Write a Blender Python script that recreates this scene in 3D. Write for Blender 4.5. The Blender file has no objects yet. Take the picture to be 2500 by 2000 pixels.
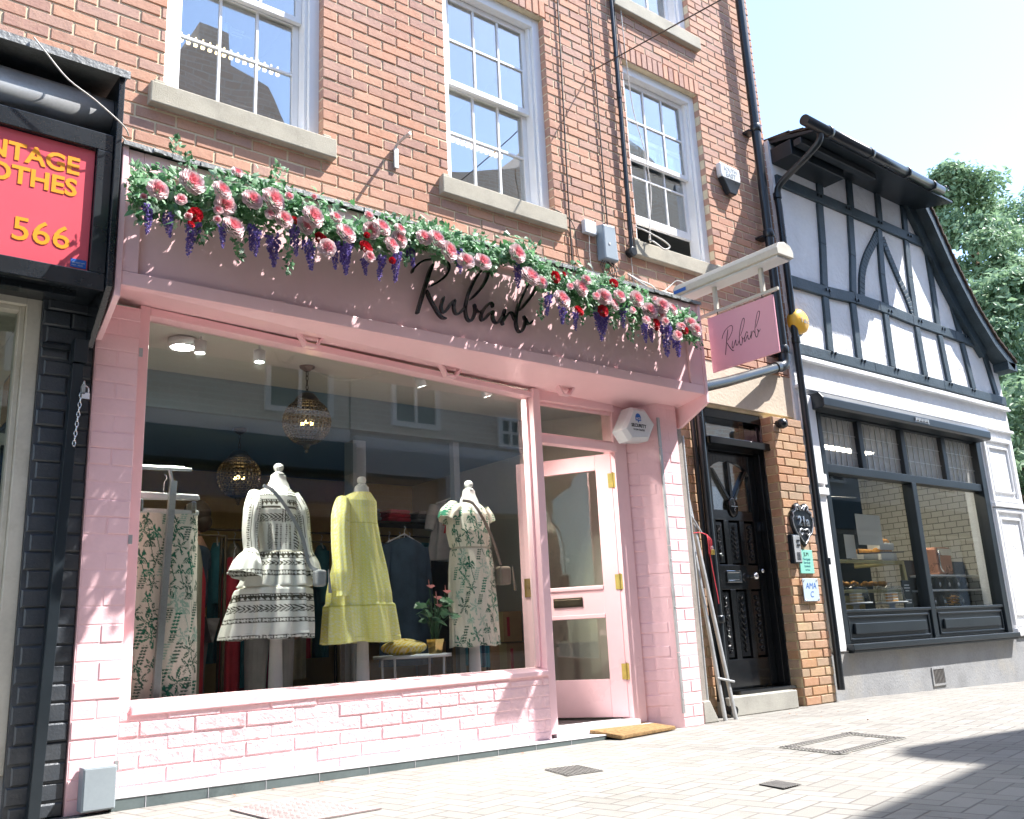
import bpy, math, random
import numpy as np
from mathutils import Vector, Matrix
random.seed(7); rng = np.random.default_rng(7)
PI = math.pi
SC = bpy.context.scene
COL = SC.collection

# ------------------------------------------------------------------ camera
CAM = Vector((0.0, -5.0, 0.68)); FPX = 2229.0
def cam_matrix(y, p, r):
    f = Vector((math.sin(y)*math.cos(p), math.cos(y)*math.cos(p), math.sin(p)))
    rt = Vector((math.cos(y), -math.sin(y), 0)); up = rt.cross(f)
    rt2 = math.cos(r)*rt + math.sin(r)*up; up2 = -math.sin(r)*rt + math.cos(r)*up
    return rt2, up2, f
RT, UP, FW = cam_matrix(0.67725, 0.245357, -0.0485288)
cd = bpy.data.cameras.new('camera'); cam = bpy.data.objects.new('camera', cd); COL.objects.link(cam)
cam.matrix_world = Matrix(((RT.x, UP.x, -FW.x, CAM.x), (RT.y, UP.y, -FW.y, CAM.y), (RT.z, UP.z, -FW.z, CAM.z), (0, 0, 0, 1)))
cd.sensor_width = 36.0; cd.lens = FPX/2500*36.0; cd.clip_end = 500; cd.clip_start = 0.05
SC.camera = cam
# ------------------------------------------------------------------ world, sun, exposure
SUN_TO = Vector((1.75, -1.0, 2.85)).normalized()
w = bpy.data.worlds.new('World'); SC.world = w; w.use_nodes = True
nt = w.node_tree; bgn = nt.nodes['Background']
sky = nt.nodes.new('ShaderNodeTexSky'); sky.sky_type = 'NISHITA'; sky.sun_disc = False
sky.sun_elevation = math.asin(SUN_TO.z); sky.sun_rotation = math.atan2(SUN_TO.x, SUN_TO.y)
sky.air_density = 1.0; sky.dust_density = 0.45; sky.ozone_density = 1.7
nt.links.new(sky.outputs[0], bgn.inputs[0]); bgn.inputs[1].default_value = 0.096
sl = bpy.data.lights.new('sun', 'SUN'); sl.energy = 2.9; sl.angle = math.radians(0.5); sl.color = (1.0, 0.965, 0.93)
sun = bpy.data.objects.new('sun', sl); COL.objects.link(sun)
sun.rotation_euler = SUN_TO.to_track_quat('Z', 'Y').to_euler(); sun.location = (8, -6, 14)
vs = SC.view_settings; vs.view_transform = 'Standard'; vs.look = 'None'; vs.exposure = 2.38; vs.gamma = 1.0
SC.cycles.max_bounces = 10; SC.cycles.transparent_max_bounces = 24; SC.cycles.use_denoising = True
SC.cycles.sample_clamp_indirect = 6.0; SC.cycles.caustics_reflective = False

# ------------------------------------------------------------------ measuring: photo pixel -> point on a plane of the street
def ray(px, py):
    return RT*((px-1250)/FPX) - UP*((py-1000)/FPX) + FW
def pY(px, py, y=0.0):
    r = ray(px, py); return CAM + r*((y-CAM.y)/r.y)
def pG(px, py, z=0.0):
    r = ray(px, py); return CAM + r*((z-CAM.z)/r.z)
def pX(px, py, x):
    r = ray(px, py); return CAM + r*(x/r.x)
K = 0.3942
OFF = dict(A=(0, 0), B=(830, 0), C=(1660, 0), D=(0, 660), E=(830, 660), H=(1660, 660), F=(0, 1320), G=(830, 1320), I=(1660, 1320))
def zq(n, x, y): return (OFF[n][0]+x*K, OFF[n][1]+y*K)

# ------------------------------------------------------------------ node helper
class NT:
    def __init__(s, mat): s.t = mat.node_tree; s.n = s.t.nodes; s.l = s.t.links
    def put(s, inp, v):
        if v is None: return
        if isinstance(v, bpy.types.NodeSocket): s.l.new(v, inp)
        else:
            if isinstance(v, tuple) and len(v) == 3 and inp.type == 'RGBA': v = (*v, 1)
            inp.default_value = v
    def new(s, t, **kw):
        n = s.n.new(t)
        for k, v in kw.items():
            if k.startswith('_'): setattr(n, k[1:], v)
        return n
    def m(s, op, a, b=None, c=None, clamp=False):
        n = s.n.new('ShaderNodeMath'); n.operation = op; n.use_clamp = clamp
        s.put(n.inputs[0], a); s.put(n.inputs[1], b); s.put(n.inputs[2], c); return n.outputs[0]
    def mix(s, f, a, b, mode='MIX'):
        n = s.n.new('ShaderNodeMix'); n.data_type = 'RGBA'; n.blend_type = mode
        s.put(n.inputs[0], f); s.put(n.inputs[6], a); s.put(n.inputs[7], b); return n.outputs[2]
    def noise(s, scale, vec=None, detail=4, rough=.55):
        n = s.n.new('ShaderNodeTexNoise'); n.inputs['Scale'].default_value = scale
        n.inputs['Detail'].default_value = detail; n.inputs['Roughness'].default_value = rough
        if vec is not None: s.l.new(vec, n.inputs['Vector'])
        return n.outputs[0]
    def pos(s): return s.n.new('ShaderNodeNewGeometry').outputs['Position']
    def obj(s): return s.n.new('ShaderNodeTexCoord').outputs['Object']
    def sep(s, v):
        n = s.n.new('ShaderNodeSeparateXYZ'); s.l.new(v, n.inputs[0]); return n.outputs
    def comb(s, x, y, z=0.0):
        n = s.n.new('ShaderNodeCombineXYZ'); s.put(n.inputs[0], x); s.put(n.inputs[1], y); s.put(n.inputs[2], z); return n.outputs[0]
    def ramp(s, f, pts, mode='LINEAR'):
        n = s.n.new('ShaderNodeValToRGB'); n.color_ramp.interpolation = mode
        e = n.color_ramp.elements
        while len(e) > 1: e.remove(e[-1])
        e[0].position = pts[0][0]; e[0].color = (*pts[0][1], 1)
        for p, c in pts[1:]:
            k = e.new(p); k.color = (*c, 1)
        s.put(n.inputs[0], f); return n.outputs[0]
    def bump(s, h, strength=.3, dist=.01):
        n = s.n.new('ShaderNodeBump'); n.inputs['Strength'].default_value = strength; n.inputs['Distance'].default_value = dist
        s.l.new(h, n.inputs['Height']); return n.outputs[0]
MATS = {}
def mat0(name):
    m = bpy.data.materials.new(name); m.use_nodes = True; MATS[name] = m
    return m, NT(m), m.node_tree.nodes['Principled BSDF']
def setp(N, b, color=None, rough=None, metal=None, spec=None, normal=None, coat=None, sub=None):
    for k, v in (('Base Color', color), ('Roughness', rough), ('Metallic', metal), ('Specular IOR Level', spec), ('Normal', normal), ('Coat Weight', coat)):
        if v is not None: N.put(b.inputs[k], v)
def mat(name, c, rough=.5, metal=0., spec=.5, var=.12, vs_=3., bs=None, bstr=.2, bdist=.004, coat=None, dirt=None):
    """paint-like material: base colour with a low-frequency and a fine variation, fine bump"""
    m, N, b = mat0(name); p = N.pos()
    n1 = N.noise(vs_, p, 5); n2 = N.noise(vs_*14, p, 3)
    f = N.m('MULTIPLY_ADD', n1, .7, N.m('MULTIPLY', n2, .3))
    lo = tuple(max(0, x*(1-var*1.6)) for x in c); hi = tuple(min(1, x*(1+var*1.2)) for x in c)
    col = N.ramp(f, [(.3, lo), (.5, c), (.7, hi)])
    if dirt:
        d = N.noise(1.7, p, 8, .7); fm = N.ramp(d, [(.5, (0, 0, 0)), (.72, (1, 1, 1))])
        col = N.mix(N.m('MULTIPLY', fm, dirt[1]), col, dirt[0])
    nm = N.bump(N.noise(bs, p, 4), bstr, bdist) if bs else None
    rr = N.m('MULTIPLY_ADD', n1, .18, rough-.09)
    setp(N, b, col, rr, metal, spec, nm, coat)
    return m
def glass(name, tint=(1, 1, 1), wav=.0, rough=.0, base=.045, mask=None):
    """a real pane: transparent plus a Schlick reflection on each of its two faces"""
    m, N, b = mat0(name); N.n.remove(b)
    out = N.n['Material Output']
    tr = N.n.new('ShaderNodeBsdfTransparent'); tr.inputs[0].default_value = (*tint, 1)
    gl = N.n.new('ShaderNodeBsdfGlossy'); gl.inputs['Roughness'].default_value = rough
    lw = N.n.new('ShaderNodeLayerWeight'); lw.inputs[0].default_value = .5
    if wav:
        nb = N.bump(N.noise(1.6, N.pos(), 1), 1.0, wav); N.l.new(nb, gl.inputs['Normal'])
    R = N.m('MULTIPLY_ADD', N.m('POWER', lw.outputs['Facing'], 5), 1-base, base)
    mx = N.n.new('ShaderNodeMixShader'); N.l.new(R, mx.inputs[0]); N.l.new(tr.outputs[0], mx.inputs[1]); N.l.new(gl.outputs[0], mx.inputs[2])
    N.l.new(mx.outputs[0], out.inputs[0]); return m
def emit(name, c, s):
    m, N, b = mat0(name); b.inputs['Base Color'].default_value = (*c, 1)
    b.inputs['Emission Color'].default_value = (*c, 1); b.inputs['Emission Strength'].default_value = s; return m
def brick_mat(name, cols, mort, rough=.9, spec=.25, pit=.5):
    """per-brick colour from the loose island each brick is"""
    m, N, b = mat0(name); p = N.pos()
    g = N.n.new('ShaderNodeNewGeometry'); r = g.outputs['Random Per Island']
    n = len(cols); c = N.ramp(r, [(i/n, k) for i, k in enumerate(cols)], 'CONSTANT')
    fine = N.noise(95, p, 5, .7); mid = N.noise(18, p, 4, .6); big = N.noise(1.1, p, 3)
    c = N.mix(N.m('MULTIPLY', N.ramp(fine, [(.52, (0, 0, 0)), (.75, (1, 1, 1))]), pit), c, (.16, .07, .05))
    c = N.mix(N.ramp(mid, [(.35, (0, 0, 0)), (.7, (.4, .4, .4))]), c, (.53, .34, .24))
    c = N.mix(N.ramp(big, [(.42, (0, 0, 0)), (.75, (.45, .45, .45))]), c, (.54, .36, .28))
    sq = N.sep(p); st = N.noise(1.0, N.comb(N.m('MULTIPLY', sq[0], 5.), sq[1], N.m('MULTIPLY', sq[2], .9)), 6, .65)
    c = N.mix(N.ramp(st, [(.52, (0, 0, 0)), (.78, (.32, .32, .32))]), c, (.26, .18, .14))
    setp(N, b, c, rough, 0, spec, N.bump(N.m('ADD', fine, N.m('MULTIPLY', mid, 1.5)), .55, .004))
    mm = mat(name+'_mortar', mort, .95, 0, .2, .15, 6, 160, .5, .003)
    return [m, mm]

# materials ---------------------------------------------------------------
RED = brick_mat('red_brick', [(.45, .235, .165), (.50, .265, .18), (.43, .24, .18), (.53, .29, .195), (.41, .25, .205), (.47, .25, .175), (.52, .265, .175), (.42, .26, .21), (.55, .32, .22), (.38, .22, .18), (.48, .27, .195)], (.66, .56, .39))
OCH = brick_mat('ochre_brick', [(.44, .25, .13), (.38, .25, .16), (.46, .31, .18), (.42, .23, .13), (.36, .27, .18), (.46, .28, .17), (.46, .34, .20)], (.55, .45, .27))
M = {}
M['pinkbrick'] = mat('pink_masonry_paint', (.86, .555, .575), .6, 0, .35, .05, 3, 60, .35, .004)
M['riser'] = mat('pink_riser_paint', (.84, .56, .58), .6, 0, .35, .05, 3, 26, .8, .014, dirt=((.55, .42, .38), .25))
M['pink'] = mat('pink_gloss_paint', (.92, .60, .62), .3, 0, .5, .03, 1.5, 25, .06, .002)
M['pinksign'] = mat('pink_sign_vinyl', (.74, .37, .43), .3, 0, .5, .02, 1.5)
M['blackbrick'] = mat('black_masonry_paint', (.042, .050, .060), .42, 0, .6, .2, 4, 70, .55, .004, dirt=((.2, .19, .18), .25))
M['black'] = mat('black_gloss_paint', (.014, .018, .022), .24, 0, .6, .2, 3, 30, .08, .002)
M['blackdoor'] = mat('black_door_paint', (.010, .011, .012), .13, 0, .6, .2, 3, 18, .10, .003)
M['bakblack'] = mat('blue_black_paint', (.011, .017, .022), .38, 0, .5, .15, 3, 30, .1, .003)
M['timber'] = mat('blue_black_timber', (.030, .050, .064), .55, 0, .4, .3, 5, 45, .5, .006, dirt=((.14, .16, .18), .35))
M['white'] = mat('white_gloss_paint', (.80, .80, .80), .35, 0, .5, .03, 3, 20, .05, .002)
M['cream'] = mat('old_cream_paint', (.56, .53, .45), .5, 0, .4, .1, 3, 30, .15, .003, dirt=((.28, .24, .16), .65))
M['render'] = mat('white_render', (.82, .83, .84), .85, 0, .2, .05, 2, 9, .8, .03)
M['beige'] = mat('beige_render', (.56, .48, .38), .9, 0, .2, .08, 2, 35, .5, .008, dirt=((.38, .30, .22), .5))
M['stone'] = mat('sill_concrete', (.40, .37, .30), .9, 0, .2, .15, 6, 130, .6, .004, dirt=((.3, .27, .2), .5))
M['concrete'] = mat('concrete', (.36, .35, .31), .92, 0, .2, .15, 5, 110, .5, .004)
M['plinth'] = mat('grey_render', (.30, .305, .31), .85, 0, .3, .15, 3, 50, .5, .006, dirt=((.42, .38, .30), .5))
M['tile'] = mat('grey_tile', (.12, .15, .15), .3, 0, .5, .15, 4, 20, .05, .002)
M['ledge'] = mat('pale_ledge_paint', (.62, .60, .62), .6, 0, .4, .06, 2.5, 30, .2, .003)
M['lead'] = mat('lead_flashing', (.20, .21, .21), .5, .3, .5, .3, 8, 40, .6, .008)
M['steel'] = mat('brushed_steel', (.42, .43, .44), .38, .8, .5, .1, 5)
M['roller'] = mat('shutter_aluminium', (.46, .47, .48), .34, .25, .5, .12, 5)
M['galv'] = mat('galvanised_steel', (.46, .47, .47), .45, .55, .5, .15, 8, 60, .2, .002)
M['chrome'] = mat('chrome', (.75, .75, .76), .08, 1., .5, .02, 3)
M['brass'] = mat('brass', (.55, .38, .10), .3, .9, .5, .2, 12)
M['darkmetal'] = mat('dark_bronze', (.07, .055, .035), .4, .7, .5, .2, 12)
M['plastic'] = mat('white_plastic', (.60, .62, .64), .4, 0, .5, .04, 5)
M['greyplastic'] = mat('grey_plastic', (.25, .30, .34), .45, 0, .5, .06, 5)
M['greybox'] = mat('grey_cabinet_paint', (.27, .31, .33), .5, 0, .4, .05, 6)
M['blackplastic'] = mat('black_plastic', (.012, .016, .02), .3, 0, .5, .1, 3)
M['cable'] = mat('brown_cable', (.05, .035, .025), .5, 0, .4, .1, 3)
M['wcable'] = mat('white_cable', (.55, .53, .48), .5, 0, .4, .1, 3)
M['greywood'] = mat('weathered_wood', (.30, .27, .24), .8, 0, .3, .2, 7, 60, .5, .004)
M['tileroof'] = mat('clay_roof_tile', (.075, .055, .045), .9, 0, .2, .4, 9, 60, .6, .006)
M['signred'] = mat('sign_red', (.66, .09, .12), .3, 0, .5, .03, 2)
M['signyellow'] = mat('sign_yellow', (.82, .30, .01), .4, 0, .4, .02, 2)
M['blue'] = mat('label_blue', (.015, .11, .42), .4, 0, .4, .03, 2)
M['letter'] = mat('black_acrylic', (.008, .007, .010), .12, 0, .6, .1, 3)
M['yellow'] = mat('yellow_plastic', (.82, .46, .05), .4, 0, .4, .05, 3)
M['mint'] = mat('mint_acrylic', (.25, .58, .48), .3, 0, .5, .03, 3)
M['paleblue'] = mat('pale_blue_acrylic', (.48, .58, .66), .25, 0, .5, .03, 3)
M['mannequin'] = mat('mannequin_white', (.74, .73, .72), .5, 0, .4, .02, 3)
M['wall_in'] = mat('cream_interior', (.56, .55, .48), .85, 0, .2, .04, 2)
M['wall_yellow'] = mat('warm_back_wall', (.46, .34, .14), .85, 0, .2, .1, 2)
M['ceil_in'] = mat('ceiling_paint', (.50, .49, .45), .85, 0, .2, .03, 2)
M['ceil_blue'] = mat('ceiling_dark', (.13, .20, .25), .8, 0, .2, .05, 2)
M['floor_in'] = mat('dark_floor', (.07, .06, .06), .5, 0, .4, .2, 4)
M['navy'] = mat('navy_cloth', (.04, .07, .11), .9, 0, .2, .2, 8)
M['greycloth'] = mat('grey_cloth', (.16, .16, .17), .9, 0, .2, .15, 8)
M['palegrey'] = mat('pale_grey_cloth', (.34, .35, .37), .9, 0, .2, .1, 8)
M['redcloth'] = mat('red_cloth', (.42, .03, .05), .85, 0, .2, .2, 8)
M['magenta'] = mat('magenta_cloth', (.36, .03, .14), .85, 0, .2, .2, 8)
M['teal'] = mat('teal_cloth', (.03, .15, .20), .85, 0, .2, .2, 8)
M['khaki'] = mat('khaki_cloth', (.22, .21, .16), .9, 0, .2, .2, 8)
M['taupe'] = mat('taupe_leather', (.22, .17, .13), .5, 0, .4, .1, 8)
M['skin'] = mat('skin', (.42, .24, .16), .55, 0, .4, .05, 8)
M['hair'] = mat('dark_hair', (.035, .022, .014), .6, 0, .3, .2, 30)
M['card'] = mat('cardboard', (.34, .22, .11), .85, 0, .2, .1, 5)
M['coir'] = mat('coir', (.30, .19, .09), 1., 0, .1, .3, 40, 220, 1., .012)
M['gold'] = mat('gold_pot', (.72, .50, .20), .22, .9, .5, .03, 3)
M['leafdark'] = mat('plant_leaf', (.04, .10, .045), .45, 0, .4, .3, 10)
M['pinkflower'] = mat('pink_spathe', (.62, .22, .2), .4, 0, .4, .1, 6)
M['rusty'] = mat('rusty_plate', (.30, .24, .23), .75, .2, .3, .15, 9, 80, .4, .004)
M['iron'] = mat('cast_iron', (.17, .16, .15), .7, .3, .4, .2, 12, 80, .4, .003)
M['hole'] = mat('dark_hole', (.006, .006, .006), .9, 0, .1, .1, 3)
M['paper'] = mat('paper', (.62, .62, .60), .8, 0, .2, .03, 5)
M['pastry'] = mat('golden_pastry', (.50, .24, .05), .6, 0, .3, .3, 18, 60, .5, .006)
M['cake'] = mat('cake_sponge', (.60, .42, .22), .8, 0, .2, .15, 30)
M['icing'] = mat('icing', (.75, .72, .66), .6, 0, .3, .04, 5)
M['ceramic'] = mat('white_ceramic', (.78, .78, .78), .2, 0, .5, .02, 3)
M['copper'] = mat('copper', (.50, .24, .16), .3, .6, .5, .05, 3)
M['counterbrass'] = mat('counter_frame', (.42, .36, .16), .4, .5, .5, .1, 3)
M['ropered'] = mat('red_rope', (.62, .07, .09), .8, 0, .2, .2, 60)
M['dry'] = mat('dry_leaf', (.30, .11, .04), .8, 0, .2, .3, 30)
M['bark'] = mat('bark', (.10, .075, .05), .95, 0, .1, .3, 6, 18, .8, .02)
M['shopgrey'] = mat('grey_fascia_paint', (.48, .51, .54), .6, 0, .4, .03, 2)
M['shopred'] = mat('coral_fascia_paint', (.68, .18, .18), .6, 0, .4, .03, 2)
M['awning'] = mat('navy_awning', (.05, .11, .16), .8, 0, .2, .1, 2)
M['slate'] = mat('slate_roof', (.12, .13, .14), .8, 0, .3, .2, 6, 20, .5, .01)
M['glass'] = glass('shop_glass', (.92, .96, .95), 0.0, base=.075)
M['oldglass'] = glass('sash_glass', (.90, .95, .96), .004, base=.34)
M['doorglass'] = glass('door_glass', (.95, .96, .93), 0.0, base=.06)
M['clear'] = glass('clear_plastic', (.96, .98, .98), 0.0, base=.06)
M['lamp'] = emit('spot_lamp_glow', (1, .95, .85), 30.)
M['bead_lit'] = emit('lit_bead', (1, .62, .2), 3.)

def brick_tex(name, c1, c2, mort, bw, bh, ms, rough=.9, axis='XZ', bumpd=.006):
    m, N, b = mat0(name); s = N.sep(N.pos())
    v = N.comb(N.m('ADD', s[0], s[1]) if axis == 'XZ' else s[1], s[2], 0)
    t = N.n.new('ShaderNodeTexBrick'); N.l.new(v, t.inputs['Vector'])
    t.inputs['Scale'].default_value = 1.; t.inputs['Brick Width'].default_value = bw; t.inputs['Row Height'].default_value = bh
    t.inputs['Mortar Size'].default_value = ms; t.inputs['Mortar Smooth'].default_value = .2
    t.inputs['Color1'].default_value = (*c1, 1); t.inputs['Color2'].default_value = (*c2, 1); t.inputs['Mortar'].default_value = (*mort, 1)
    setp(N, b, t.outputs['Color'], rough, 0, .3, N.bump(N.m('SUBTRACT', 1.0, t.outputs['Fac']), .7, bumpd)); return m
M['oppbrick'] = brick_tex('brown_brick_wall', (.54, .42, .33), (.62, .50, .41), (.64, .59, .52), .22, .075, .008)
M['whitetile'] = brick_tex('white_wall_tile', (.44, .42, .36), (.48, .46, .40), (.16, .15, .13), .155, .078, .005, .3)

def paving():
    m, N, b = mat0('block_paving'); p = N.pos()
    nn = N.n.new('ShaderNodeTexNoise'); nn.inputs['Scale'].default_value = 2.2; N.l.new(p, nn.inputs['Vector'])
    mp = N.n.new('ShaderNodeMapping'); mp.inputs['Rotation'].default_value = (0, 0, math.radians(-10)); N.l.new(p, mp.inputs[0])
    va = N.n.new('ShaderNodeVectorMath'); va.operation = 'MULTIPLY_ADD'; va.inputs[1].default_value = (.012, .012, 0)
    N.l.new(nn.outputs['Color'], va.inputs[0]); N.l.new(mp.outputs[0], va.inputs[2])
    s = N.sep(va.outputs[0]); W = .104
    x = N.m('DIVIDE', s[0], W); y = N.m('DIVIDE', s[1], W)
    i = N.m('FLOOR', x); j = N.m('FLOOR', y); fx = N.m('SUBTRACT', x, i); fy = N.m('SUBTRACT', y, j)
    d = N.m('SUBTRACT', i, j); q = N.m('SUBTRACT', d, N.m('MULTIPLY', N.m('FLOOR', N.m('DIVIDE', d, 4.)), 4.))
    def eq(k): return N.m('COMPARE', q, float(k), .1)
    L = fx; Rr = N.m('SUBTRACT', 1., fx); B = fy; T = N.m('SUBTRACT', 1., fy); big = 9.
    def sel(cond, dist): return N.m('ADD', dist, N.m('MULTIPLY', cond, big))   # cond=1 -> not a joint
    e0, e1, e2, e3 = eq(0), eq(1), eq(2), eq(3)
    dist = N.m('MINIMUM', N.m('MINIMUM', sel(e1, L), sel(e0, Rr)), N.m('MINIMUM', sel(e2, B), sel(e3, T)))
    bi = N.m('SUBTRACT', i, e1); bj = N.m('SUBTRACT', j, e2)
    wn = N.n.new('ShaderNodeTexWhiteNoise'); wn.noise_dimensions = '2D'; N.l.new(N.comb(bi, bj), wn.inputs['Vector'])
    jw = N.noise(7, p, 3); lim = N.m('MULTIPLY_ADD', jw, .11, .02)
    joint = N.m('SUBTRACT', 1., N.m('DIVIDE', dist, lim), clamp=True)
    col = N.ramp(wn.outputs['Value'], [(0, (.145, .138, .124)), (.5, (.182, .173, .155)), (1, (.22, .21, .19))])
    sp = N.noise(260, p, 3, .8); col = N.mix(N.ramp(sp, [(.42, (0, 0, 0)), (.72, (.8, .8, .8))]), col, (.30, .288, .262))
    col = N.mix(N.ramp(sp, [(.25, (.7, .7, .7)), (.42, (0, 0, 0))]), col, (.12, .115, .11))
    big_ = N.noise(.8, p, 6); col = N.mix(N.ramp(big_, [(.4, (0, 0, 0)), (.7, (.5, .5, .5))]), col, (.23, .219, .197))
    gv = N.n.new('ShaderNodeTexVoronoi'); gv.inputs['Scale'].default_value = 3.1; N.l.new(p, gv.inputs['Vector'])
    gum = N.ramp(gv.outputs['Distance'], [(.0, (.75, .75, .75)), (.035, (.6, .6, .6)), (.05, (0, 0, 0))]); col = N.mix(gum, col, (.10, .095, .09))
    stn = N.noise(1.9, p, 9, .72); col = N.mix(N.ramp(stn, [(.56, (0, 0, 0)), (.70, (.55, .55, .55))]), col, (.13, .12, .105))
    fillj = N.noise(1.4, p, 4); jf = N.m('MULTIPLY', joint, N.ramp(fillj, [(.3, (1, 1, 1)), (.72, (.35, .35, .35))]))
    col = N.mix(jf, col, (.07, .06, .055))
    h = N.m('SUBTRACT', N.m('MULTIPLY', sp, .25), joint)
    setp(N, b, col, .85, 0, .3, N.bump(h, .6, .004)); return m
M['paving'] = paving()

def leaf_mat(name, cols, trans=.35, rough=.5):
    m, N, b = mat0(name); g = N.n.new('ShaderNodeNewGeometry'); r = g.outputs['Random Per Island']
    c = N.ramp(r, [(i/max(1, len(cols)-1), k) for i, k in enumerate(cols)])
    c = N.mix(N.m('MULTIPLY', N.noise(40, N.pos(), 3), .35), c, tuple(x*.6 for x in cols[0]))
    setp(N, b, c, rough, 0, .35)
    tl = N.n.new('ShaderNodeBsdfTranslucent'); N.l.new(c, tl.inputs[0])
    mx = N.n.new('ShaderNodeMixShader'); mx.inputs[0].default_value = trans
    N.l.new(b.outputs[0], mx.inputs[1]); N.l.new(tl.outputs[0], mx.inputs[2]); N.l.new(mx.outputs[0], N.n['Material Output'].inputs[0]); return m
M['ivy'] = leaf_mat('ivy_leaf', [(.05, .14, .05), (.08, .22, .08), (.13, .33, .14), (.20, .42, .19), (.42, .58, .42), (.06, .17, .07)])
M['treeleaf'] = leaf_mat('tree_leaf', [(.15, .24, .13), (.23, .35, .19), (.33, .46, .29), (.20, .31, .18)], .4)
M['rose_out'] = leaf_mat('rose_outer_petal', [(.90, .74, .74), (.92, .82, .81)], .2)
M['rose_mid'] = leaf_mat('rose_inner_petal', [(.88, .54, .55), (.90, .64, .65)], .2)
M['rose_in'] = leaf_mat('rose_heart_petal', [(.84, .26, .32), (.88, .40, .43)], .2)
M['rose_red'] = leaf_mat('red_rose_petal', [(.50, .008, .018), (.68, .03, .05)], .25)
M['wist'] = leaf_mat('wisteria_petal', [(.10, .06, .26), (.20, .14, .46), (.40, .33, .68), (.14, .08, .34), (.28, .20, .56)], .3)
def vcol_mat(name, rough=.85, trans=.0, bs=None):
    m, N, b = mat0(name); a = N.n.new('ShaderNodeVertexColor'); a.layer_name = 'Col'
    setp(N, b, a.outputs[0], rough, 0, .2, N.bump(N.noise(60, N.pos(), 3), .3, .002)); return m
M['cloth'] = vcol_mat('printed_cloth')

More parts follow.
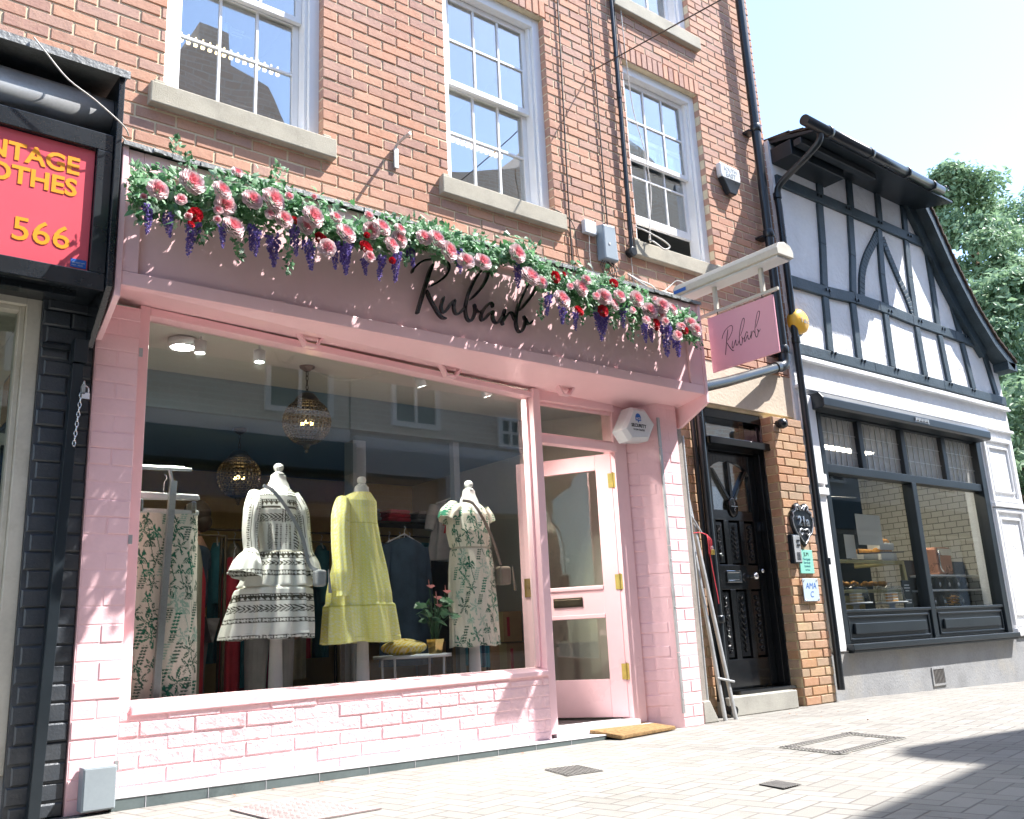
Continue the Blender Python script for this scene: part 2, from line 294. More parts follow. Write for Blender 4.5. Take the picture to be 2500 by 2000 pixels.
# ------------------------------------------------------------------ mesh builder
class MB:
    def __init__(s): s.v = []; s.f = []; s.m = []; s.sm = []
    def add(s, vs, fs, mi=0, smooth=False):
        o = len(s.v); s.v += [tuple(v) for v in vs]
        for f in fs: s.f.append(tuple(i+o for i in f)); s.m.append(mi); s.sm.append(smooth)
        return s
    def box(s, x0, x1, y0, y1, z0, z1, mi=0):
        v = [(x, y, z) for z in (z0, z1) for y in (y0, y1) for x in (x0, x1)]
        return s.add(v, [(0, 2, 3, 1), (4, 5, 7, 6), (0, 1, 5, 4), (2, 6, 7, 3), (0, 4, 6, 2), (1, 3, 7, 5)], mi)
    def hexa(s, p, mi=0):
        """8 corners: front ring 4 (ccw seen from front) then back ring 4"""
        return s.add(p, [(0, 1, 2, 3), (7, 6, 5, 4), (0, 4, 5, 1), (1, 5, 6, 2), (2, 6, 7, 3), (3, 7, 4, 0)], mi)
    def prism(s, pts, d, mi=0):
        """polygon pts (3D, planar) swept by vector d"""
        n = len(pts); d = Vector(d); a = [Vector(p) for p in pts]; b = [p+d for p in a]
        fs = [tuple(range(n)), tuple(reversed(range(n, 2*n)))] + [(i, i+n, (i+1) % n+n, (i+1) % n) for i in range(n)]
        return s.add(a+b, fs, mi)
    def xz(s, pts, y0, y1, mi=0):
        return s.prism([(x, y0, z) for x, z in pts], (0, y1-y0, 0), mi)
    def tube(s, path, r, n=8, mi=0, closed=False, caps=True):
        P = [Vector(p) for p in path]; k = len(P); rings = []
        R = r if isinstance(r, (list, tuple)) else [r]*k
        prev = None
        for i in range(k):
            a = P[(i-1) % k] if (i > 0 or closed) else P[0]; c = P[(i+1) % k] if (i < k-1 or closed) else P[-1]
            t = (c-a)
            t = t.normalized() if t.length > 1e-9 else Vector((0, 0, 1))
            if prev is None:
                u = t.orthogonal().normalized()
            else:
                u = (prev - t*prev.dot(t)); u = u.normalized() if u.length > 1e-6 else t.orthogonal().normalized()
            prev = u; v = t.cross(u)
            rings.append([P[i]+(u*math.cos(2*PI*j/n)+v*math.sin(2*PI*j/n))*R[i] for j in range(n)])
        vs = [q for g in rings for q in g]; fs = []
        for i in range(k if closed else k-1):
            for j in range(n):
                a = i*n+j; b = i*n+(j+1) % n; c = ((i+1) % k)*n+(j+1) % n; d = ((i+1) % k)*n+j
                fs.append((a, b, c, d))
        s.add(vs, fs, mi, True)
        if caps and not closed:
            s.add(rings[0], [tuple(reversed(range(n)))], mi); s.add(rings[-1], [tuple(range(n))], mi)
        return s
    def lathe(s, prof, c=(0, 0, 0), n=24, mi=0, sx=1, sy=1, smooth=True, axis='z'):
        vs = []; k = len(prof)
        for r, z in prof:
            for j in range(n):
                a = 2*PI*j/n; p = (r*math.cos(a)*sx, r*math.sin(a)*sy, z)
                if axis == 'y': p = (p[0], p[2], p[1])
                if axis == 'x': p = (p[2], p[0], p[1])
                vs.append((c[0]+p[0], c[1]+p[1], c[2]+p[2]))
        fs = [(i*n+j, i*n+(j+1) % n, (i+1)*n+(j+1) % n, (i+1)*n+j) for i in range(k-1) for j in range(n)]
        if axis == 'y': fs = [tuple(reversed(f)) for f in fs]
        s.add(vs, fs, mi, smooth)
        for ri, rev in ((0, axis != 'y'), (k-1, axis == 'y')):
            if prof[ri][0] > 1e-5:
                f = tuple(ri*n+j for j in range(n)); o = len(s.v)-len(vs)
                s.f.append(tuple(i+o for i in (reversed(f) if rev else f))); s.m.append(mi); s.sm.append(False)
        return s
    def ball(s, c, r, n=12, m=8, mi=0, sc=(1, 1, 1)):
        prof = [(math.sin(PI*i/m)*r, -math.cos(PI*i/m)*r*sc[2]) for i in range(m+1)]
        return s.lathe(prof, c, n, mi, sc[0], sc[1])
    def build(s, name, mats, parent=None, bevel=0, seg=2, autosm=False):
        me = bpy.data.meshes.new(name); me.from_pydata(s.v, [], s.f)
        if not isinstance(mats, (list, tuple)): mats = [mats]
        for m in mats: me.materials.append(m)
        me.polygons.foreach_set('material_index', s.m); me.polygons.foreach_set('use_smooth', s.sm); me.update()
        o = bpy.data.objects.new(name, me); COL.objects.link(o)
        if bevel:
            b = o.modifiers.new('bevel', 'BEVEL'); b.width = bevel; b.segments = seg; b.limit_method = 'ANGLE'; b.angle_limit = .6
        if parent is not None: hang(o, parent)
        return o
def hang(o, parent):
    """vertices are in world coordinates: cancel the parent's own place"""
    o.parent = parent; L = Vector((0, 0, 0)); q = parent
    while q is not None: L += q.location; q = q.parent
    o.location = -L
    return o
def thing(name, label, cat, loc, group=None):
    o = bpy.data.objects.new(name, None); COL.objects.link(o); o.location = loc; o.empty_display_size = .2
    return tag(o, label, cat, group)
def tag(o, label=None, cat=None, group=None, kind=None):
    for k, v in (('label', label), ('category', cat), ('group', group), ('kind', kind)):
        if v: o[k] = v
    return o
def smoothpath(pts, k=6):
    P = [Vector(p) for p in pts]; out = []
    for i in range(len(P)-1):
        a = P[max(0, i-1)]; b = P[i]; c = P[i+1]; d = P[min(len(P)-1, i+2)]
        for t in range(k):
            t /= k; out.append(.5*((2*b)+(c-a)*t+(2*a-5*b+4*c-d)*t*t+(3*b-a-3*c+d)*t**3))
    out.append(P[-1]); return out
def text_mesh(name, body, size, depth, mat_, parent, origin, xdir=(1, 0, 0), zdir=(0, 0, 1), align='LEFT', bold=0., shear=0., spacing=1., sx=1.):
    cu = bpy.data.curves.new(name, 'FONT'); cu.body = body; cu.size = size; cu.extrude = depth; cu.align_x = align
    cu.offset = bold; cu.shear = shear; cu.space_character = spacing; cu.resolution_u = 3
    t = bpy.data.objects.new(name+'_tmp', cu); COL.objects.link(t)
    dg = bpy.context.evaluated_depsgraph_get(); me = bpy.data.meshes.new_from_object(t.evaluated_get(dg))
    bpy.data.objects.remove(t); X = Vector(xdir).normalized(); Z = Vector(zdir).normalized(); Nn = X.cross(Z)
    for v in me.vertices:
        c = v.co.copy(); v.co = Vector(origin)+X*c.x*sx+Z*c.y+Nn*c.z
    me.materials.clear(); me.materials.append(mat_); me.name = name
    o = bpy.data.objects.new(name, me); COL.objects.link(o)
    if parent is not None: hang(o, parent)
    return o
def bricks(mb, x0, x1, z0, z1, holes, y, bl=.238, bh=.079, mo=.011, proud=.010, jit=.0025, mi=0, zoff=0., xoff=0., along='x', bev=.004, fixed=None, deep=.03):
    """courses of separate bevelled bricks over a rectangle, leaving out the holes [(x0,x1,z0,z1)]. along='y': the wall runs in y at x=fixed facing -x"""
    r = math.floor((z0-zoff)/bh)
    R = random.Random(int(abs(x0*91+z0*37+y*13)*100)+5)
    while zoff+r*bh < z1:
        a0 = max(zoff+r*bh+mo/2, z0); a1 = min(zoff+(r+1)*bh-mo/2, z1)
        if a1-a0 > .012:
            zm = (a0+a1)/2; c = math.floor((x0-xoff)/bl)-1; off = (r % 2)*bl/2
            while xoff+c*bl+off < x1:
                b0 = max(x0, xoff+c*bl+off+mo/2); b1 = min(x1, xoff+(c+1)*bl+off-mo/2); c += 1
                segs = [(b0, b1)]
                for h in holes:
                    if h[2] < zm < h[3]:
                        ns = []
                        for s0, s1 in segs:
                            if h[1] <= s0 or h[0] >= s1: ns.append((s0, s1))
                            else:
                                if s0 < h[0]: ns.append((s0, h[0]))
                                if s1 > h[1]: ns.append((h[1], s1))
                        segs = ns
                for s0, s1 in segs:
                    if s1-s0 < .015: continue
                    j = lambda: R.uniform(-jit, jit)
                    yf = y-proud+j(); e = bev; t0, t1 = a0+j()*.8, a1+j()*.8; ty = j()*.8
                    q = [(s0, y+deep, t0), (s1, y+deep, t0), (s1, y+deep, t1), (s0, y+deep, t1),
                         (s0, yf+e, t0), (s1, yf+e+ty, t0), (s1, yf+e+ty, t1), (s0, yf+e, t1),
                         (s0+e, yf, t0+e), (s1-e, yf+ty, t0+e), (s1-e, yf+ty, t1-e), (s0+e, yf, t1-e)]
                    if along == 'y': q = [(fixed+(p[1]-y), p[0], p[2]) for p in q]
                    fs = [(8, 9, 10, 11), (4, 5, 9, 8), (5, 6, 10, 9), (6, 7, 11, 10), (7, 4, 8, 11), (0, 1, 5, 4), (1, 2, 6, 5), (2, 3, 7, 6), (3, 0, 4, 7)]
                    if along == 'y': fs = [tuple(reversed(f)) for f in fs]
                    mb.add(q, fs, mi)
        r += 1
def wallboxes(mb, x0, x1, y0, y1, z0, z1, holes, mi=0):
    zs = sorted({z0, z1, *[min(max(h[2], z0), z1) for h in holes], *[min(max(h[3], z0), z1) for h in holes]})
    for a, b in zip(zs, zs[1:]):
        if b-a < 1e-4: continue
        zm = (a+b)/2; cuts = sorted((h[0], h[1]) for h in holes if h[2] < zm < h[3]); x = x0
        for c0, c1 in cuts:
            if c0 > x: mb.box(x, c0, y0, y1, a, b, mi)
            x = max(x, c1)
        if x < x1: mb.box(x, x1, y0, y1, a, b, mi)
def frame(mb, x0, x1, z0, z1, y0, y1, w, wb=None, wt=None, mi=0):
    """four butted rails round a rectangle"""
    wb = w if wb is None else wb; wt = w if wt is None else wt
    mb.box(x0, x0+w, y0, y1, z0, z1, mi); mb.box(x1-w, x1, y0, y1, z0, z1, mi)
    mb.box(x0+w, x1-w, y0, y1, z0, z0+wb, mi); mb.box(x0+w, x1-w, y0, y1, z1-wt, z1, mi)

# ================================================================== ground
def ground_z(x): return -0.020*max(0., x-8.)
g = MB(); xs = [-80, -20, -5, 0, 4, 8, 12, 16, 24, 90]; ys = [-80, -20, -6, 0, 6, 20, 90]
for i in range(len(xs)-1):
    for j in range(len(ys)-1):
        q = [(xs[i], ys[j]), (xs[i+1], ys[j]), (xs[i+1], ys[j+1]), (xs[i], ys[j+1])]
        g.add([(x, y, ground_z(min(x, 16))) for x, y in q], [(0, 1, 2, 3)])
tag(g.build('pavement', M['paving']), kind='structure')

# ================================================================== main red brick building
WIN = [(1.46, 2.51, 4.00, 5.80), (3.52, 4.56, 4.00, 5.80), (5.50, 6.55, 3.98, 5.78), (1.46, 2.51, 6.46, 8.2), (3.52, 4.56, 6.46, 8.2), (5.50, 6.55, 6.46, 8.2)]
main = thing('brick_building', 'tall red brick building with white sash windows above the pink shopfront', 'building', (3, .15, 0))
mb = MB(); HOLES = WIN + [(-4, 5.40, -1, 2.62), (6.11, 7.0, -1, 2.575)]
wallboxes(mb, -4, 7.57, 0, .28, 0, 9.6, HOLES, 1)
mb.box(7.29, 7.57, .28, 6, 4.2, 9.6, 1)      # flank above the neighbour's roof
mb.box(-4, -3.7, .28, 6, 0, 9.6, 1); mb.box(-3.7, 7.29, 5.7, 6, 0, 9.6, 1)
arch = [(a-.03, b+.03, d, d+.165) for a, b, c, d in WIN]
bricks(mb, -1.2, 7.58, 3.0, 7.9, [(a+.002, b-.002, c+.002, d-.002) for a, b, c, d in WIN]+arch, 0, zoff=.018, proud=.0065, bev=.0035, mo=.012, deep=.06)
for a, b, c, d in arch:                      # soldier course over each window
    n = 15; wv = (b-a)/n
    for k in range(n):
        x0 = a+k*wv+.005; x1 = a+(k+1)*wv-.005; yf = -.010+random.uniform(-.002, .002); e = .004
        mb.add([(x0, .03, c+.004), (x1, .03, c+.004), (x1, .03, d-.005), (x0, .03, d-.005), (x0, yf+e, c+.004), (x1, yf+e, c+.004), (x1, yf+e, d-.005), (x0, yf+e, d-.005),
                (x0+e, yf, c+.004+e), (x1-e, yf, c+.004+e), (x1-e, yf, d-.005-e), (x0+e, yf, d-.005-e)],
               [(8, 9, 10, 11), (4, 5, 9, 8), (5, 6, 10, 9), (6, 7, 11, 10), (7, 4, 8, 11), (0, 1, 5, 4), (1, 2, 6, 5), (2, 3, 7, 6), (3, 0, 4, 7)], 0)
bricks(mb, 5.5, 7.56, 3.0, 3.26, [], -.03, zoff=.018, xoff=.07, proud=.006, bev=.0035)      # projecting courses over the side door
wall_o = mb.build('wall', RED, main)
# rooms behind the upper windows (dark), with strings of bunting light
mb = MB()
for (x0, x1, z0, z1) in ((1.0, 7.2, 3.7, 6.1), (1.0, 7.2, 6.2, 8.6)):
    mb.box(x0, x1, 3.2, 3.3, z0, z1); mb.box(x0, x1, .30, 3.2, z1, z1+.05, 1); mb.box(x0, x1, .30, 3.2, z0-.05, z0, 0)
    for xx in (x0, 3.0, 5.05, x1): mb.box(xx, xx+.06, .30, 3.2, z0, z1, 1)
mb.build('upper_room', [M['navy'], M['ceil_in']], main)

def sash_window(i, parent, x0, x1, z0, z1, openlift=0.):
    """box frame, two sliding sashes of six panes, panes and stone sill"""
    b = MB(); fy = .055
    b.box(x0, x0+.075, fy, .20, z0, z1); b.box(x1-.075, x1, fy, .20, z0, z1)
    b.box(x0+.075, x1-.075, fy, .20, z1-.085, z1); b.box(x0+.075, x1-.075, fy, .20, z0, z0+.035)
    b.box(x0+.075, x0+.098, fy+.03, .20, z0+.035, z1-.085); b.box(x1-.098, x1-.075, fy+.03, .20, z0+.035, z1-.085)
    fr = b.build('window', M['white'], parent, .004)
    xa, xb = x0+.10, x1-.10; mid = z0+.915
    for k, (za, zb, yy) in enumerate(((mid-.02, z1-.09, .125), (z0+.04, mid+.025, .170))):
        if k == 1: za += openlift; zb += openlift
        b = MB(); bot = .045 if k == 0 else .075
        b.box(xa, xa+.045, yy, yy+.035, za, zb); b.box(xb-.045, xb, yy, yy+.035, za, zb)
        b.box(xa+.045, xb-.045, yy, yy+.035, za, za+bot); b.box(xa+.045, xb-.045, yy, yy+.035, zb-.045, zb)
        ia, ib = xa+.045, xb-.045; zc, zd = za+bot, zb-.045; t = .009
        zm = (zc+zd)/2; pw = (ib-ia)/3
        b.box(ia, ib, yy+.004, yy+.03, zm-t, zm+t)
        for q in (1, 2):
            b.box(ia+q*pw-t, ia+q*pw+t, yy+.0055, yy+.0285, zc, zm-t); b.box(ia+q*pw-t, ia+q*pw+t, yy+.0055, yy+.0285, zm+t, zd)
        b.build('sash', M['white'], fr, .002)
        b = MB(); b.box(ia, ib, yy+.016, yy+.020, zc, zd); b.build('pane', M['oldglass'], fr)
    b = MB()
    b.box(x0-.085, x1+.075, -.062, .055, z0-.175, z0-.035); b.box(x0-.06, x0+.01, -.03, .055, z0-.035, z0); b.box(x1-.01, x1+.05, -.03, .055, z0-.035, z0)
    b.box(x0+.01, x1-.01, .0, .055, z0-.035, z0-.002)
    b.build('sill', M['stone'], fr, .008)
    return fr
for i, (a, b_, c, d) in enumerate(WIN):
    sash_window(i, main, a, b_, c, d, 0.25 if i == 2 else 0.)
# things seen through the upper windows
t = thing('desk_monitor', 'dark rounded screen seen through the left upper sash window', 'monitor', (2.25, .6, 4.3))
b = MB(); b.box(2.05, 2.42, .55, .60, 4.03, 4.42); b.build('screen', M['greyplastic'], t, .03); b = MB(); b.box(2.2, 2.27, .6, .64, 3.7, 4.2); b.build('stand', M['greyplastic'], t)
def fairy_lights(x0, x1, z, lab):
    t = thing('string_lights', lab, 'string lights', ((x0+x1)/2, .55, z), 'string lights behind the upper windows')
    b = MB(); b.tube([(x0, .55, z), (x1, .55, z)], .005, 5); b.build('wire', M['brass'], t)
    b = MB(); n = int((x1-x0)/.05)
    for k in range(n):
        x = x0+(k+.5)*(x1-x0)/n; b.box(x-.011, x+.011, .54, .56, z-.045, z-.012); b.ball((x, .55, z+.02), .007, 5, 4)
    o = b.build('bulbs', emit('warm_bulb' if z > 4.7 else 'warm_bulb_b', (1, .7, .35), 2.2), t); o['kind'] = 'stuff'
fairy_lights(1.5, 2.45, 4.78, 'row of warm fairy lights behind the left upper window')
fairy_lights(3.5, 4.5, 4.75, 'row of warm fairy lights behind the middle upper window')
t = thing('notice', 'small ombudsman service notice stuck inside the left upper window', 'notice', (1.9, .21, 4.7))
b = MB(); b.box(1.885, 1.915, .191, .193, 4.66, 4.735); b.build('logo', M['blue'], t)
for k, s in enumerate(('Financial', 'Ombudsman', 'Service')): text_mesh('lettering', s, .028, .0005, M['greyplastic'], t, (1.93, .192, 4.70-k*.024))

# ================================================================== pink shopfront
shop = thing('pink_shopfront', 'pale pink painted shopfront with large display window and open door', 'shopfront', (3.3, -.2, 0))
# piers
b = MB(); bricks(b, 1.118, 1.325, .0, 2.44, [], -.28, bl=.213, bh=.0855, mo=.006, proud=.006, jit=.0018, zoff=-.02, xoff=1.115, bev=.003)
b.box(1.114, 1.327, -.2835, 0, 0, 2.45, 1)
b.build('pier', [M['pinkbrick'], M['pinkbrick']], shop)
b = MB(); bricks(b, 5.222, 5.44, .0, 2.42, [], -.3, bl=.218, bh=.0855, mo=.006, proud=.006, jit=.0016, zoff=-.02, xoff=5.222, bev=.003)
b.prism([(5.222, -.3035, 0), (5.44, -.3035, 0), (5.44, -.0, 0), (5.02, -.0, 0), (5.02, -.10, 0)], (0, 0, 2.42), 1)
# splayed reveal bricks
dx, dy = .202, .195; ln = math.hypot(dx, dy); ux, uy = dx/ln, -dy/ln
q = MB(); bricks(q, 0, ln, 0, 2.40, [], 0, bl=.238, bh=.0855, mo=.006, proud=.005, jit=.003, zoff=-.02, bev=.006)
q.v = [(5.02+x*ux-y*uy, -.10+x*uy+y*ux, z) for x, y, z in q.v]
b.add(q.v, q.f, 0)
b.build('pier', [M['pinkbrick'], M['pinkbrick']], shop)
# stall riser under the display window: long rubbed bricks
b = MB(); bricks(b, 1.345, 4.042, .036, .415, [], -.215, bl=.268, bh=.072, mo=.009, proud=.009, jit=.0028, zoff=.036-.02, xoff=.1, bev=.004, deep=.02)
b.box(1.33, 4.042, -.2200, -.1, .0, .44, 1)
b.build('stall_riser', [M['riser'], M['riser']], shop)
# step of grey tile with pale ledge
b = MB(); hz = lambda x: .058-(x-1.3)*.0085
b.hexa([(1.30, -.335, 0), (4.42, -.335, 0), (4.42, -.335, hz(4.42)-.006), (1.30, -.335, hz(1.3)-.006), (1.30, -.2, 0), (4.42, -.2, 0), (4.42, -.2, hz(4.42)-.006), (1.30, -.2, hz(1.3)-.006)], 0)
b.hexa([(1.30, -.338, hz(1.3)-.006), (4.42, -.338, hz(4.42)-.006), (4.42, -.338, hz(4.42)), (1.30, -.338, hz(1.3)), (1.30, -.2, hz(1.3)-.006), (4.42, -.2, hz(4.42)-.006), (4.42, -.2, hz(4.42)), (1.30, -.2, hz(1.3))], 1)
for k in range(10): b.box(1.45+k*.295, 1.453+k*.295, -.3375, -.335, 0, hz(1.45+k*.295)-.008, 1)
b.box(4.105, 4.89, -.20, .0, .0, .085, 2); b.box(4.42, 5.02, -.2, -.0, 0, .05, 2)
b.build('step', [M['tile'], M['ledge'], M['ledge']], shop, .003)
# fascia
FY = -.57
fas = MB(); fas.box(1.142, 5.50, FY+.02, FY+.05, 2.45, 3.19)
fas.box(1.142, 1.222, FY, FY+.02, 2.525, 3.19); fas.box(5.352, 5.50, FY, FY+.02, 2.525, 3.19)
fas.box(1.142, 5.50, FY-.004, FY+.02, 2.45, 2.525); fas.box(1.222, 5.352, FY, FY+.02, 3.09, 3.19)
# end boards with raked brackets
for x0, x1 in ((1.112, 1.142), (5.50, 5.53)):
    fas.prism([(x0, FY-.012, 3.20), (x0, FY-.012, 2.385), (x0, -.285, 2.245), (x0, -.05, 2.245), (x0, -.02, 3.20)], (x1-x0, 0, 0))
fascia = fas.build('fascia', M['pink'], shop, .004)
b = MB(); b.hexa([(1.11, FY-.02, 3.20), (5.532, FY-.02, 3.20), (5.532, FY-.02, 3.215), (1.11, FY-.02, 3.215), (1.11, -.012, 3.275), (5.532, -.012, 3.275), (5.532, -.012, 3.29), (1.11, -.012, 3.29)])
nn = 90; R = random.Random(3)
for k in range(nn):
    xa = 1.11+(5.532-1.11)*k/nn; xb = 1.11+(5.532-1.11)*(k+1)/nn; h = .018+.012*R.random(); o = R.uniform(0, .006)
    b.box(xa, xb, FY-.027-o, FY-.0205, 3.215-h, 3.217)
b.build('lead_capping', M['lead'], shop)
b = MB(); b.hexa([(1.142, -.545, 2.452), (5.50, -.545, 2.452), (5.50, -.545, 2.47), (1.142, -.545, 2.47), (1.142, -.10, 2.53), (5.50, -.10, 2.375), (5.50, -.10, 2.60), (1.142, -.10, 2.60)])
b.build('soffit', M['pink'], shop)
# lamp-bracket stubs under the soffit
for px, py in (zq('D', 1930, 395), zq('E', 690, 560), zq('E', 1400, 680)):
    c = pG(px, py, 2.46); b = MB(); y0 = max(-.5, min(c.y, -.3)); x = c.x; z = 2.47+(-.035 if x > 3 else 0)
    b.prism([(x-.085, y0, z), (x-.035, y0, z-.085), (x+.04, y0, z-.085), (x+.095, y0, z), (x+.080, y0, z), (x+.032, y0, z-.073), (x-.027, y0, z-.073), (x-.072, y0, z)], (0, .045, 0))
    b.build('lamp_bracket', M['pink'], shop)
# window frame: head slopes a little, as the real one does
b = MB(); y0, y1 = -.205, -.10
b.hexa([(1.345, y0, .40), (1.398, y0, .40), (1.398, y0, 2.50), (1.345, y0, 2.505), (1.345, y1, .40), (1.398, y1, .40), (1.398, y1, 2.50), (1.345, y1, 2.505)])
b.hexa([(1.398, y0, 2.452), (4.042, y0, 2.336), (4.042, y0, 2.375), (1.398, y0, 2.50), (1.398, y1, 2.452), (4.042, y1, 2.336), (4.042, y1, 2.375), (1.398, y1, 2.50)])
b.hexa([(1.398, y0-.03, .405), (4.042, y0-.03, .435), (4.042, y0-.03, .462), (1.398, y0-.03, .448), (1.398, y1, .405), (4.042, y1, .435), (4.042, y1, .488), (1.398, y1, .474)])
b.hexa([(4.025, -.16, .488), (4.042, -.16, .488), (4.042, -.16, 2.336), (4.025, -.16, 2.337), (4.025, y1, .488), (4.042, y1, .488), (4.042, y1, 2.336), (4.025, y1, 2.337)])
wf = b.build('window_frame', M['pink'], shop, .004)
b = MB(); b.hexa([(1.398, -.126, .470), (4.030, -.126, .484), (4.030, -.126, 2.338), (1.398, -.126, 2.454), (1.398, -.121, .470), (4.030, -.121, .484), (4.030, -.121, 2.338), (1.398, -.121, 2.454)])
b.build('pane', M['glass'], wf)
# door frame: post, transom, right jamb, head
b = MB(); b.box(4.042, 4.108, -.215, -.09, .062, 2.40); b.box(4.89, 5.02, -.14, -.02, .05, 2.40)
b.box(4.108, 4.89, -.17, -.09, 2.022, 2.082); b.box(4.108, 4.89, -.17, -.09, 2.335, 2.42)
b.box(4.108, 4.155, -.13, -.10, 2.082, 2.335); b.box(4.155, 4.89, -.13, -.10, 2.082, 2.106); b.box(4.155, 4.89, -.13, -.10, 2.31, 2.335)
df = b.build('door_frame', M['pink'], shop, .004)
b = MB(); b.box(4.155, 4.89, -.120, -.115, 2.106, 2.31); b.build('pane', M['doorglass'], df)
# open door
hx, hy = 4.885, -.095; D = Vector((-.5, .866, 0)); Nn = Vector((.866, .5, 0))
def dl(mbx, u0, u1, z0, z1, n0, n1, mi=0):
    mbx.hexa([(hx+D.x*u+Nn.x*n, hy+D.y*u+Nn.y*n, z) for n in (n1, n0) for u, z in ((u0, z0), (u1, z0), (u1, z1), (u0, z1))][:8], mi)
b = MB(); a, c = -.0, .042
dl(b, 0, .125, .095, 2.02, a, c); dl(b, .655, .78, .095, 2.02, a, c)
dl(b, .125, .655, 1.90, 2.02, a, c); dl(b, .125, .655, .095, .36, a, c); dl(b, .125, .655, .795, 1.035, a+.006, c-.006)
dl(b, .125, .655, 1.005, 1.033, a-.006, a+.006); dl(b, .125, .655, .797, .825, a-.006, a+.006)
door = b.build('door', M['pink'], shop, .003)
b = MB()
dl(b, .1252, .6548, 1.035, 1.90, .018, .023); b.build('pane', M['doorglass'], door)
b = MB(); dl(b, .1252, .6548, .36, .795, .018, .023); b.build('pane', M['doorglass'], door)
b = MB(); dl(b, .295, .525, .885, .955, -.004, .006); dl(b, .305, .515, .897, .943, -.010, -.004); b.build('letterbox', M['darkmetal'], door, .003)
for zz in (1.81, 1.05, .41):
    b = MB(); dl(b, -.028, .0, zz-.055, zz+.055, -.012, -.004); dl(b, .002, .03, zz-.055, zz+.055, -.006, -.0005)
    b.tube([(hx-.002, hy-.012, zz-.06), (hx-.002, hy-.012, zz+.06)], .007, 8); b.build('hinge', M['brass'], door)
b = MB(); dl(b, .70, .75, .98, 1.12, -.012, -.001); b.build('handle', M['brass'], door)
# metal strip on the pier corner
b = MB(); 
for z0, z1 in ((.10, .52), (.525, 1.30), (1.305, 2.05), (2.055, 2.29)): b.box(5.205, 5.228, -.322, -.309, z0, z1)
for zz in (.2, .5, .85, 1.2, 1.6, 2.0): b.ball((5.216, -.323, zz), .005, 6, 4)
b.build('corner_strip', M['galv'], shop)
for zz, xx in ((1.22, 1.325), (.17, 1.318), (2.19, 1.327)):
    b = MB(); b.box(xx, xx+.018, -.288, -.278, zz, zz+.045); b.build('clip', M['galv'], shop)
# --- the lettering, traced stroke by stroke and given real thickness
ZS = .16698
STROKES = [
 [([(455,205),(400,330),(340,520),(280,720),(228,900),(218,945)], 25), ([(140,350),(160,290),(215,230),(300,175),(400,152),(500,145),(590,160),(650,195),(680,250),(665,330),(610,410),(520,480),(440,525),(388,548)], 17), ([(350,600),(385,690),(430,780),(480,870),(530,950),(580,1000),(640,1018)], 20)],
 [([(608,690),(578,780),(565,860),(600,925),(650,880),(700,810),(762,745),(752,830),(765,915),(805,948),(860,910),(925,835)], 19)],
 [([(990,740),(1080,650),(1170,540),(1230,430),(1252,340),(1222,280),(1175,292),(1115,355),(1045,470),(985,600),(945,720),(922,840),(925,940),(950,1020),(992,1050),(1035,1000),(1062,920),(1062,850),(1045,800)], 19), ([(1063,850),(1088,900),(1125,917),(1165,885)], 15)],
 [([(1325,852),(1312,800),(1280,785),(1228,830),(1178,900),(1148,980),(1165,1040),(1210,1010),(1265,945),(1325,910),(1318,985),(1342,1058),(1385,1078),(1430,1030),(1478,960),(1500,885)], 19)],
 [([(1497,868),(1478,960),(1458,1060),(1475,1110)], 18), ([(1462,1070),(1510,985),(1560,930),(1600,935),(1625,985),(1648,1045)], 17)],
 [([(1715,895),(1800,790),(1880,690),(1938,590),(1958,520),(1935,472),(1890,466),(1840,510),(1780,620),(1722,750),(1680,880),(1660,1000),(1665,1120),(1700,1200),(1740,1198),(1780,1130),(1800,1050),(1772,970)], 19), ([(1795,1000),(1815,1060),(1852,1095),(1905,1040)], 16)]]
def stroke(mbx, pts, wd, to3, nrm, th):
    P = [Vector((p[0], p[1], 0)) for p in smoothpath([(x, y, 0) for x, y in pts], 5)]; n = len(P); Ls, Rs = [], []
    for i, p in enumerate(P):
        t = (P[min(n-1, i+1)]-P[max(0, i-1)]).normalized(); nr = Vector((-t.y, t.x, 0))
        ww = wd*(.75+.25*abs(t.y)) * min(1, .45+.22*min(i, n-1-i))
        Ls.append(to3(p+nr*ww)); Rs.append(to3(p-nr*ww))
    vs = []; 
    for i in range(n): vs += [Ls[i]+nrm*th, Rs[i]+nrm*th, Ls[i], Rs[i]]
    fs = []
    for i in range(n-1):
        a = i*4; c = a+4
        fs += [(a, c, c+1, a+1), (a+2, a+3, c+3, c+2), (a, a+2, c+2, c), (a+1, c+1, c+3, a+3)]
    fs += [(0, 1, 3, 2), (4*(n-1), 4*(n-1)+2, 4*(n-1)+3, 4*(n-1)+1)]
    mbx.add(vs, fs)
for L in STROKES:
    b = MB()
    for k, (pts, wd) in enumerate(L): stroke(b, pts, wd, lambda p: pY(980+p.x*ZS, 610+p.y*ZS, FY-.004), Vector((0, -1, 0)), .018+.0015*k)
    o = b.build('letter', M['letter'], fascia)
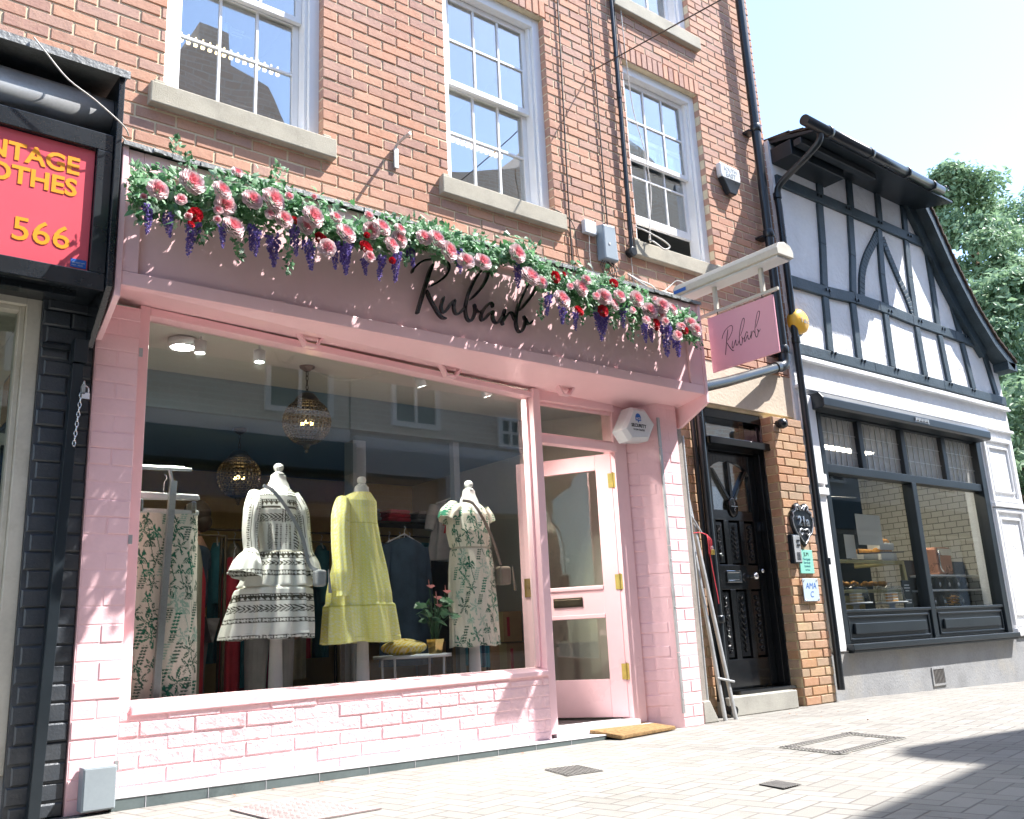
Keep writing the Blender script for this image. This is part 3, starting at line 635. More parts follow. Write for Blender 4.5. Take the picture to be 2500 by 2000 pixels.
# ---------------- interior of the shop
b = MB()
b.box(1.15, 1.20, -.08, 3.4, .0, 2.7, 0); b.box(5.30, 5.36, .0, 3.4, .0, 2.7, 0); b.box(1.15, 5.36, 3.4, 3.46, 0, 2.7, 1)
b.box(1.15, 5.36, -.08, 3.4, .03, .08, 3)
b.hexa([(1.15, -.08, 2.56), (5.36, -.08, 2.42), (5.36, -.08, 2.60), (1.15, -.08, 2.66), (1.15, 1.25, 2.60), (5.36, 1.25, 2.60), (5.36, 1.25, 2.68), (1.15, 1.25, 2.68)], 2)
b.box(1.2, 5.30, 1.26, 3.4, 2.34, 2.66, 4)
b.box(3.60, 3.72, 1.6, 1.75, .08, 2.34, 5); b.box(4.40, 4.46, 1.3, 1.36, .08, 2.34, 5)
b.box(5.20, 5.295, .0, 1.25, .08, 2.4, 0); b.build('showroom', [M['wall_in'], M['wall_yellow'], M['ceil_in'], M['floor_in'], M['ceil_blue'], M['greyplastic']], shop)

# ================================================================== vintage clothes shop on the left
vs_ = thing('vintage_shopfront', 'black painted shopfront with red and yellow sign left of the pink shop', 'shopfront', (.2, -.3, 0))
b = MB(); bricks(b, .872, 1.113, .0, 2.50, [], -.262, bl=.225, bh=.0855, mo=.006, proud=.006, jit=.004, zoff=-.02, xoff=1.112, bev=.007)
b.box(.868, 1.112, -.258, 0, 0, 2.50, 1); b.build('pier', [M['blackbrick'], M['blackbrick']], vs_)
b = MB(); b.box(.80, .868, -.235, -.10, .20, 2.458); b.box(-2.2, .80, -.235, -.10, 2.385, 2.458); b.box(.775, .80, -.205, -.10, .34, 2.385); b.box(-2.2, .775, -.205, -.10, 2.36, 2.385)
b.box(-2.2, .80, -.235, -.10, .20, .34)
f = b.build('window_frame', M['cream'], vs_, .004)
b = MB(); b.box(-2.2, .775, -.15, -.145, .34, 2.36); b.build('pane', M['glass'], f)
b = MB(); b.box(-2.2, .868, -.22, -.0, 0, .20); b.build('stall_riser', M['plinth'], vs_)
# fascia box with roller shutter housing
b = MB(); FX = 1.10
b.box(-2.2, 1.068, -.575, -.545, 3.14, 3.235); b.box(-2.2, 1.068, -.575, -.545, 2.40, 2.487); b.box(.995, 1.068, -.575, -.545, 2.487, 3.14)
b.box(-2.2, 1.068, -.54, -.50, 2.487, 3.14); b.box(-2.2, 1.068, -.30, -.26, 3.235, 3.60)
b.box(-2.2, 1.068, -.545, -.02, 2.42, 2.46)
b.prism([(1.07, -.60, 3.57), (1.07, -.60, 2.42), (1.07, -.30, 2.19), (1.07, -.26, 2.19), (1.07, -.02, 3.60)], (.03, 0, 0))
b.box(-2.2, .97, -.46, -.40, 2.385, 2.419)
fb = b.build('fascia', M['black'], vs_, .004)
b = MB(); b.hexa([(-2.2, -.62, 3.575), (1.115, -.62, 3.575), (1.115, -.62, 3.59), (-2.2, -.62, 3.59), (-2.2, -.01, 3.64), (1.115, -.01, 3.64), (1.115, -.01, 3.655), (-2.2, -.01, 3.655)])
b.box(-2.2, 1.115, -.628, -.6205, 3.55, 3.592); b.build('lead_capping', M['lead'], vs_)
b = MB(); b.lathe([(.105, -2.2), (.105, .955), (.098, .955), (.098, 1.068)], (0, -.44, 3.40), 28, axis='x'); b.build('shutter_roller', M['roller'], vs_)
b = MB(); b.box(-2.2, .993, -.548, -.541, 2.489, 3.138); sg = b.build('sign_panel', M['signred'], vs_, .006)
text_mesh('lettering', 'VINTAGE', .125, .001, M['signyellow'], sg, (.925, -.550, 2.985), align='RIGHT', bold=.0035)
text_mesh('lettering', 'CLOTHES', .125, .001, M['signyellow'], sg, (.92, -.550, 2.868), align='RIGHT', bold=.0035)
text_mesh('lettering', '566', .165, .001, M['signyellow'], sg, (.91, -.550, 2.585), align='RIGHT', bold=.001, sx=1.05)
b = MB(); b.box(.915, .985, -.5505, -.5485, 2.502, 2.545); b.build('label', M['blue'], sg)
text_mesh('lettering', 'GELASSO ART', .0095, .0003, M['paper'], sg, (.920, -.5512, 2.524)); text_mesh('lettering', '0462 - 42041', .0095, .0003, M['paper'], sg, (.920, -.5512, 2.511))
b = MB(); b.box(-2.3, -2.2, -.6, 3, 0, 3.6, 0); b.box(-2.2, 1.10, 2.2, 2.25, 0, 2.42, 0); b.box(-2.2, 1.10, -.1, 2.2, .05, .1, 1); b.box(-2.2, 1.10, -.0, 2.2, 2.42, 2.5, 0); b.box(.84, .867, -.0, 2.2, .1, 2.42, 0)
b.build('showroom', [M['cream'], M['floor_in']], vs_)
R = random.Random(11)
for k, (y, z, s, c) in enumerate(((.16, 1.98, .20, 'card'), (.27, 1.62, .20, 'paper'), (.14, 1.10, .22, 'pastry'), (.75, 1.55, .34, 'redcloth'), (.36, .72, .22, 'leafdark'))):
    t = thing('picture_frame', ['orange patterned picture high inside the vintage shop window', 'white mounted picture inside the vintage shop window', 'yellow botanical picture low inside the vintage shop window', 'red picture deeper inside the vintage shop', 'green picture lowest inside the vintage shop window'][k], 'picture', (.82, y, z), 'framed pictures on the vintage shop wall')
    b = MB(); b.box(.805, .838, y-s/2, y+s/2, z-s*.7, z+s*.7); b.build('frame', M['blackplastic'], t, .003)
    b = MB(); b.box(.801, .8045, y-s*.4, y+s*.4, z-s*.58, z+s*.58); b.build('print', M[c], t)
# shutter guide post with padlock and chain
t = thing('shutter_post', 'black steel post leaning on the black brick pier', 'post', (1.0, -.33, 0))
def ang(mb, path, wx, y0, y1):
    for (xa, za), (xb, zb) in zip(path, path[1:]):
        mb.hexa([(xa-wx, y0, za), (xa+wx, y0, za), (xb+wx, y0, zb), (xb-wx, y0, zb), (xa-wx, y1, za), (xa+wx, y1, za), (xb+wx, y1, zb), (xb-wx, y1, zb)])
b = MB(); ang(b, [(.978, 0.), (1.028, 2.09)], .024, -.345, -.285); b.build('bar', M['bakblack'], t, .003)
b = MB(); b.box(1.0, 1.066, -.36, -.28, 2.095, 2.215); b.build('top_bracket', M['bakblack'], t, .004)
b = MB(); b.box(.870, .998, -.29, -.272, 2.165, 2.19); b.build('cross_bar', M['bakblack'], t, .003)
b = MB(); b.box(1.045, 1.06, -.375, -.33, 1.93, 1.975); b.tube([(1.052, -.34, 1.97), (1.058, -.36, 2.0), (1.06, -.36, 1.98), (1.056, -.355, 1.95)], .004, 6); b.build('staple', M['galv'], t)
t = thing('padlock', 'small steel padlock on the black shutter post', 'padlock', (1.065, -.37, 1.92))
b = MB(); b.box(1.045, 1.083, -.375, -.355, 1.905, 1.94); b.build('body', M['chrome'], t, .003)
b = MB(); b.tube(smoothpath([(1.052, -.365, 1.938), (1.052, -.365, 1.962), (1.064, -.365, 1.974), (1.076, -.365, 1.962), (1.076, -.365, 1.938)]), .004, 6); b.build('shackle', M['chrome'], t)
b = MB()
for k in range(11):
    z = 1.925-k*.024; x = 1.045-k*.0016; a = k % 2*PI/2
    pts = [(x+math.cos(q)*.007*math.cos(a), -.362+math.cos(q)*.007*math.sin(a), z+math.sin(q)*.015) for q in [2*PI*i/10 for i in range(10)]]
    b.tube(pts, .0024, 5, closed=True)
tag(b.build('chain', M['chrome']), 'thin steel chain hanging from the padlock on the black post', 'chain')
t = thing('meter_cabinet', 'small pale grey metal cabinet on the ground at the pink pier foot', 'cabinet', (1.235, -.33, 0))
b = MB(); b.box(1.163, 1.307, -.37, -.29, .018, .205); b.build('body', M['greybox'], t, .004)
b = MB(); b.box(1.168, 1.302, -.3755, -.3705, .024, .199); b.build('door', M['greybox'], t, .002)

# ================================================================== flower garland
gar = thing('flower_garland', 'artificial garland of pink roses, ivy and purple wisteria draped along the pink fascia', 'garland', (3.3, -.68, 3.15))
def petal(mbx, c, ax, up, w, h, cup, mi, n=4, curl=.0):
    """a cupped petal: base at c, leaning outwards along ax, rising along up"""
    side = ax.cross(up); vs = []
    for i in range(n+1):
        t = i/n
        for j in range(n+1):
            s = (j/n-.5)*2; wid = w*math.sin(PI*min(.92, .18+t*.74))**.7
            p = c + up*(h*t) + ax*(cup*math.sin(t*PI*.6)+curl*max(0, t-.6)*h) - ax*(abs(s)**2*wid*.45) + side*(s*wid)
            vs.append(p)
    fs = [(i*(n+1)+j, i*(n+1)+j+1, (i+1)*(n+1)+j+1, (i+1)*(n+1)+j) for i in range(n) for j in range(n)]
    mbx.add(vs, fs, mi, True)
def rose_mesh(seed, kind):
    """local: faces +Z, radius ~1"""
    R = random.Random(seed); b = MB()
    layers = [(.10, 5, .17, .36, 2), (.20, 6, .21, .40, 2), (.34, 7, .28, .46, 1), (.52, 8, .38, .50, 0), (.68, 8, .46, .48, 0), (.84, 8, .54, .36, 0)]
    if kind == 'small': layers = [(.10, 4, .26, .75, 2), (.24, 5, .36, .82, 1), (.42, 5, .46, .80, 0), (.56, 5, .52, .62, 0)]
    for li, (r, n, w_, h, mi) in enumerate(layers):
        for k in range(n):
            a = 2*PI*(k+R.uniform(-.18, .18))/n+li*.7; ax = Vector((math.cos(a), math.sin(a), 0))
            lean = .15+.95*r if kind != 'small' else .1+.5*r
            up = (Vector((0, 0, 1))*math.cos(lean)+ax*math.sin(lean)).normalized(); axx = (ax - up*ax.dot(up)).normalized()
            petal(b, ax*r*.62+Vector((0, 0, -.12-.30*r)), axx, up, w_*R.uniform(.9, 1.1), h*R.uniform(.9, 1.1), .10, mi, 4, .35)
    mats = [M['rose_red']]*3 if kind == 'red' else [M['rose_out'], M['rose_mid'], M['rose_in']]
    me = bpy.data.meshes.new('rose'); me.from_pydata(b.v, [], b.f)
    for m in mats: me.materials.append(m)
    me.polygons.foreach_set('material_index', b.m); me.polygons.foreach_set('use_smooth', b.sm); me.update(); return me
RM = {'p': [rose_mesh(s, 'full') for s in (1, 2, 3, 11, 12, 13)], 's': [rose_mesh(s, 'small') for s in (4, 5)], 'R': [rose_mesh(6, 'red'), rose_mesh(7, 'red')]}
ROSES = dict(A=[(983,1167,52,'p'),(1200,1120,65,'p'),(1120,1247,42,'s'),(1383,1170,50,'p'),(1400,1265,55,'p'),(1472,1060,30,'p'),(1350,1310,35,'s'),(1215,1325,42,'R'),(1165,1345,28,'s'),(1453,1395,58,'p'),(1570,1228,53,'p'),(1705,1228,62,'p'),(1788,1220,30,'s'),(1665,1335,38,'s'),(1765,1350,48,'p'),(1345,1365,28,'s'),(1830,1360,26,'R'),(1950,1335,58,'p'),(1900,1393,48,'p'),(1995,1475,40,'R'),(2030,1530,45,'p'),(890,1222,25,'s'),(1942,1222,22,'s'),(1188,1385,22,'R')],
 B=[(-20,1340,32,'p'),(45,1437,55,'p'),(175,1340,32,'s'),(200,1422,45,'p'),(265,1400,48,'p'),(168,1527,42,'R'),(168,1455,18,'R'),(175,1593,40,'s'),(328,1510,44,'p'),(375,1475,46,'p'),(378,1415,34,'p'),(525,1465,42,'p'),(605,1470,49,'p'),(685,1550,54,'p'),(785,1610,44,'p'),(890,1615,47,'p'),(1108,1565,49,'p'),(325,1612,20,'R')],
 E=[(1190,30,55,'p'),(1255,70,34,'p'),(1342,40,34,'R'),(1392,22,15,'R'),(1422,105,27,'s'),(1383,170,48,'p'),(1500,105,46,'p'),(1530,55,28,'p'),(1487,245,32,'R'),(1583,165,29,'s'),(1640,160,44,'p'),(1700,200,40,'p'),(1738,155,36,'p'),(1635,248,35,'R'),(1700,75,28,'R'),(1845,172,44,'p'),(1807,250,26,'s'),(1950,190,28,'s'),(1925,243,44,'p'),(1985,265,38,'p'),(2000,215,42,'p'),(2068,235,34,'p'),(1890,312,31,'s'),(1967,335,33,'R'),(2010,320,28,'s'),(2098,350,28,'s'),(2083,410,40,'s')],
 H=[(70,325,36,'p'),(105,365,34,'p'),(35,372,22,'R'),(6,350,28,'s')])
R = random.Random(21); spine = []
for zn, lst in ROSES.items():
    for (x, y, r, kd) in lst:
        yy = -.935+R.uniform(-.03, .03); c = pY(*zq(zn, x, y), yy); dist = (c-CAM).dot(FW); rad = r*K*dist/FPX*(1.52 if kd == 'p' else 1.35)
        o = bpy.data.objects.new('rose', R.choice(RM[kd])); COL.objects.link(o); o.parent = gar; o.location = c-gar.location
        d = Vector((R.uniform(-.3, .35), -1, R.uniform(-.05, .45))).normalized()
        o.rotation_euler = (d.to_track_quat('Z', 'Y') @ Matrix.Rotation(R.uniform(0, 6.28), 3, 'Z').to_quaternion()).to_euler(); o.scale = (rad, rad, rad)
        spine.append((c.x, c.z))
        if kd == 'R': o['label'] = 'deep red rose'
        elif kd == 's': o['label'] = 'pink rosebud'
def wist_mesh(seed):
    R = random.Random(seed); b = MB()
    b.tube([(0, 0, .03), (.002, .001, -.5), (0, 0, -1)], .012, 4)
    for k in range(72):
        t = (k/72)**.95; rr = (.17*(1-t)**.8+.035)*(1+.25*math.sin(k*.9)); a = k*2.4+R.uniform(-.5, .5); z = -.02-t*.98+R.uniform(-.02, .02)
        c = Vector((math.cos(a)*rr*R.uniform(.55, 1), math.sin(a)*rr*R.uniform(.55, 1), z)); s = (.088-.052*t)*R.uniform(.7, 1.25)
        for q in range(3):
            n = Vector((R.gauss(0, 1), R.gauss(0, 1), R.gauss(0, .6))).normalized(); u = n.orthogonal().normalized(); v = n.cross(u)
            b.add([c-u*s, c-v*s*.7+n*s*.3, c+u*s, c+v*s*.7+n*s*.3], [(0, 1, 2, 3)], 0)
    me = bpy.data.meshes.new('wisteria'); me.from_pydata(b.v, [], b.f); me.materials.append(M['wist']); me.update(); return me
WM = [wist_mesh(s) for s in (1, 2, 3, 4, 5, 6)]
WIST = dict(A=[(925,1290,1472),(1035,1330,1490),(1200,1400,1592),(1378,1410,1562),(1560,1410,1560),(1590,1440,1592),(1690,1470,1660),(1820,1425,1592),(1905,1510,1705),(2070,1520,1672),(2125,1500,1700)],
 B=[(30,1540,1715),(55,1530,1640),(150,1610,1725),(262,1600,1755),(352,1580,1745),(430,1500,1672),(735,1570,1700)],
 E=[(1105,-20,110),(1290,165,302),(1380,225,347),(1460,275,382),(1590,240,380),(1615,290,450),(1745,240,365),(1885,350,450),(1920,370,456),(2015,340,542),(2080,420,550),(1642,290,400)])
for zn, lst in WIST.items():
    for x, y0, y1 in lst:
        yy = -.86+R.uniform(-.04, .04); a = pY(*zq(zn, x, y0-15), yy); c = pY(*zq(zn, x, y1), yy); L = a.z-c.z
        o = bpy.data.objects.new('wisteria', R.choice(WM)); COL.objects.link(o); o.parent = gar; o.location = a-gar.location
        o.scale = (L*R.uniform(.75, 1.05), L*R.uniform(.75, 1.05), L*R.uniform(.88, 1.0)); o.rotation_euler = (R.uniform(-.14, .14), R.uniform(-.14, .14), R.uniform(0, 6)); spine.append((a.x, a.z)) if R.random() < .5 else None
# foliage: thousands of small lobed leaves on a centre line through the blooms
sp = sorted(spine); LX = np.array([p[0] for p in sp]); LZ = np.array([p[1] for p in sp])
def cz(x):
    w_ = np.exp(-((LX-x)/.14)**2); return float((w_*LZ).sum()/w_.sum())
def leaf(b, c, d, n, L, W, lobes):
    s = d.cross(n).normalized()
    if lobes: pts = [(0, 0), (.55, .1), (.95, .05), (.62, .42), (.6, .72), (.28, .6), (0, 1.05), (-.28, .6), (-.6, .72), (-.62, .42), (-.95, .05), (-.55, .1)]
    else: pts = [(0, 0), (.45, .25), (.5, .5), (.28, .8), (0, 1.1), (-.28, .8), (-.5, .5), (-.45, .25)]
    vs = [c+d*L*.45] + [c+s*W*x+d*L*y+n*(-.18*L*(abs(x)**1.5)-.12*L*y*y) for x, y in pts]; k = len(pts)
    b.add(vs, [(0, i+1, (i+1) % k+1) for i in range(k)], 0)
fol = MB(); R = random.Random(5); YR = -.935; XR0 = pY(322, 440, YR).x; XR1 = pY(1702, 830, YR).x
for k in range(9400):
    x = R.uniform(XR0, XR1); thick = .11+.035*math.sin(x*5)+.02*math.sin(x*13)
    if 2.45 < x < 3.35: thick *= .60
    z0 = cz(x); y = R.uniform(-.885, -.60); z = z0+.015+max(-.15, min(.15, R.gauss(0, thick*.50))); z = .68+(z-.68)*(y+5)/(5+YR); xq = x*(y+5)/(5+YR)
    if R.random() < .05: z += R.uniform(.03, .12)
    c = Vector((xq, y, z)); d = Vector((R.gauss(0, 1), R.gauss(-.3, .6), R.gauss(-.35, .8))).normalized()
    n = Vector((R.gauss(0, .5), R.gauss(-.9, .4), R.gauss(.6, .5))); n = (n-d*n.dot(d)).normalized()
    L = R.uniform(.032, .058); leaf(fol, c, d, n, L, L*R.uniform(.45, .6), R.random() < .65)
for zn, x, y0, y1 in (('A', 1780, 1440, 1700), ('A', 1485, 1440, 1620), ('A', 1255, 1400, 1510), ('A', 875, 1250, 1390), ('A', 1075, 950, 850), ('A', 1720, 1130, 1010), ('A', 1160, 1080, 960), ('B', 570, 1440, 1380), ('B', 1185, 1580, 1500), ('E', 1240, 170, 300), ('E', 1700, 290, 360), ('E', 1800, 330, 440), ('E', 1400, 200, 320), ('B', 400, 1560, 1640), ('H', 110, 370, 490), ('A', 850, 1000, 1050), ('A', 835, 1180, 1170), ('E', 1500, 250, 330), ('B', 880, 1500, 1460), ('B', 1640, 1680, 1740)):
    p0 = pY(*zq(zn, x, y0), -.86); p1 = pY(*zq(zn, x, y1), -.84); n_ = int(8+abs((p1-p0).length)*120)
    for k in range(n_):
        t = k/n_; c = p0.lerp(p1, t)+Vector((R.gauss(0, .016*(1-t)+.008), R.uniform(-.03, .02), 0)); d = Vector((R.gauss(0, .8), R.gauss(-.2, .3), (p1.z-p0.z)/abs(p1.z-p0.z)*.8)).normalized()
        n = Vector((R.gauss(0, .3), -1, .4)); n = (n-d*n.dot(d)).normalized(); L = R.uniform(.02, .035); leaf(fol, c, d, n, L, L*.55, k % 2)
fo = fol.build('foliage', M['ivy'], gar); fo['kind'] = 'stuff'
b = MB()
for s in range(3):
    b.tube([(x, -.66+.03*math.sin(x*9+s*2), .68+(cz(x*4.065/4.34)-.68)*4.34/4.065+.03*math.sin(x*11+s)) for x in np.linspace(1.25, 5.3, 70)], .005, 5)
b.build('stem', M['leafdark'], gar)

# ================================================================== hanging sign and trough light
LXX = 5.64
t = thing('sign_light', 'old cream trough light projecting from the wall above the hanging pink sign', 'sign light', (LXX, -.6, 3.5))
b = MB(); prof = [(-.10, .0), (.10, .0), (.105, .05), (.075, .095), (0, .115), (-.075, .095), (-.105, .05)]
q0, q1 = pX(*zq('H', 5, 120), LXX), pX(*zq('C', 715, 1640), LXX); LY0, LY1 = q0.y, q1.y+.07; vs0 = [(LXX+x, LY0, 3.36+z) for x, z in prof]; b.prism(vs0, (0, LY1-LY0, 0)); b.build('housing', M['cream'], t, .006)
b = MB(); b.box(LXX-.078, LXX+.078, LY1+.02, LY0-.02, 3.343, 3.3595); b.build('diffuser', M['plastic'], t, .003)
b = MB(); b.box(LXX-.012, LXX+.012, LY1+.10, -.04, 3.125, 3.15); b.box(LXX-.015, LXX+.015, LY0-.36, LY0-.33, 3.15, 3.343); b.box(LXX-.015, LXX+.015, LY1+.22, LY1+.25, 3.15, 3.343); b.box(LXX-.04, LXX+.04, -.05, -.036, 3.08, 3.20)
b.build('bracket', M['cream'], t, .003)
b = MB(); b.box(LXX-.1065, LXX-.1055, LY0-.14, LY0-.01, 3.37, 3.40); b.build('sticker', M['blue'], t)
SX = 5.62
t = thing('hanging_sign', 'pink hanging sign with black script shop name over the pavement', 'hanging sign', (SX, -.75, 2.95))
S4 = [pX(*zq('H', *p), SX) for p in ((175, 285), (580, 165), (622, 525), (203, 620))]
ya, yb = (S4[0].y+S4[3].y)/2, (S4[1].y+S4[2].y)/2; za, zb = (S4[2].z+S4[3].z)/2, (S4[0].z+S4[1].z)/2
b = MB(); b.box(SX-.008, SX+.008, yb, ya, za, zb); pnl = b.build('panel', M['pinksign'], t, .003)
b = MB()
for L in STROKES:
    for pts, wd in L:
        # the same strokes on the sign's near face: across = -y, up = z
        stroke(b, pts, wd*.52, lambda p: Vector((SX-.0085, ya-(ya-yb)*(.20+.58*(p.x-140)/1780), za+(zb-za)*(.50-.34*((p.y-.335*(p.x-140))-430)/640))), Vector((-1, 0, 0)), .0015)
b.build('lettering', M['letter'], pnl)
b = MB()
for yy in (ya-.10, yb+.10): b.tube([(SX, yy, zb-.005), (SX, yy, 3.125)], .004, 6)
b.build('hanger', M['darkmetal'], t)

# ================================================================== things on the brick wall
t = thing('alarm_box', 'white shield-shaped alarm box with black base high on the brick wall', 'alarm box', (6.85, -.04, 4.9))
P = [(6.70, 5.075), (7.0, 5.065), (7.005, 4.95), (6.90, 4.80), (6.80, 4.80), (6.70, 4.95)]
b = MB(); b.xz([(x, z+.0) for x, z in P], -.07, -.012); b.build('cover', M['plastic'], t, .012)
b = MB(); b.xz([(6.705, 4.925), (7.0, 4.93), (6.90, 4.765), (6.80, 4.765)], -.078, -.014); b.build('base', M['blackplastic'], t, .010)
text_mesh('lettering', 'SOUTH', .06, .0005, M['greyplastic'], t, (6.85, -.0712, 5.00), align='CENTER'); text_mesh('lettering', 'EAST', .07, .0005, M['greyplastic'], t, (6.85, -.0712, 4.94), align='CENTER', bold=.001)
t = thing('alarm_box', 'white hexagonal security alarm box beside the pink door', 'alarm box', (5.0, -.3, 2.2))
H6 = [(4.935, 2.345), (5.085, 2.345), (5.185, 2.235), (5.10, 2.095), (4.885, 2.075), (4.818, 2.155)]
hc = Vector((5.0, 0, 2.2))
b = MB(); back = [(x, -.20, z) for x, z in H6]; mid_ = [(x, -.30, z) for x, z in H6]
frn = [((x-hc.x)*.80+hc.x-.01, -.335, (z-hc.z)*.80+hc.z) for x, z in H6]
b.add(back+mid_+frn, [tuple(range(12, 18))[::1]]+[(i, (i+1) % 6, (i+1) % 6+6, i+6) for i in range(6)]+[(i+6, (i+1) % 6+6, (i+1) % 6+12, i+12) for i in range(6)]+[tuple(range(5, -1, -1))])
b.build('cover', M['plastic'], t, .004)
text_mesh('lettering', 'SECURITY', .036, .0005, M['letter'], t, (4.975, -.3362, 2.185), align='CENTER', bold=.0008, xdir=(1, 0, .0)); text_mesh('lettering', '01234 766705', .021, .0005, M['letter'], t, (4.975, -.3362, 2.158), align='CENTER')
b = MB(); b.lathe([(.028, -.0008), (.028, 0)], (4.975, -.3355, 2.265), 14, axis='y'); b.box(4.945, 5.005, -.3364, -.3356, 2.235, 2.27); b.box(4.970, 4.980, -.3364, -.3356, 2.222, 2.236); b.build('emblem', M['blue'], t)
text_mesh('lettering', 'ACE', .026, .0005, M['paper'], t, (4.975, -.3372, 2.243), align='CENTER', bold=.0005)
t = thing('alarm_box', 'round yellow alarm box on the white timbered wall', 'alarm box', (7.70, -.1, 3.65))
c = pY(*zq('H', 733, 320), -.10); b = MB(); b.lathe([(.118, .05), (.128, .0), (.122, -.035), (.09, -.06), (0, -.068)], (c.x, c.y, c.z), 28, axis='y'); b.build('cover', M['yellow'], t)
b = MB(); b.lathe([(.110, .052), (.110, .02)], (c.x+.005, c.y-.002, c.z-.035), 24, axis='y'); b.build('base', M['greyplastic'], t)
text_mesh('lettering', 'Yale', .085, .0006, M['greyplastic'], t, (c.x+.01, c.y-.069, c.z-.03), align='CENTER')
t = thing('junction_box', 'small square white junction box under the middle upper window', 'junction box', (4.9, -.03, 3.94), 'junction boxes on the brick wall')
b = MB(); b.box(4.835, 4.965, -.055, -.012, 3.87, 3.985); b.build('cover', M['plastic'], t, .005)
for n, (x0, x1, z0, z1, lab) in enumerate(((5.49, 5.60, 3.36, 3.46, 'left white junction box above the right end of the garland'), (5.66, 5.78, 3.38, 3.50, 'white junction box nearest the trough light'))):
    t = thing('junction_box', lab, 'junction box', ((x0+x1)/2, -.05, z0), 'junction boxes on the brick wall')
    b = MB(); b.box(x0, x1, -.12, -.012, z0, z1); b.build('cover', M['plastic'], t, .006)
t = thing('cable_cabinet', 'tall grey plastic cable cabinet on the brick wall above the garland', 'cable cabinet', (5.08, -.06, 3.7))
b = MB(); b.add([(4.99, -.012, 3.98), (5.15, -.012, 3.99), (5.17, -.012, 3.66), (4.99, -.012, 3.66), (5.0, -.10, 3.965), (5.14, -.10, 3.975), (5.155, -.10, 3.66), (5.0, -.10, 3.66)],
    [(7, 6, 5, 4), (0, 1, 2, 3), (4, 5, 1, 0), (5, 6, 2, 1), (6, 7, 3, 2), (7, 4, 0, 3)]); b.build('cover', M['greyplastic'], t, .012)
b = MB(); b.lathe([(.012, 0), (.012, -.004)], (5.06, -.1, 3.80), 10, axis='y'); b.build('lock', M['galv'], t)
b = MB(); R = random.Random(2)
for k in range(9):
    x = R.uniform(5.01, 5.13); b.tube(smoothpath([(x, -.05, 3.66), (x+R.uniform(-.05, .05), -.07, 3.60), (x+R.uniform(-.1, .1), -.06, 3.52), (x+R.uniform(-.12, .12), -.04, 3.44)]), .004, 5)
b.build('wiring', M['cable'], t)
t = thing('wall_bracket', 'small steel arm bracket on the bricks between two upper windows', 'bracket', (3.06, -.05, 4.05))
b = MB(); b.tube([(3.065, -.02, 3.93), (3.065, -.02, 4.085), (3.065, -.055, 4.10), (3.08, -.19, 4.115)], .011, 8); b.box(3.05, 3.082, -.03, -.011, 3.92, 4.07); b.build('arm', M['galv'], t)
def cable(lab, path, r, m, cat='cable', grp='cables on the brick wall', name='cable'):
    b = MB(); b.tube(smoothpath(path, 4), r, 6); return tag(b.build(name, M[m]), lab, cat, grp)
def clips(pth, r):
    pass
cable('thin brown cable right of the middle upper window', [(4.735, -.022, 7.5), (4.73, -.022, 6.0), (4.715, -.022, 5.0), (4.70, -.022, 4.2), (4.697, -.022, 3.5), (4.69, -.05, 3.3)], .0075, 'cable')
cable('thin brown cable running down to the cable cabinet', [(5.132, -.022, 7.5), (5.129, -.022, 6.2), (5.126, -.022, 5.5), (5.128, -.022, 4.7), (5.13, -.022, 4.0)], .007, 'cable')
cable('thin dark cable close beside the black conduit', [(5.44, -.022, 7.5), (5.44, -.022, 6.2), (5.435, -.022, 5.2), (5.43, -.022, 4.1), (5.46, -.022, 3.95)], .006, 'cable')
t = thing('conduit', 'black conduit pipe left of the right upper window', 'conduit', (5.38, -.04, 3.8))
b = MB(); b.tube([(5.385, -.045, 8), (5.383, -.045, 5.35), (5.375, -.045, 3.86)], .018, 10); b.tube([(5.383, -.045, 5.30), (5.383, -.045, 5.36)], .024, 10); b.build('pipe', M['blackplastic'], t)
b = MB(); b.lathe([(.042, .04), (.042, -.02), (.036, -.024)], (5.375, -.05, 3.82), 16, axis='y'); b.build('end_box', M['blackplastic'], t)
cable('white cable looped over the right upper window', [(5.52, -.03, 6.4), (5.53, -.03, 5.9), (5.60, .0, 5.3), (5.68, -.02, 4.9), (5.72, -.02, 4.5), (5.64, -.04, 4.15), (5.62, -.05, 3.97), (5.56, -.09, 3.99), (5.58, -.09, 4.03)], .005, 'wcable')
cable('thick white cable bent over the left end of the right sill', [(5.47, -.03, 4.08), (5.50, -.10, 4.03), (5.70, -.13, 3.97), (5.77, -.13, 3.93), (5.70, -.13, 3.89), (5.60, -.12, 3.93), (5.56, -.08, 3.97)], .007, 'wcable')
cable('pale cable from the conduit down to the capping', [(5.39, -.02, 3.78), (5.395, -.02, 3.5), (5.40, -.02, 3.38), (5.34, -.1, 3.33)], .004, 'wcable')
cable('thin dark cable under the right end of the middle sill', [(4.50, -.03, 4.0), (4.62, -.03, 3.98), (4.74, -.025, 3.9), (4.77, -.03, 3.6), (4.88, -.04, 3.42)], .004, 'cable')
cable('pale cable dropping from the square junction box', [(4.90, -.03, 3.87), (4.89, -.03, 3.62), (4.93, -.04, 3.52), (5.03, -.04, 3.49)], .004, 'wcable')
cable('pale cable on the capping near the trough light', [(5.30, -.25, 3.42), (5.30, -.05, 3.60), (5.45, -.03, 3.585), (5.62, -.04, 3.55), (5.70, -.03, 3.42), (5.78, -.03, 3.36)], .008, 'wcable')
cable('white cable looped from the trough light to the capping', [(5.62, -.42, 3.44), (5.58, -.34, 3.50), (5.50, -.32, 3.44), (5.40, -.34, 3.37), (5.30, -.36, 3.34), (5.36, -.38, 3.30), (5.5, -.4, 3.29)], .005, 'wcable')
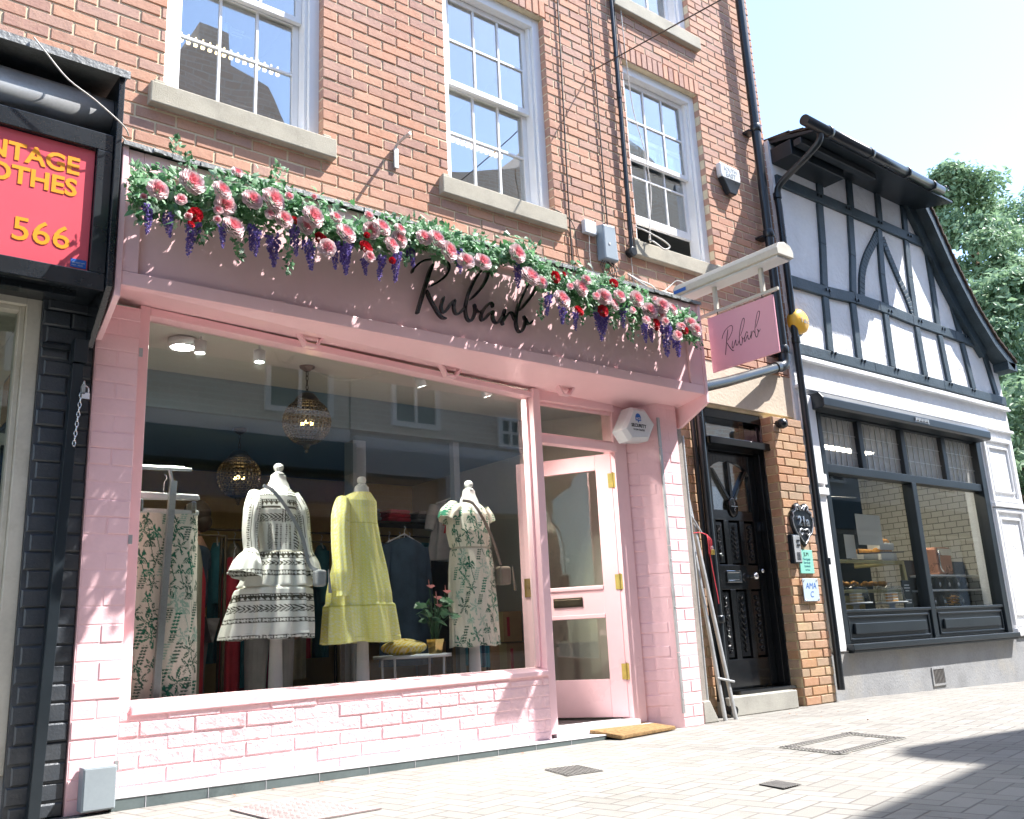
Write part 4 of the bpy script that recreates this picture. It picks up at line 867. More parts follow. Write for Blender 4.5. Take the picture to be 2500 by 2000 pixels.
cable('white wire drooping across the black canopy of the vintage shop', [(.66, -.64, 3.60), (.72, -.66, 3.52), (.82, -.66, 3.42), (.95, -.66, 3.35), (1.09, -.64, 3.27), (1.13, -.60, 3.245)], .004, 'wcable', 'wire', 'loose wires by the canopy', 'wire')
cable('thin white wire hanging behind the canopy end', [(1.12, -.2, 3.70), (1.13, -.3, 3.5), (1.13, -.45, 3.32), (1.17, -.5, 3.26)], .0035, 'wcable', 'wire', 'loose wires by the canopy', 'wire')
a = pY(*zq('B', 1560, 440), -.03); c2 = pX(*zq('B', 2131, 125), 8.2) 
e = a + (pY(*zq('B', 2131, 125), -1.2)-a)*4
b = MB(); b.tube([a, e], .006, 6); tag(b.build('overhead_wire', M['cable']), 'overhead wire stretched from the brick wall out over the street', 'wire')
t = thing('drainpipe', 'tall black drainpipe down the right edge of the brick building', 'drainpipe', (7.3, -.1, 3)) 
b = MB(); bx = 7.315
b.tube([(bx, -.10, 9), (bx, -.10, 3.20)], .045, 14)
b.tube(smoothpath([(bx, -.10, 3.22), (bx-.005, -.10, 3.12), (bx-.05, -.10, 3.07), (bx-.12, -.10, 3.055)], 5), .052, 14)
b.tube([(bx-.10, -.10, 3.057), (6.1, -.32, 2.70), (5.58, -.42, 2.55)], .045, 14)
b.build('pipe', M['blackplastic'], t)
for zz in (5.62, 4.45, 3.24):
    b = MB(); b.lathe([(.052, -.04), (.056, -.035), (.056, .035), (.052, .04)], (bx, -.10, zz), 16); b.box(bx-.10, bx+.02, -.09, -.0, zz-.05, zz-.03); b.build('collar', M['blackplastic'], t)
b = MB(); b.tube([(bx-.13, -.108, 3.05), (bx-.20, -.12, 3.03)], .054, 14); b.tube([(5.66, -.405, 2.568), (5.60, -.418, 2.553)], .054, 14); b.build('collar', M['blackplastic'], t)

# ================================================================== black side door with its surround
ent = thing('side_entrance', 'black panelled side door recessed between the pink shop and a brick pier', 'doorway', (6.5, .0, 0))
b = MB(); b.box(5.44, 7.57, -.030, .0, 2.60, 3.0); b.build('rendered_lintel', M['beige'], ent, .004)
b = MB(); bricks(b, 6.995, 7.462, .0, 2.555, [], -.10, bl=.225, bh=.0775, mo=.010, zoff=.0, xoff=7.0, proud=.008); b.box(6.999, 7.458, -.096, .0, 0, 2.553, 1)
bricks(b, -.09, .16, .0, 2.553, [], 0, bl=.225, bh=.0775, mo=.010, along='y', fixed=6.999, xoff=-.09, proud=.006)
b.build('brick_pier', OCH, ent)
b = MB(); bricks(b, 5.60, 6.11, .0, 2.55, [], -.012, bl=.225, bh=.0775, mo=.010, xoff=.03, proud=.008); b.box(5.44, 6.11, -.01, .0, 0, 2.575, 1); b.build('brick_return', OCH, ent)
b = MB(); b.box(5.94, 6.84, -.145, .1, .0, .148); b.build('step', M['concrete'], ent, .008)
b = MB(); b.box(6.11, 6.20, .02, .20, .15, 2.575); b.box(6.985, 6.999, .02, .16, .15, 2.55); b.box(6.96, 6.985, .06, .20, .15, 2.50)
b.box(6.20, 6.985, .02, .20, 2.49, 2.575); b.box(6.16, 7.03, -.05, .08, 2.235, 2.30); b.box(6.20, 6.96, .08, .20, 2.21, 2.34)
b.box(6.20, 6.96, -.06, .14, .15, .178)
fr = b.build('door_frame', M['blackdoor'], ent, .004)
b = MB(); b.box(6.20, 6.96, .118, .123, 2.34, 2.49); b.build('fanlight_pane', M['oldglass'], fr)
X0, X1, Z0, Z1, DY = 6.205, 6.955, .185, 2.205, .125
b = MB(); st = .085
b.box(X0, X0+st, DY, DY+.045, Z0, Z1); b.box(X1-st, X1, DY, DY+.045, Z0, Z1)
ia, ib = X0+st, X1-st
b.box(ia, ib, DY, DY+.045, Z0, .42); b.box(ia, ib, DY, DY+.045, 1.00, 1.21); b.box(ia, ib, DY, DY+.045, 1.60, 1.69)
pw = (ib-ia-.14)/3
for k in (1, 2):
    xx = ia+pw*k+.07*(k-1); b.box(xx, xx+.07, DY, DY+.045, .42, 1.0); b.box(xx, xx+.07, DY, DY+.045, 1.21, 1.60)
# arched head over the glazing
cx = (ia+ib)/2; n = 16; rr = (ib-ia)/2
ap = [(ia, Z1), (ia, 1.985)] + [(cx-rr*math.cos(PI*q/n), 1.985+.15*math.sin(PI*q/n)) for q in range(1, n)] + [(ib, 1.985), (ib, Z1)]
for q in range(n):
    xa, xb = cx-rr*math.cos(PI*q/n), cx-rr*math.cos(PI*(q+1)/n); z_a, z_b = 1.985+.15*math.sin(PI*q/n), 1.985+.15*math.sin(PI*(q+1)/n)
    b.hexa([(xa, DY, z_a), (xb, DY, z_b), (xb, DY, Z1), (xa, DY, Z1), (xa, DY+.045, z_a), (xb, DY+.045, z_b), (xb, DY+.045, Z1), (xa, DY+.045, Z1)])
for dx_, top in ((-.235, 2.06), (0, 2.13), (.235, 2.06)):
    w2 = .018; b.hexa([(cx-w2+dx_*.12, DY-.006, 1.78), (cx+w2+dx_*.12, DY-.006, 1.78), (cx+w2+dx_, DY-.006, top), (cx-w2+dx_, DY-.006, top), (cx-w2+dx_*.12, DY+.03, 1.78), (cx+w2+dx_*.12, DY+.03, 1.78), (cx+w2+dx_, DY+.03, top), (cx-w2+dx_, DY+.03, top)])
door2 = b.build('door', M['blackdoor'], ent, .003)
# raised panels with carved scrolls
R = random.Random(8)
for row, (za, zb) in enumerate(((.42, 1.0), (1.21, 1.60))):
    for k in range(3):
        xa = ia+k*(pw+.07); xb = xa+pw; b = MB(); e = .018
        b.add([(xa, DY+.04, za), (xb, DY+.04, za), (xb, DY+.04, zb), (xa, DY+.04, zb), (xa+e, DY+.012, za+e), (xb-e, DY+.012, za+e), (xb-e, DY+.012, zb-e), (xa+e, DY+.012, zb-e)],
              [(4, 5, 6, 7), (0, 1, 5, 4), (1, 2, 6, 5), (2, 3, 7, 6), (3, 0, 4, 7), (3, 2, 1, 0)])
        xc = (xa+xb)/2; nn_ = 9 if row == 0 else 7; H = zb-za-.09
        for q in range(nn_):
            t_ = (q+.5)/nn_; z = za+.045+H*t_; w3 = .034*math.sin(PI*(.12+.76*t_))
            if k == 1:
                for sg_ in (-1, 1): b.tube([(xc, DY+.008, z-.008), (xc+sg_*w3*.6, DY-.001, z+.004), (xc+sg_*w3, DY+.004, z+.026)], [.007, .006, .002], 6)
            else:
                ph = q*1.1*(1 if k else -1); b.tube(smoothpath([(xc+.022*math.sin(ph+u*2.2)*(1 if u < 3 else .3), DY+.004-.003*(u % 2), z-.02+.014*u) for u in range(4)], 3), .0058, 6)
                b.ball((xc+.022*math.sin(ph+1.5), DY+.003, z+.012), .009, 8, 6)
        if k == 1: b.tube([(xc, DY+.006, za+.05), (xc, DY+.006, zb-.04)], [.006, .003], 6)
        b.build('panel', M['blackdoor'], door2)
b = MB(); b.box(ia, ib, DY+.020, DY+.025, 1.69, 2.14); b.build('pane', M['oldglass'], door2)
b = MB(); b.lathe([(0, -.022), (.05, -.02), (.062, -.012), (.064, .0)], (cx, DY-.004, 1.72), 28, axis='y', sx=1.0, sy=1.45); b.build('boss', M['blackdoor'], door2)
b = MB(); b.box(cx-.045, cx+.045, DY-.0275, DY-.0265, 1.722, 1.725)
b.tube(smoothpath([(cx-.004, DY-.028, 1.76), (cx+.010, DY-.028, 1.752), (cx-.008, DY-.028, 1.735), (cx+.008, DY-.028, 1.71), (cx-.010, DY-.028, 1.695), (cx+.002, DY-.028, 1.68)], 4), .0018, 5); b.build('emblem', M['chrome'], door2)
b = MB(); frame(b, 6.40, 6.595, 1.06, 1.16, DY-.012, DY-.001, .018); b.box(6.42, 6.575, DY-.007, DY-.001, 1.08, 1.14); b.build('letterbox', M['chrome'], door2, .002)
b = MB(); b.lathe([(.018, .0), (.010, -.02), (.012, -.03), (.033, -.045), (.036, -.06), (.024, -.075), (0, -.08)], (6.735, DY-.002, 1.11), 20, axis='y'); b.build('knob', M['chrome'], door2)
b = MB(); b.lathe([(.022, .0), (.024, -.01), (.016, -.02), (0, -.022)], (6.905, DY-.002, 1.16), 16, axis='y'); b.box(6.925, 6.95, DY-.012, DY-.001, 1.52, 1.60); b.build('lock', M['chrome'], door2)
b = MB(); b.box(6.225, 6.30, DY+.012, DY+.0195, 1.77, 1.86); b.build('sticker', M['signred'], door2)
b = MB(); b.box(6.2, 7.0, .9, .95, .1, 2.6); b.box(6.15, 6.2, .20, .95, .1, 2.6); b.build('hallway', M['plastic'], ent)
# number plaque, intercom, plates, light on the pier
t = thing('number_plaque', 'black oval 21a number plaque with scrolled top on the ochre brick pier', 'house number', (7.24, -.12, 1.57))
out = [(0, -.21), (.05, -.165), (.085, -.12), (.135, -.09), (.165, -.02), (.175, .05), (.15, .075), (.16, .11), (.11, .13), (.105, .17), (.06, .19), (.02, .175), (0, .15), (-.02, .175), (-.06, .19), (-.105, .17), (-.11, .13), (-.16, .11), (-.15, .075), (-.175, .05), (-.165, -.02), (-.135, -.09), (-.085, -.12), (-.05, -.165)]
PX, PZ = 7.235, 1.565
b = MB(); b.xz([(PX+x, PZ+z) for x, z in out], -.135, -.110); b.build('plate', M['blackplastic'], t, .006)
b = MB(); b.tube([(PX+x*.88, -.138, PZ+z*.88) for x, z in out], .006, 6, closed=True)
for sg_ in (-1, 1): b.tube(smoothpath([(PX+sg_*.01, -.14, PZ-.06), (PX+sg_*.05, -.142, PZ-.05), (PX+sg_*.075, -.142, PZ-.08), (PX+sg_*.05, -.142, PZ-.105), (PX+sg_*.03, -.142, PZ-.085)], 4), .008, 6)
for sg_ in (-1, 1): b.tube(smoothpath([(PX+sg_*.02, -.14, PZ+.12), (PX+sg_*.06, -.142, PZ+.165), (PX+sg_*.09, -.142, PZ+.15), (PX+sg_*.075, -.142, PZ+.12)], 4), .009, 6)
b.build('scrollwork', M['steel'], t)
text_mesh('lettering', '21a', .125, .006, M['chrome'], t, (PX, -.141, PZ-.02), align='CENTER', bold=.003)
t = thing('intercom', 'slim grey door intercom with buttons under the 21a plaque', 'intercom', (7.07, -.13, 1.33))
b = MB(); b.box(7.01, 7.125, -.155, -.108, 1.205, 1.46); b.build('body', M['blackplastic'], t, .004)
b = MB(); b.box(7.022, 7.12, -.160, -.1555, 1.215, 1.45); b.build('face', M['galv'], t, .003)
for zz in (1.405, 1.365): b = MB(); b.box(7.065, 7.105, -.168, -.1605, zz-.008, zz+.010); b.build('button', M['blackplastic'], t, .003)
b = MB()
for k in range(6): b.box(7.05, 7.10, -.162, -.1605, 1.235+k*.012, 1.240+k*.012)
b.build('speaker_grille', M['blackplastic'], t)
t = thing('name_plate', 'mint green mortgage services plate on the ochre brick pier', 'name plate', (7.24, -.12, 1.22))
b = MB(); b.box(7.135, 7.34, -.122, -.109, 1.12, 1.33); b.build('plate', M['mint'], t, .002)
for k, (s, z, h) in enumerate((('JLM', 1.275, .05), ('Mortgage', 1.238, .03), ('Services', 1.207, .03), ('Limited', 1.176, .03), ('1st Floor', 1.146, .02))): text_mesh('lettering', s, h, .0004, M['letter'] if k == 0 else M['teal'], t, (7.24, -.1226, z), align='CENTER')
t = thing('name_plate', 'pale blue square plate with looped initials below the mint plate', 'name plate', (7.24, -.13, .97))
b = MB(); b.box(7.12, 7.35, -.135, -.128, .875, 1.075); b.build('plate', M['paleblue'], t, .002)
text_mesh('lettering', 'AMA', .075, .0004, M['blue'], t, (7.235, -.1357, .985), align='CENTER', shear=.2); text_mesh('lettering', 'C', .075, .0004, M['blue'], t, (7.235, -.1357, .91), align='CENTER', shear=.2)
for xx, zz in ((7.14, .89), (7.33, .89), (7.14, 1.06), (7.33, 1.06)): b = MB(); b.lathe([(.007, .02), (.007, -.012), (0, -.013)], (xx, -.128, zz), 8, axis='y'); b.build('stud', M['chrome'], t)
t = thing('security_light', 'small black round light fitting at the top of the ochre pier', 'wall light', (7.18, -.13, 2.47))
c = pY(1680+1045*.2203, 980+245*.2203, -.16); b = MB(); b.lathe([(.03, .05), (.045, .03), (.05, 0), (.042, -.03), (0, -.045)], (c.x, c.y, c.z), 14, axis='y'); b.box(c.x-.03, c.x+.03, c.y+.03, -.105, c.z-.02, c.z+.03); b.build('housing', M['blackplastic'], t)
# pipes and stands between the pink pier and the black door
t = thing('downpipe', 'black iron downpipe between the pink pier and the black door', 'drainpipe', (5.97, -.1, 0))
b = MB(); b.tube([(5.985, -.09, 2.56), (5.975, -.09, .10)], .036, 12); b.tube([(5.93, -.06, 2.54), (5.93, -.06, .12)], .022, 10); b.build('pipe', M['blackplastic'], t)
b = MB(); b.lathe([(.044, -.03), (.048, -.02), (.048, .02), (.044, .03)], (5.98, -.09, .75), 14); b.box(5.92, 6.04, -.075, -.02, .72, .77); b.build('collar', M['blackplastic'], t)
b = MB(); b.tube(smoothpath([(5.975, -.09, .14), (5.97, -.10, .07), (5.965, -.17, .045)], 4), .042, 12); b.build('shoe', M['blackplastic'], t)
t = thing('cable_trunking', 'weathered grey timber trunking against the right side of the pink pier', 'trunking', (5.55, -.15, 0))
b = MB(); b.hexa([(5.47, -.25, .13), (5.555, -.25, .13), (5.55, -.25, 2.25), (5.49, -.25, 2.25), (5.47, -.10, .13), (5.555, -.10, .13), (5.55, -.10, 2.25), (5.49, -.10, 2.25)]); b.build('casing', M['greywood'], t, .004)
b = MB(); b.tube([(5.59, -.22, 2.2), (5.59, -.22, .12)], .016, 8); b.build('pipe', M['galv'], t)
b = MB(); b.hexa([(5.49, -.27, .0), (5.66, -.27, .0), (5.57, -.27, .16), (5.49, -.27, .16), (5.49, -.16, .0), (5.66, -.16, .0), (5.57, -.16, .16), (5.49, -.16, .16)]); b.build('boot', M['concrete'], t, .008)
t = thing('shutter_poles', 'pair of long galvanised poles with cross pins leaning beside the black door', 'pole', (5.75, -.22, 0))
pA0, pA1 = Vector((5.735, -.26, 0)), Vector((5.60, -.15, 1.96)); pB0, pB1 = Vector((5.86, -.26, 0)), Vector((5.67, -.15, 1.72))
for a_, c_ in ((pA0, pA1), (pB0, pB1)):
    b = MB(); b.tube([a_+Vector((0, 0, .0)), c_], .017, 4); b.build('pole', M['galv'], t, .002)
for tt in (.16, .83):
    a_ = pA0.lerp(pA1, tt); c_ = pB0.lerp(pB1, tt); b = MB(); b.tube([a_+Vector((-.03, -.02, 0)), c_+Vector((.05, -.02, 0))], .009, 8); b.build('pin', M['galv'], t)
t = thing('rope', 'red rope knotted round the galvanised poles', 'rope', (5.75, -.25, 1.4))
b = MB(); R = random.Random(4); kx, kz = 5.735, 1.385
b.tube(smoothpath([(5.60, -.22, kz+.03), (5.66, -.25, kz+.035), (kx, -.25, kz+.02), (kx+.03, -.24, kz)], 5), .004, 6)
for k in range(3): b.tube(smoothpath([(kx, -.255, kz+.02), (kx+.02*k-.02, -.28, kz-.03), (kx-.01+.012*k, -.27, kz-.09-.02*k), (kx+.012*k, -.26, kz-.13)], 5), .0035, 6)
b.tube(smoothpath([(kx, -.26, kz-.02), (kx+.005, -.27, kz-.2), (kx+.035, -.275, kz-.45), (kx+.04, -.275, kz-.52)], 5), .0035, 6)
hang(tag(b.build('cord', M['ropered'])), t)
t = thing('padlock', 'small brass padlock hanging from the red rope by the black door', 'padlock', (5.76, -.27, 1.27))
b = MB(); b.box(5.742, 5.778, -.285, -.265, 1.245, 1.285); b.build('body', M['brass'], t, .003)
b = MB(); b.tube(smoothpath([(5.75, -.275, 1.283), (5.75, -.275, 1.305), (5.76, -.275, 1.314), (5.77, -.275, 1.305), (5.77, -.275, 1.283)]), .004, 6); b.build('shackle', M['chrome'], t)

# ================================================================== pavement furniture
b = MB(); ma, mb_, mc, md = pG(*zq('G', 1462, 1158), .07), pG(*zq('G', 1745, 1208), .03), pG(*zq('G', 2080, 1148), .03), pG(*zq('G', 1850, 1115), .06)
b.add([(q.x, q.y, q.z) for q in (ma, mb_, mc, md)]+[(q.x, q.y, q.z-.025) for q in (ma, mb_, mc, md)], [(3, 2, 1, 0), (4, 5, 6, 7), (0, 1, 5, 4), (1, 2, 6, 5), (2, 3, 7, 6), (3, 0, 4, 7)])
R = random.Random(1)
dm = b.build('doormat', M['coir'], None, .006); tag(dm, 'worn golden coir doormat lying askew outside the pink door', 'doormat')
t = thing('manhole_cover', 'large oblong inspection cover filled with paving right of the shop', 'manhole cover', (4.97, -1.76, 0))
Q = [Vector((4.51, -2.02, .004)), Vector((4.60, -1.56, .004)), Vector((5.42, -1.50, .004)), Vector((5.31, -1.95, .004))]
def ringstrip(mbx, Q, a0, a1, z, th, seg, gap, mi=0):
    """little bars along the four sides between insets a0 and a1"""
    cc = sum(Q, Vector((0, 0, 0)))/4
    for i in range(4):
        A, B_ = Q[i], Q[(i+1) % 4]; e = (B_-A).normalized(); nrm = Vector((-e.y, e.x, 0)); 
        if (cc-A).dot(nrm) < 0: nrm = -nrm
        L = (B_-A).length; k = max(1, int(L/(seg+gap)))
        for q in range(k):
            s0 = q*L/k+gap/2; s1 = (q+1)*L/k-gap/2
            p = [A+e*s0+nrm*a0, A+e*s1+nrm*a0, A+e*s1+nrm*a1, A+e*s0+nrm*a1]
            vs = [Vector((v.x, v.y, z)) for v in p]+[Vector((v.x, v.y, z+th)) for v in p]
            mbx.add(vs, [(4, 5, 6, 7), (0, 1, 5, 4), (1, 2, 6, 5), (2, 3, 7, 6), (3, 0, 4, 7)], mi)
b = MB(); ringstrip(b, Q, 0, .075, .0035, .001, 3, 0, 0); b.build('recess', M['concrete'], t)
b = MB(); ringstrip(b, Q, .006, .033, .0045, .003, .014, .013, 0); ringstrip(b, Q, .044, .070, .0045, .003, .014, .013, 0); b.build('rim', M['iron'], t)
t = thing('manhole_cover', 'small square cast iron cover in front of the open door', 'manhole cover', (3.34, -1.23, 0))
Q = [(3.19, -1.33), (3.27, -1.06), (3.47, -1.10), (3.41, -1.36)]
b = MB(); b.prism([(x, y, .001) for x, y in Q], (0, 0, .004)); b.build('plate', M['iron'], t)
b = MB()
for i in range(9):
    for j in range(9):
        u, v = (i+.5)/9, (j+.5)/9; x = (Q[0][0]*(1-u)+Q[3][0]*u)*(1-v)+(Q[1][0]*(1-u)+Q[2][0]*u)*v; y = (Q[0][1]*(1-u)+Q[3][1]*u)*(1-v)+(Q[1][1]*(1-u)+Q[2][1]*u)*v
        b.box(x-.007, x+.007, y-.009, y+.009, .005, .008)
b.build('studs', M['iron'], t)
t = thing('drain_grate', 'small slotted drain cover near the edge of the shadow', 'drain cover', (3.53, -2.34, 0))
b = MB(); b.prism([(3.455, -2.42, .001), (3.575, -2.41, .001), (3.605, -2.25, .001), (3.50, -2.26, .001)], (0, 0, .003)); b.build('recess', M['hole'], t)
b = MB()
for k in range(8): x = 3.468+k*.0165; b.hexa([(x, -2.415, .0045), (x+.009, -2.415, .0045), (x+.009, -2.415, .007), (x, -2.415, .007), (x+.03, -2.262, .0045), (x+.039, -2.262, .0045), (x+.039, -2.262, .007), (x+.03, -2.262, .007)])
b.build('bars', M['iron'], t)
t = thing('access_plate', 'rusty pink chequered steel plate at the bottom edge of the pavement', 'access plate', (1.9, -1.0, 0))
b = MB(); b.prism([(1.675, -.79, .002), (1.70, -1.35, .002), (2.12, -1.35, .002), (2.0, -.72, .002)], (0, 0, .006)); b.build('plate', M['rusty'], t)
b = MB(); R = random.Random(6)
for i in range(15):
    for j in range(17):
        x = 1.70+i*.024+(j % 2)*.012; y = -.79-j*.031
        if x > 2.0+(-.72-y)*.19-.01: continue
        a_ = PI/4*(1 if (i+j) % 2 else -1); dx_, dy_ = math.cos(a_)*.009, math.sin(a_)*.009
        b.tube([(x-dx_, y-dy_, .008), (x+dx_, y+dy_, .008)], .0022, 4)
b.build('tread', M['rusty'], t)
R = random.Random(9)
for k in range(16):
    px, py = ((722+R.uniform(-20, 20), 1900+R.uniform(-8, 8)) if k < 3 else (R.uniform(300, 1500), 1990-.135*R.uniform(300, 1500)) if k < 6 else (R.uniform(1900, 2150), 1760-.1*(R.uniform(1900, 2150)-1900)))
    c = pG(px, py, .006); 
    if c.y > -.36 and c.x < 4.5: c.y = -.38-R.random()*.06
    if c.y > -.16: c.y = -.17
    b = MB(); L = R.uniform(.012, .024); d = Vector((R.gauss(0, 1), R.gauss(0, 1), .2)).normalized(); leaf(b, Vector((c.x, c.y, .008)), d, Vector((0, .2, 1)), L, L*.5, True)
    tag(b.build('fallen_leaf', M['dry']), 'tiny dry brown leaf on the paving near the shop step' if k < 6 else 'tiny dry leaf on the paving by the side entrance', 'leaf', 'dry leaves by the shop step' if k < 6 else 'dry leaves by the side entrance')

# ================================================================== clothes with printed patterns (vertex colours on fine grids)
def loop_mesh(name, Pts, Cols, parent, extra=None, matn='cloth'):
    """Pts (nv, nu, 3), closed in u"""
    nv, nu = Pts.shape[:2]; me = bpy.data.meshes.new(name)
    idx = np.arange(nv*nu).reshape(nv, nu); a = idx[:-1]; b_ = np.roll(idx, -1, 1)[:-1]; c = np.roll(idx, -1, 1)[1:]; d = idx[1:]
    me.from_pydata(Pts.reshape(-1, 3).tolist(), [], np.stack([a, b_, c, d], -1).reshape(-1, 4).tolist())
    ca = me.color_attributes.new('Col', 'FLOAT_COLOR', 'POINT'); buf = np.ones((nv*nu, 4), 'f'); buf[:, :3] = Cols.reshape(-1, 3); ca.data.foreach_set('color', buf.ravel())
    me.polygons.foreach_set('use_smooth', [True]*len(me.polygons)); me.materials.append(M[matn]); me.update()
    o = bpy.data.objects.new(name, me); COL.objects.link(o); hang(o, parent); return o
def gown(name, rings, colf, parent, nu=220, nv=200, seed=0):
    """rings: z, cx, cy, rx, ry, fold depth, folds"""
    r = np.array(rings, float); z = np.linspace(r[0, 0], r[-1, 0], nv); s = -1 if r[0, 0] > r[-1, 0] else 1
    g = lambda k: np.interp(z*s, r[:, 0]*s, r[:, k])
    cx, cy, rx, ry, am, nf = [g(k)[:, None] for k in range(1, 7)]; Z = z[:, None]
    th = np.linspace(0, 2*PI, nu, endpoint=False)[None, :]; rr = np.random.default_rng(seed); ph = rr.uniform(0, 6, 6)
    nfm = float(r[:, 6].max())
    f = np.sin(th*nfm+ph[0]+.6*np.sin(Z*9+ph[3]))+.6*np.sin(th*(nfm*.53//1)+ph[1])+.4*np.sin(th*(nfm*1.7//1)+ph[2]+Z*4)
    k = 1+am*f*.62+.012*np.sin(th*23+Z*14+ph[5])*(am > .03); hz = .006*np.sin(th*5+ph[4])*(np.abs(Z-z[-1]) < .03)
    X = cx+rx*k*np.cos(th); Y = cy+ry*k*np.sin(th); ZZ = Z+0*th+hz
    S = (((th+PI/2+PI) % (2*PI))-PI)*(rx+0*th)      # 0 at the street side
    return loop_mesh(name, np.stack([X, Y, ZZ], -1), colf(S+cx-cx.mean(), ZZ, th), parent)
def sleeve(name, path, radii, colf, parent, nu=60, nv=110, fold=.06, n=9):
    P = np.array([tuple(p) for p in smoothpath(path, 8)]); t = np.linspace(0, 1, len(P)); tv = np.linspace(0, 1, nv)
    C = np.stack([np.interp(tv, t, P[:, k]) for k in range(3)], -1); R_ = np.interp(tv, np.linspace(0, 1, len(radii)), radii)
    T = np.gradient(C, axis=0); T /= np.linalg.norm(T, axis=1)[:, None]; ref = np.array([0., 1., 0.]); U = np.cross(T, ref); U /= np.linalg.norm(U, axis=1)[:, None]; V = np.cross(T, U)
    th = np.linspace(0, 2*PI, nu, endpoint=False); k = 1+fold*np.sin(th*n)[None, :]*np.linspace(.2, 1, nv)[:, None]
    Pt = C[:, None, :]+R_[:, None, None]*k[..., None]*(np.cos(th)[None, :, None]*U[:, None, :]+np.sin(th)[None, :, None]*V[:, None, :])
    return loop_mesh(name, Pt, colf(Pt[..., 0]-C[:, 0:1], Pt[..., 2], tv[:, None]+0*th[None, :]), parent)
CREAM = np.array([.78, .71, .60]); INK = np.array([.065, .06, .045]); OFFW = np.array([.82, .81, .77])
def bands(S, Z, lst, base=OFFW):
    col = np.broadcast_to(base, S.shape+(3,)).copy(); ink = np.zeros(S.shape, bool)
    for z0, z1, kind in lst:
        m = (Z > z0) & (Z < z1); v = (Z-z0)/(z1-z0); h = z1-z0
        if kind == 'tri':
            p = .030; u = (S/p) % 1; ink |= m & (((np.abs(u-.5)*2 < v*.95) & (v < .5)) | ((np.abs(u-.5)*2 > v*.95+.05) & (v > .5)) | (v < .05) | (v > .95))
            ink |= m & (np.abs(u-.5)*2 < .9*(1-np.abs(v-.5)*2))
        if kind == 'chev':
            p = .026; u = ((S+np.abs(v-.5)*h*1.7)/p) % 1; ink |= m & (u < .55) & (v > .08) & (v < .92)
        if kind == 'small':
            p = .016; u = (S/p) % 1; ink |= m & ((v < .14) | (v > .86) | ((np.abs(u-.5)*2 < 1-v*1.8) & (v < .5)) | ((np.abs(u-.5)*2 < (v-.5)*1.9) & (v > .5)))
        if kind == 'line': ink |= m
    return col, ink
def dress1(S, Z, th):
    col, ink = bands(S, Z, [(.742, .765, 'small'), (.835, .862, 'small'), (.888, .938, 'chev'), (.958, .998, 'tri'), (1.105, 1.135, 'small'), (1.160, 1.195, 'chev'), (1.205, 1.245, 'tri'),
                            (1.425, 1.480, 'chev'), (1.508, 1.518, 'line'), (1.525, 1.560, 'tri'), (1.585, 1.605, 'small'), (1.615, 1.64, 'chev')])
    up = (Z > 1.262) & (Z < 1.415); u = np.abs(S)
    ink |= up & (u > .035) & (u < .048) & (((Z/.012) % 1) < .6); ink |= up & (u > .068) & (u < .098) & (((Z+u*.9)/.017 % 1) < .55); ink |= up & (u > .012) & (u < .020) & (((Z/.012) % 1) < .6)
    ink |= (Z > 1.42) & (u < .010) & (u > .004); ink &= ~((Z > 1.42) & (u < .004)); ink &= ~((Z > 1.5) & (u < .02+(Z-1.5)*.12))
    col[ink] = INK; ruff = (np.abs(Z-1.252) < .005) | (np.abs(Z-1.04) < .005); col[ruff] = [.6, .57, .48]; return col
def sleeve1(S, Z, t):
    col, ink = bands(S, Z, [])
    ink |= (t < .68) & (np.abs(S) > .022) & (np.abs(S) < .034) & (((Z/.013) % 1) < .55)
    ink |= (t < .68) & (np.abs(S) > .012) & (np.abs(S) < .015)
    c2, i2 = bands(S, Z-t*0, [(1.105, 1.135, 'small')]); ink |= i2 & (t > .68); ink |= (t > .66) & (t < .69) & (((S/.008) % 1) < .5); col[ink] = INK; return col
def yellow(S, Z, th):
    col = np.broadcast_to(np.array([.90, .85, .26]), S.shape+(3,)).copy()
    u = (S/.020) % 1; v = ((Z+((S/.020)//1 % 2)*.012)/.024) % 1; d = np.hypot(u-.5, v-.5); ring = (d > .22) & (d < .38); col[ring] = [.88, .87, .55]; col[d < .10] = [.88, .87, .55]
    st = (((Z > .92) & (Z < .925)) | ((Z > 1.44) & (Z < 1.444))); col[st] = [.62, .60, .14]; return col
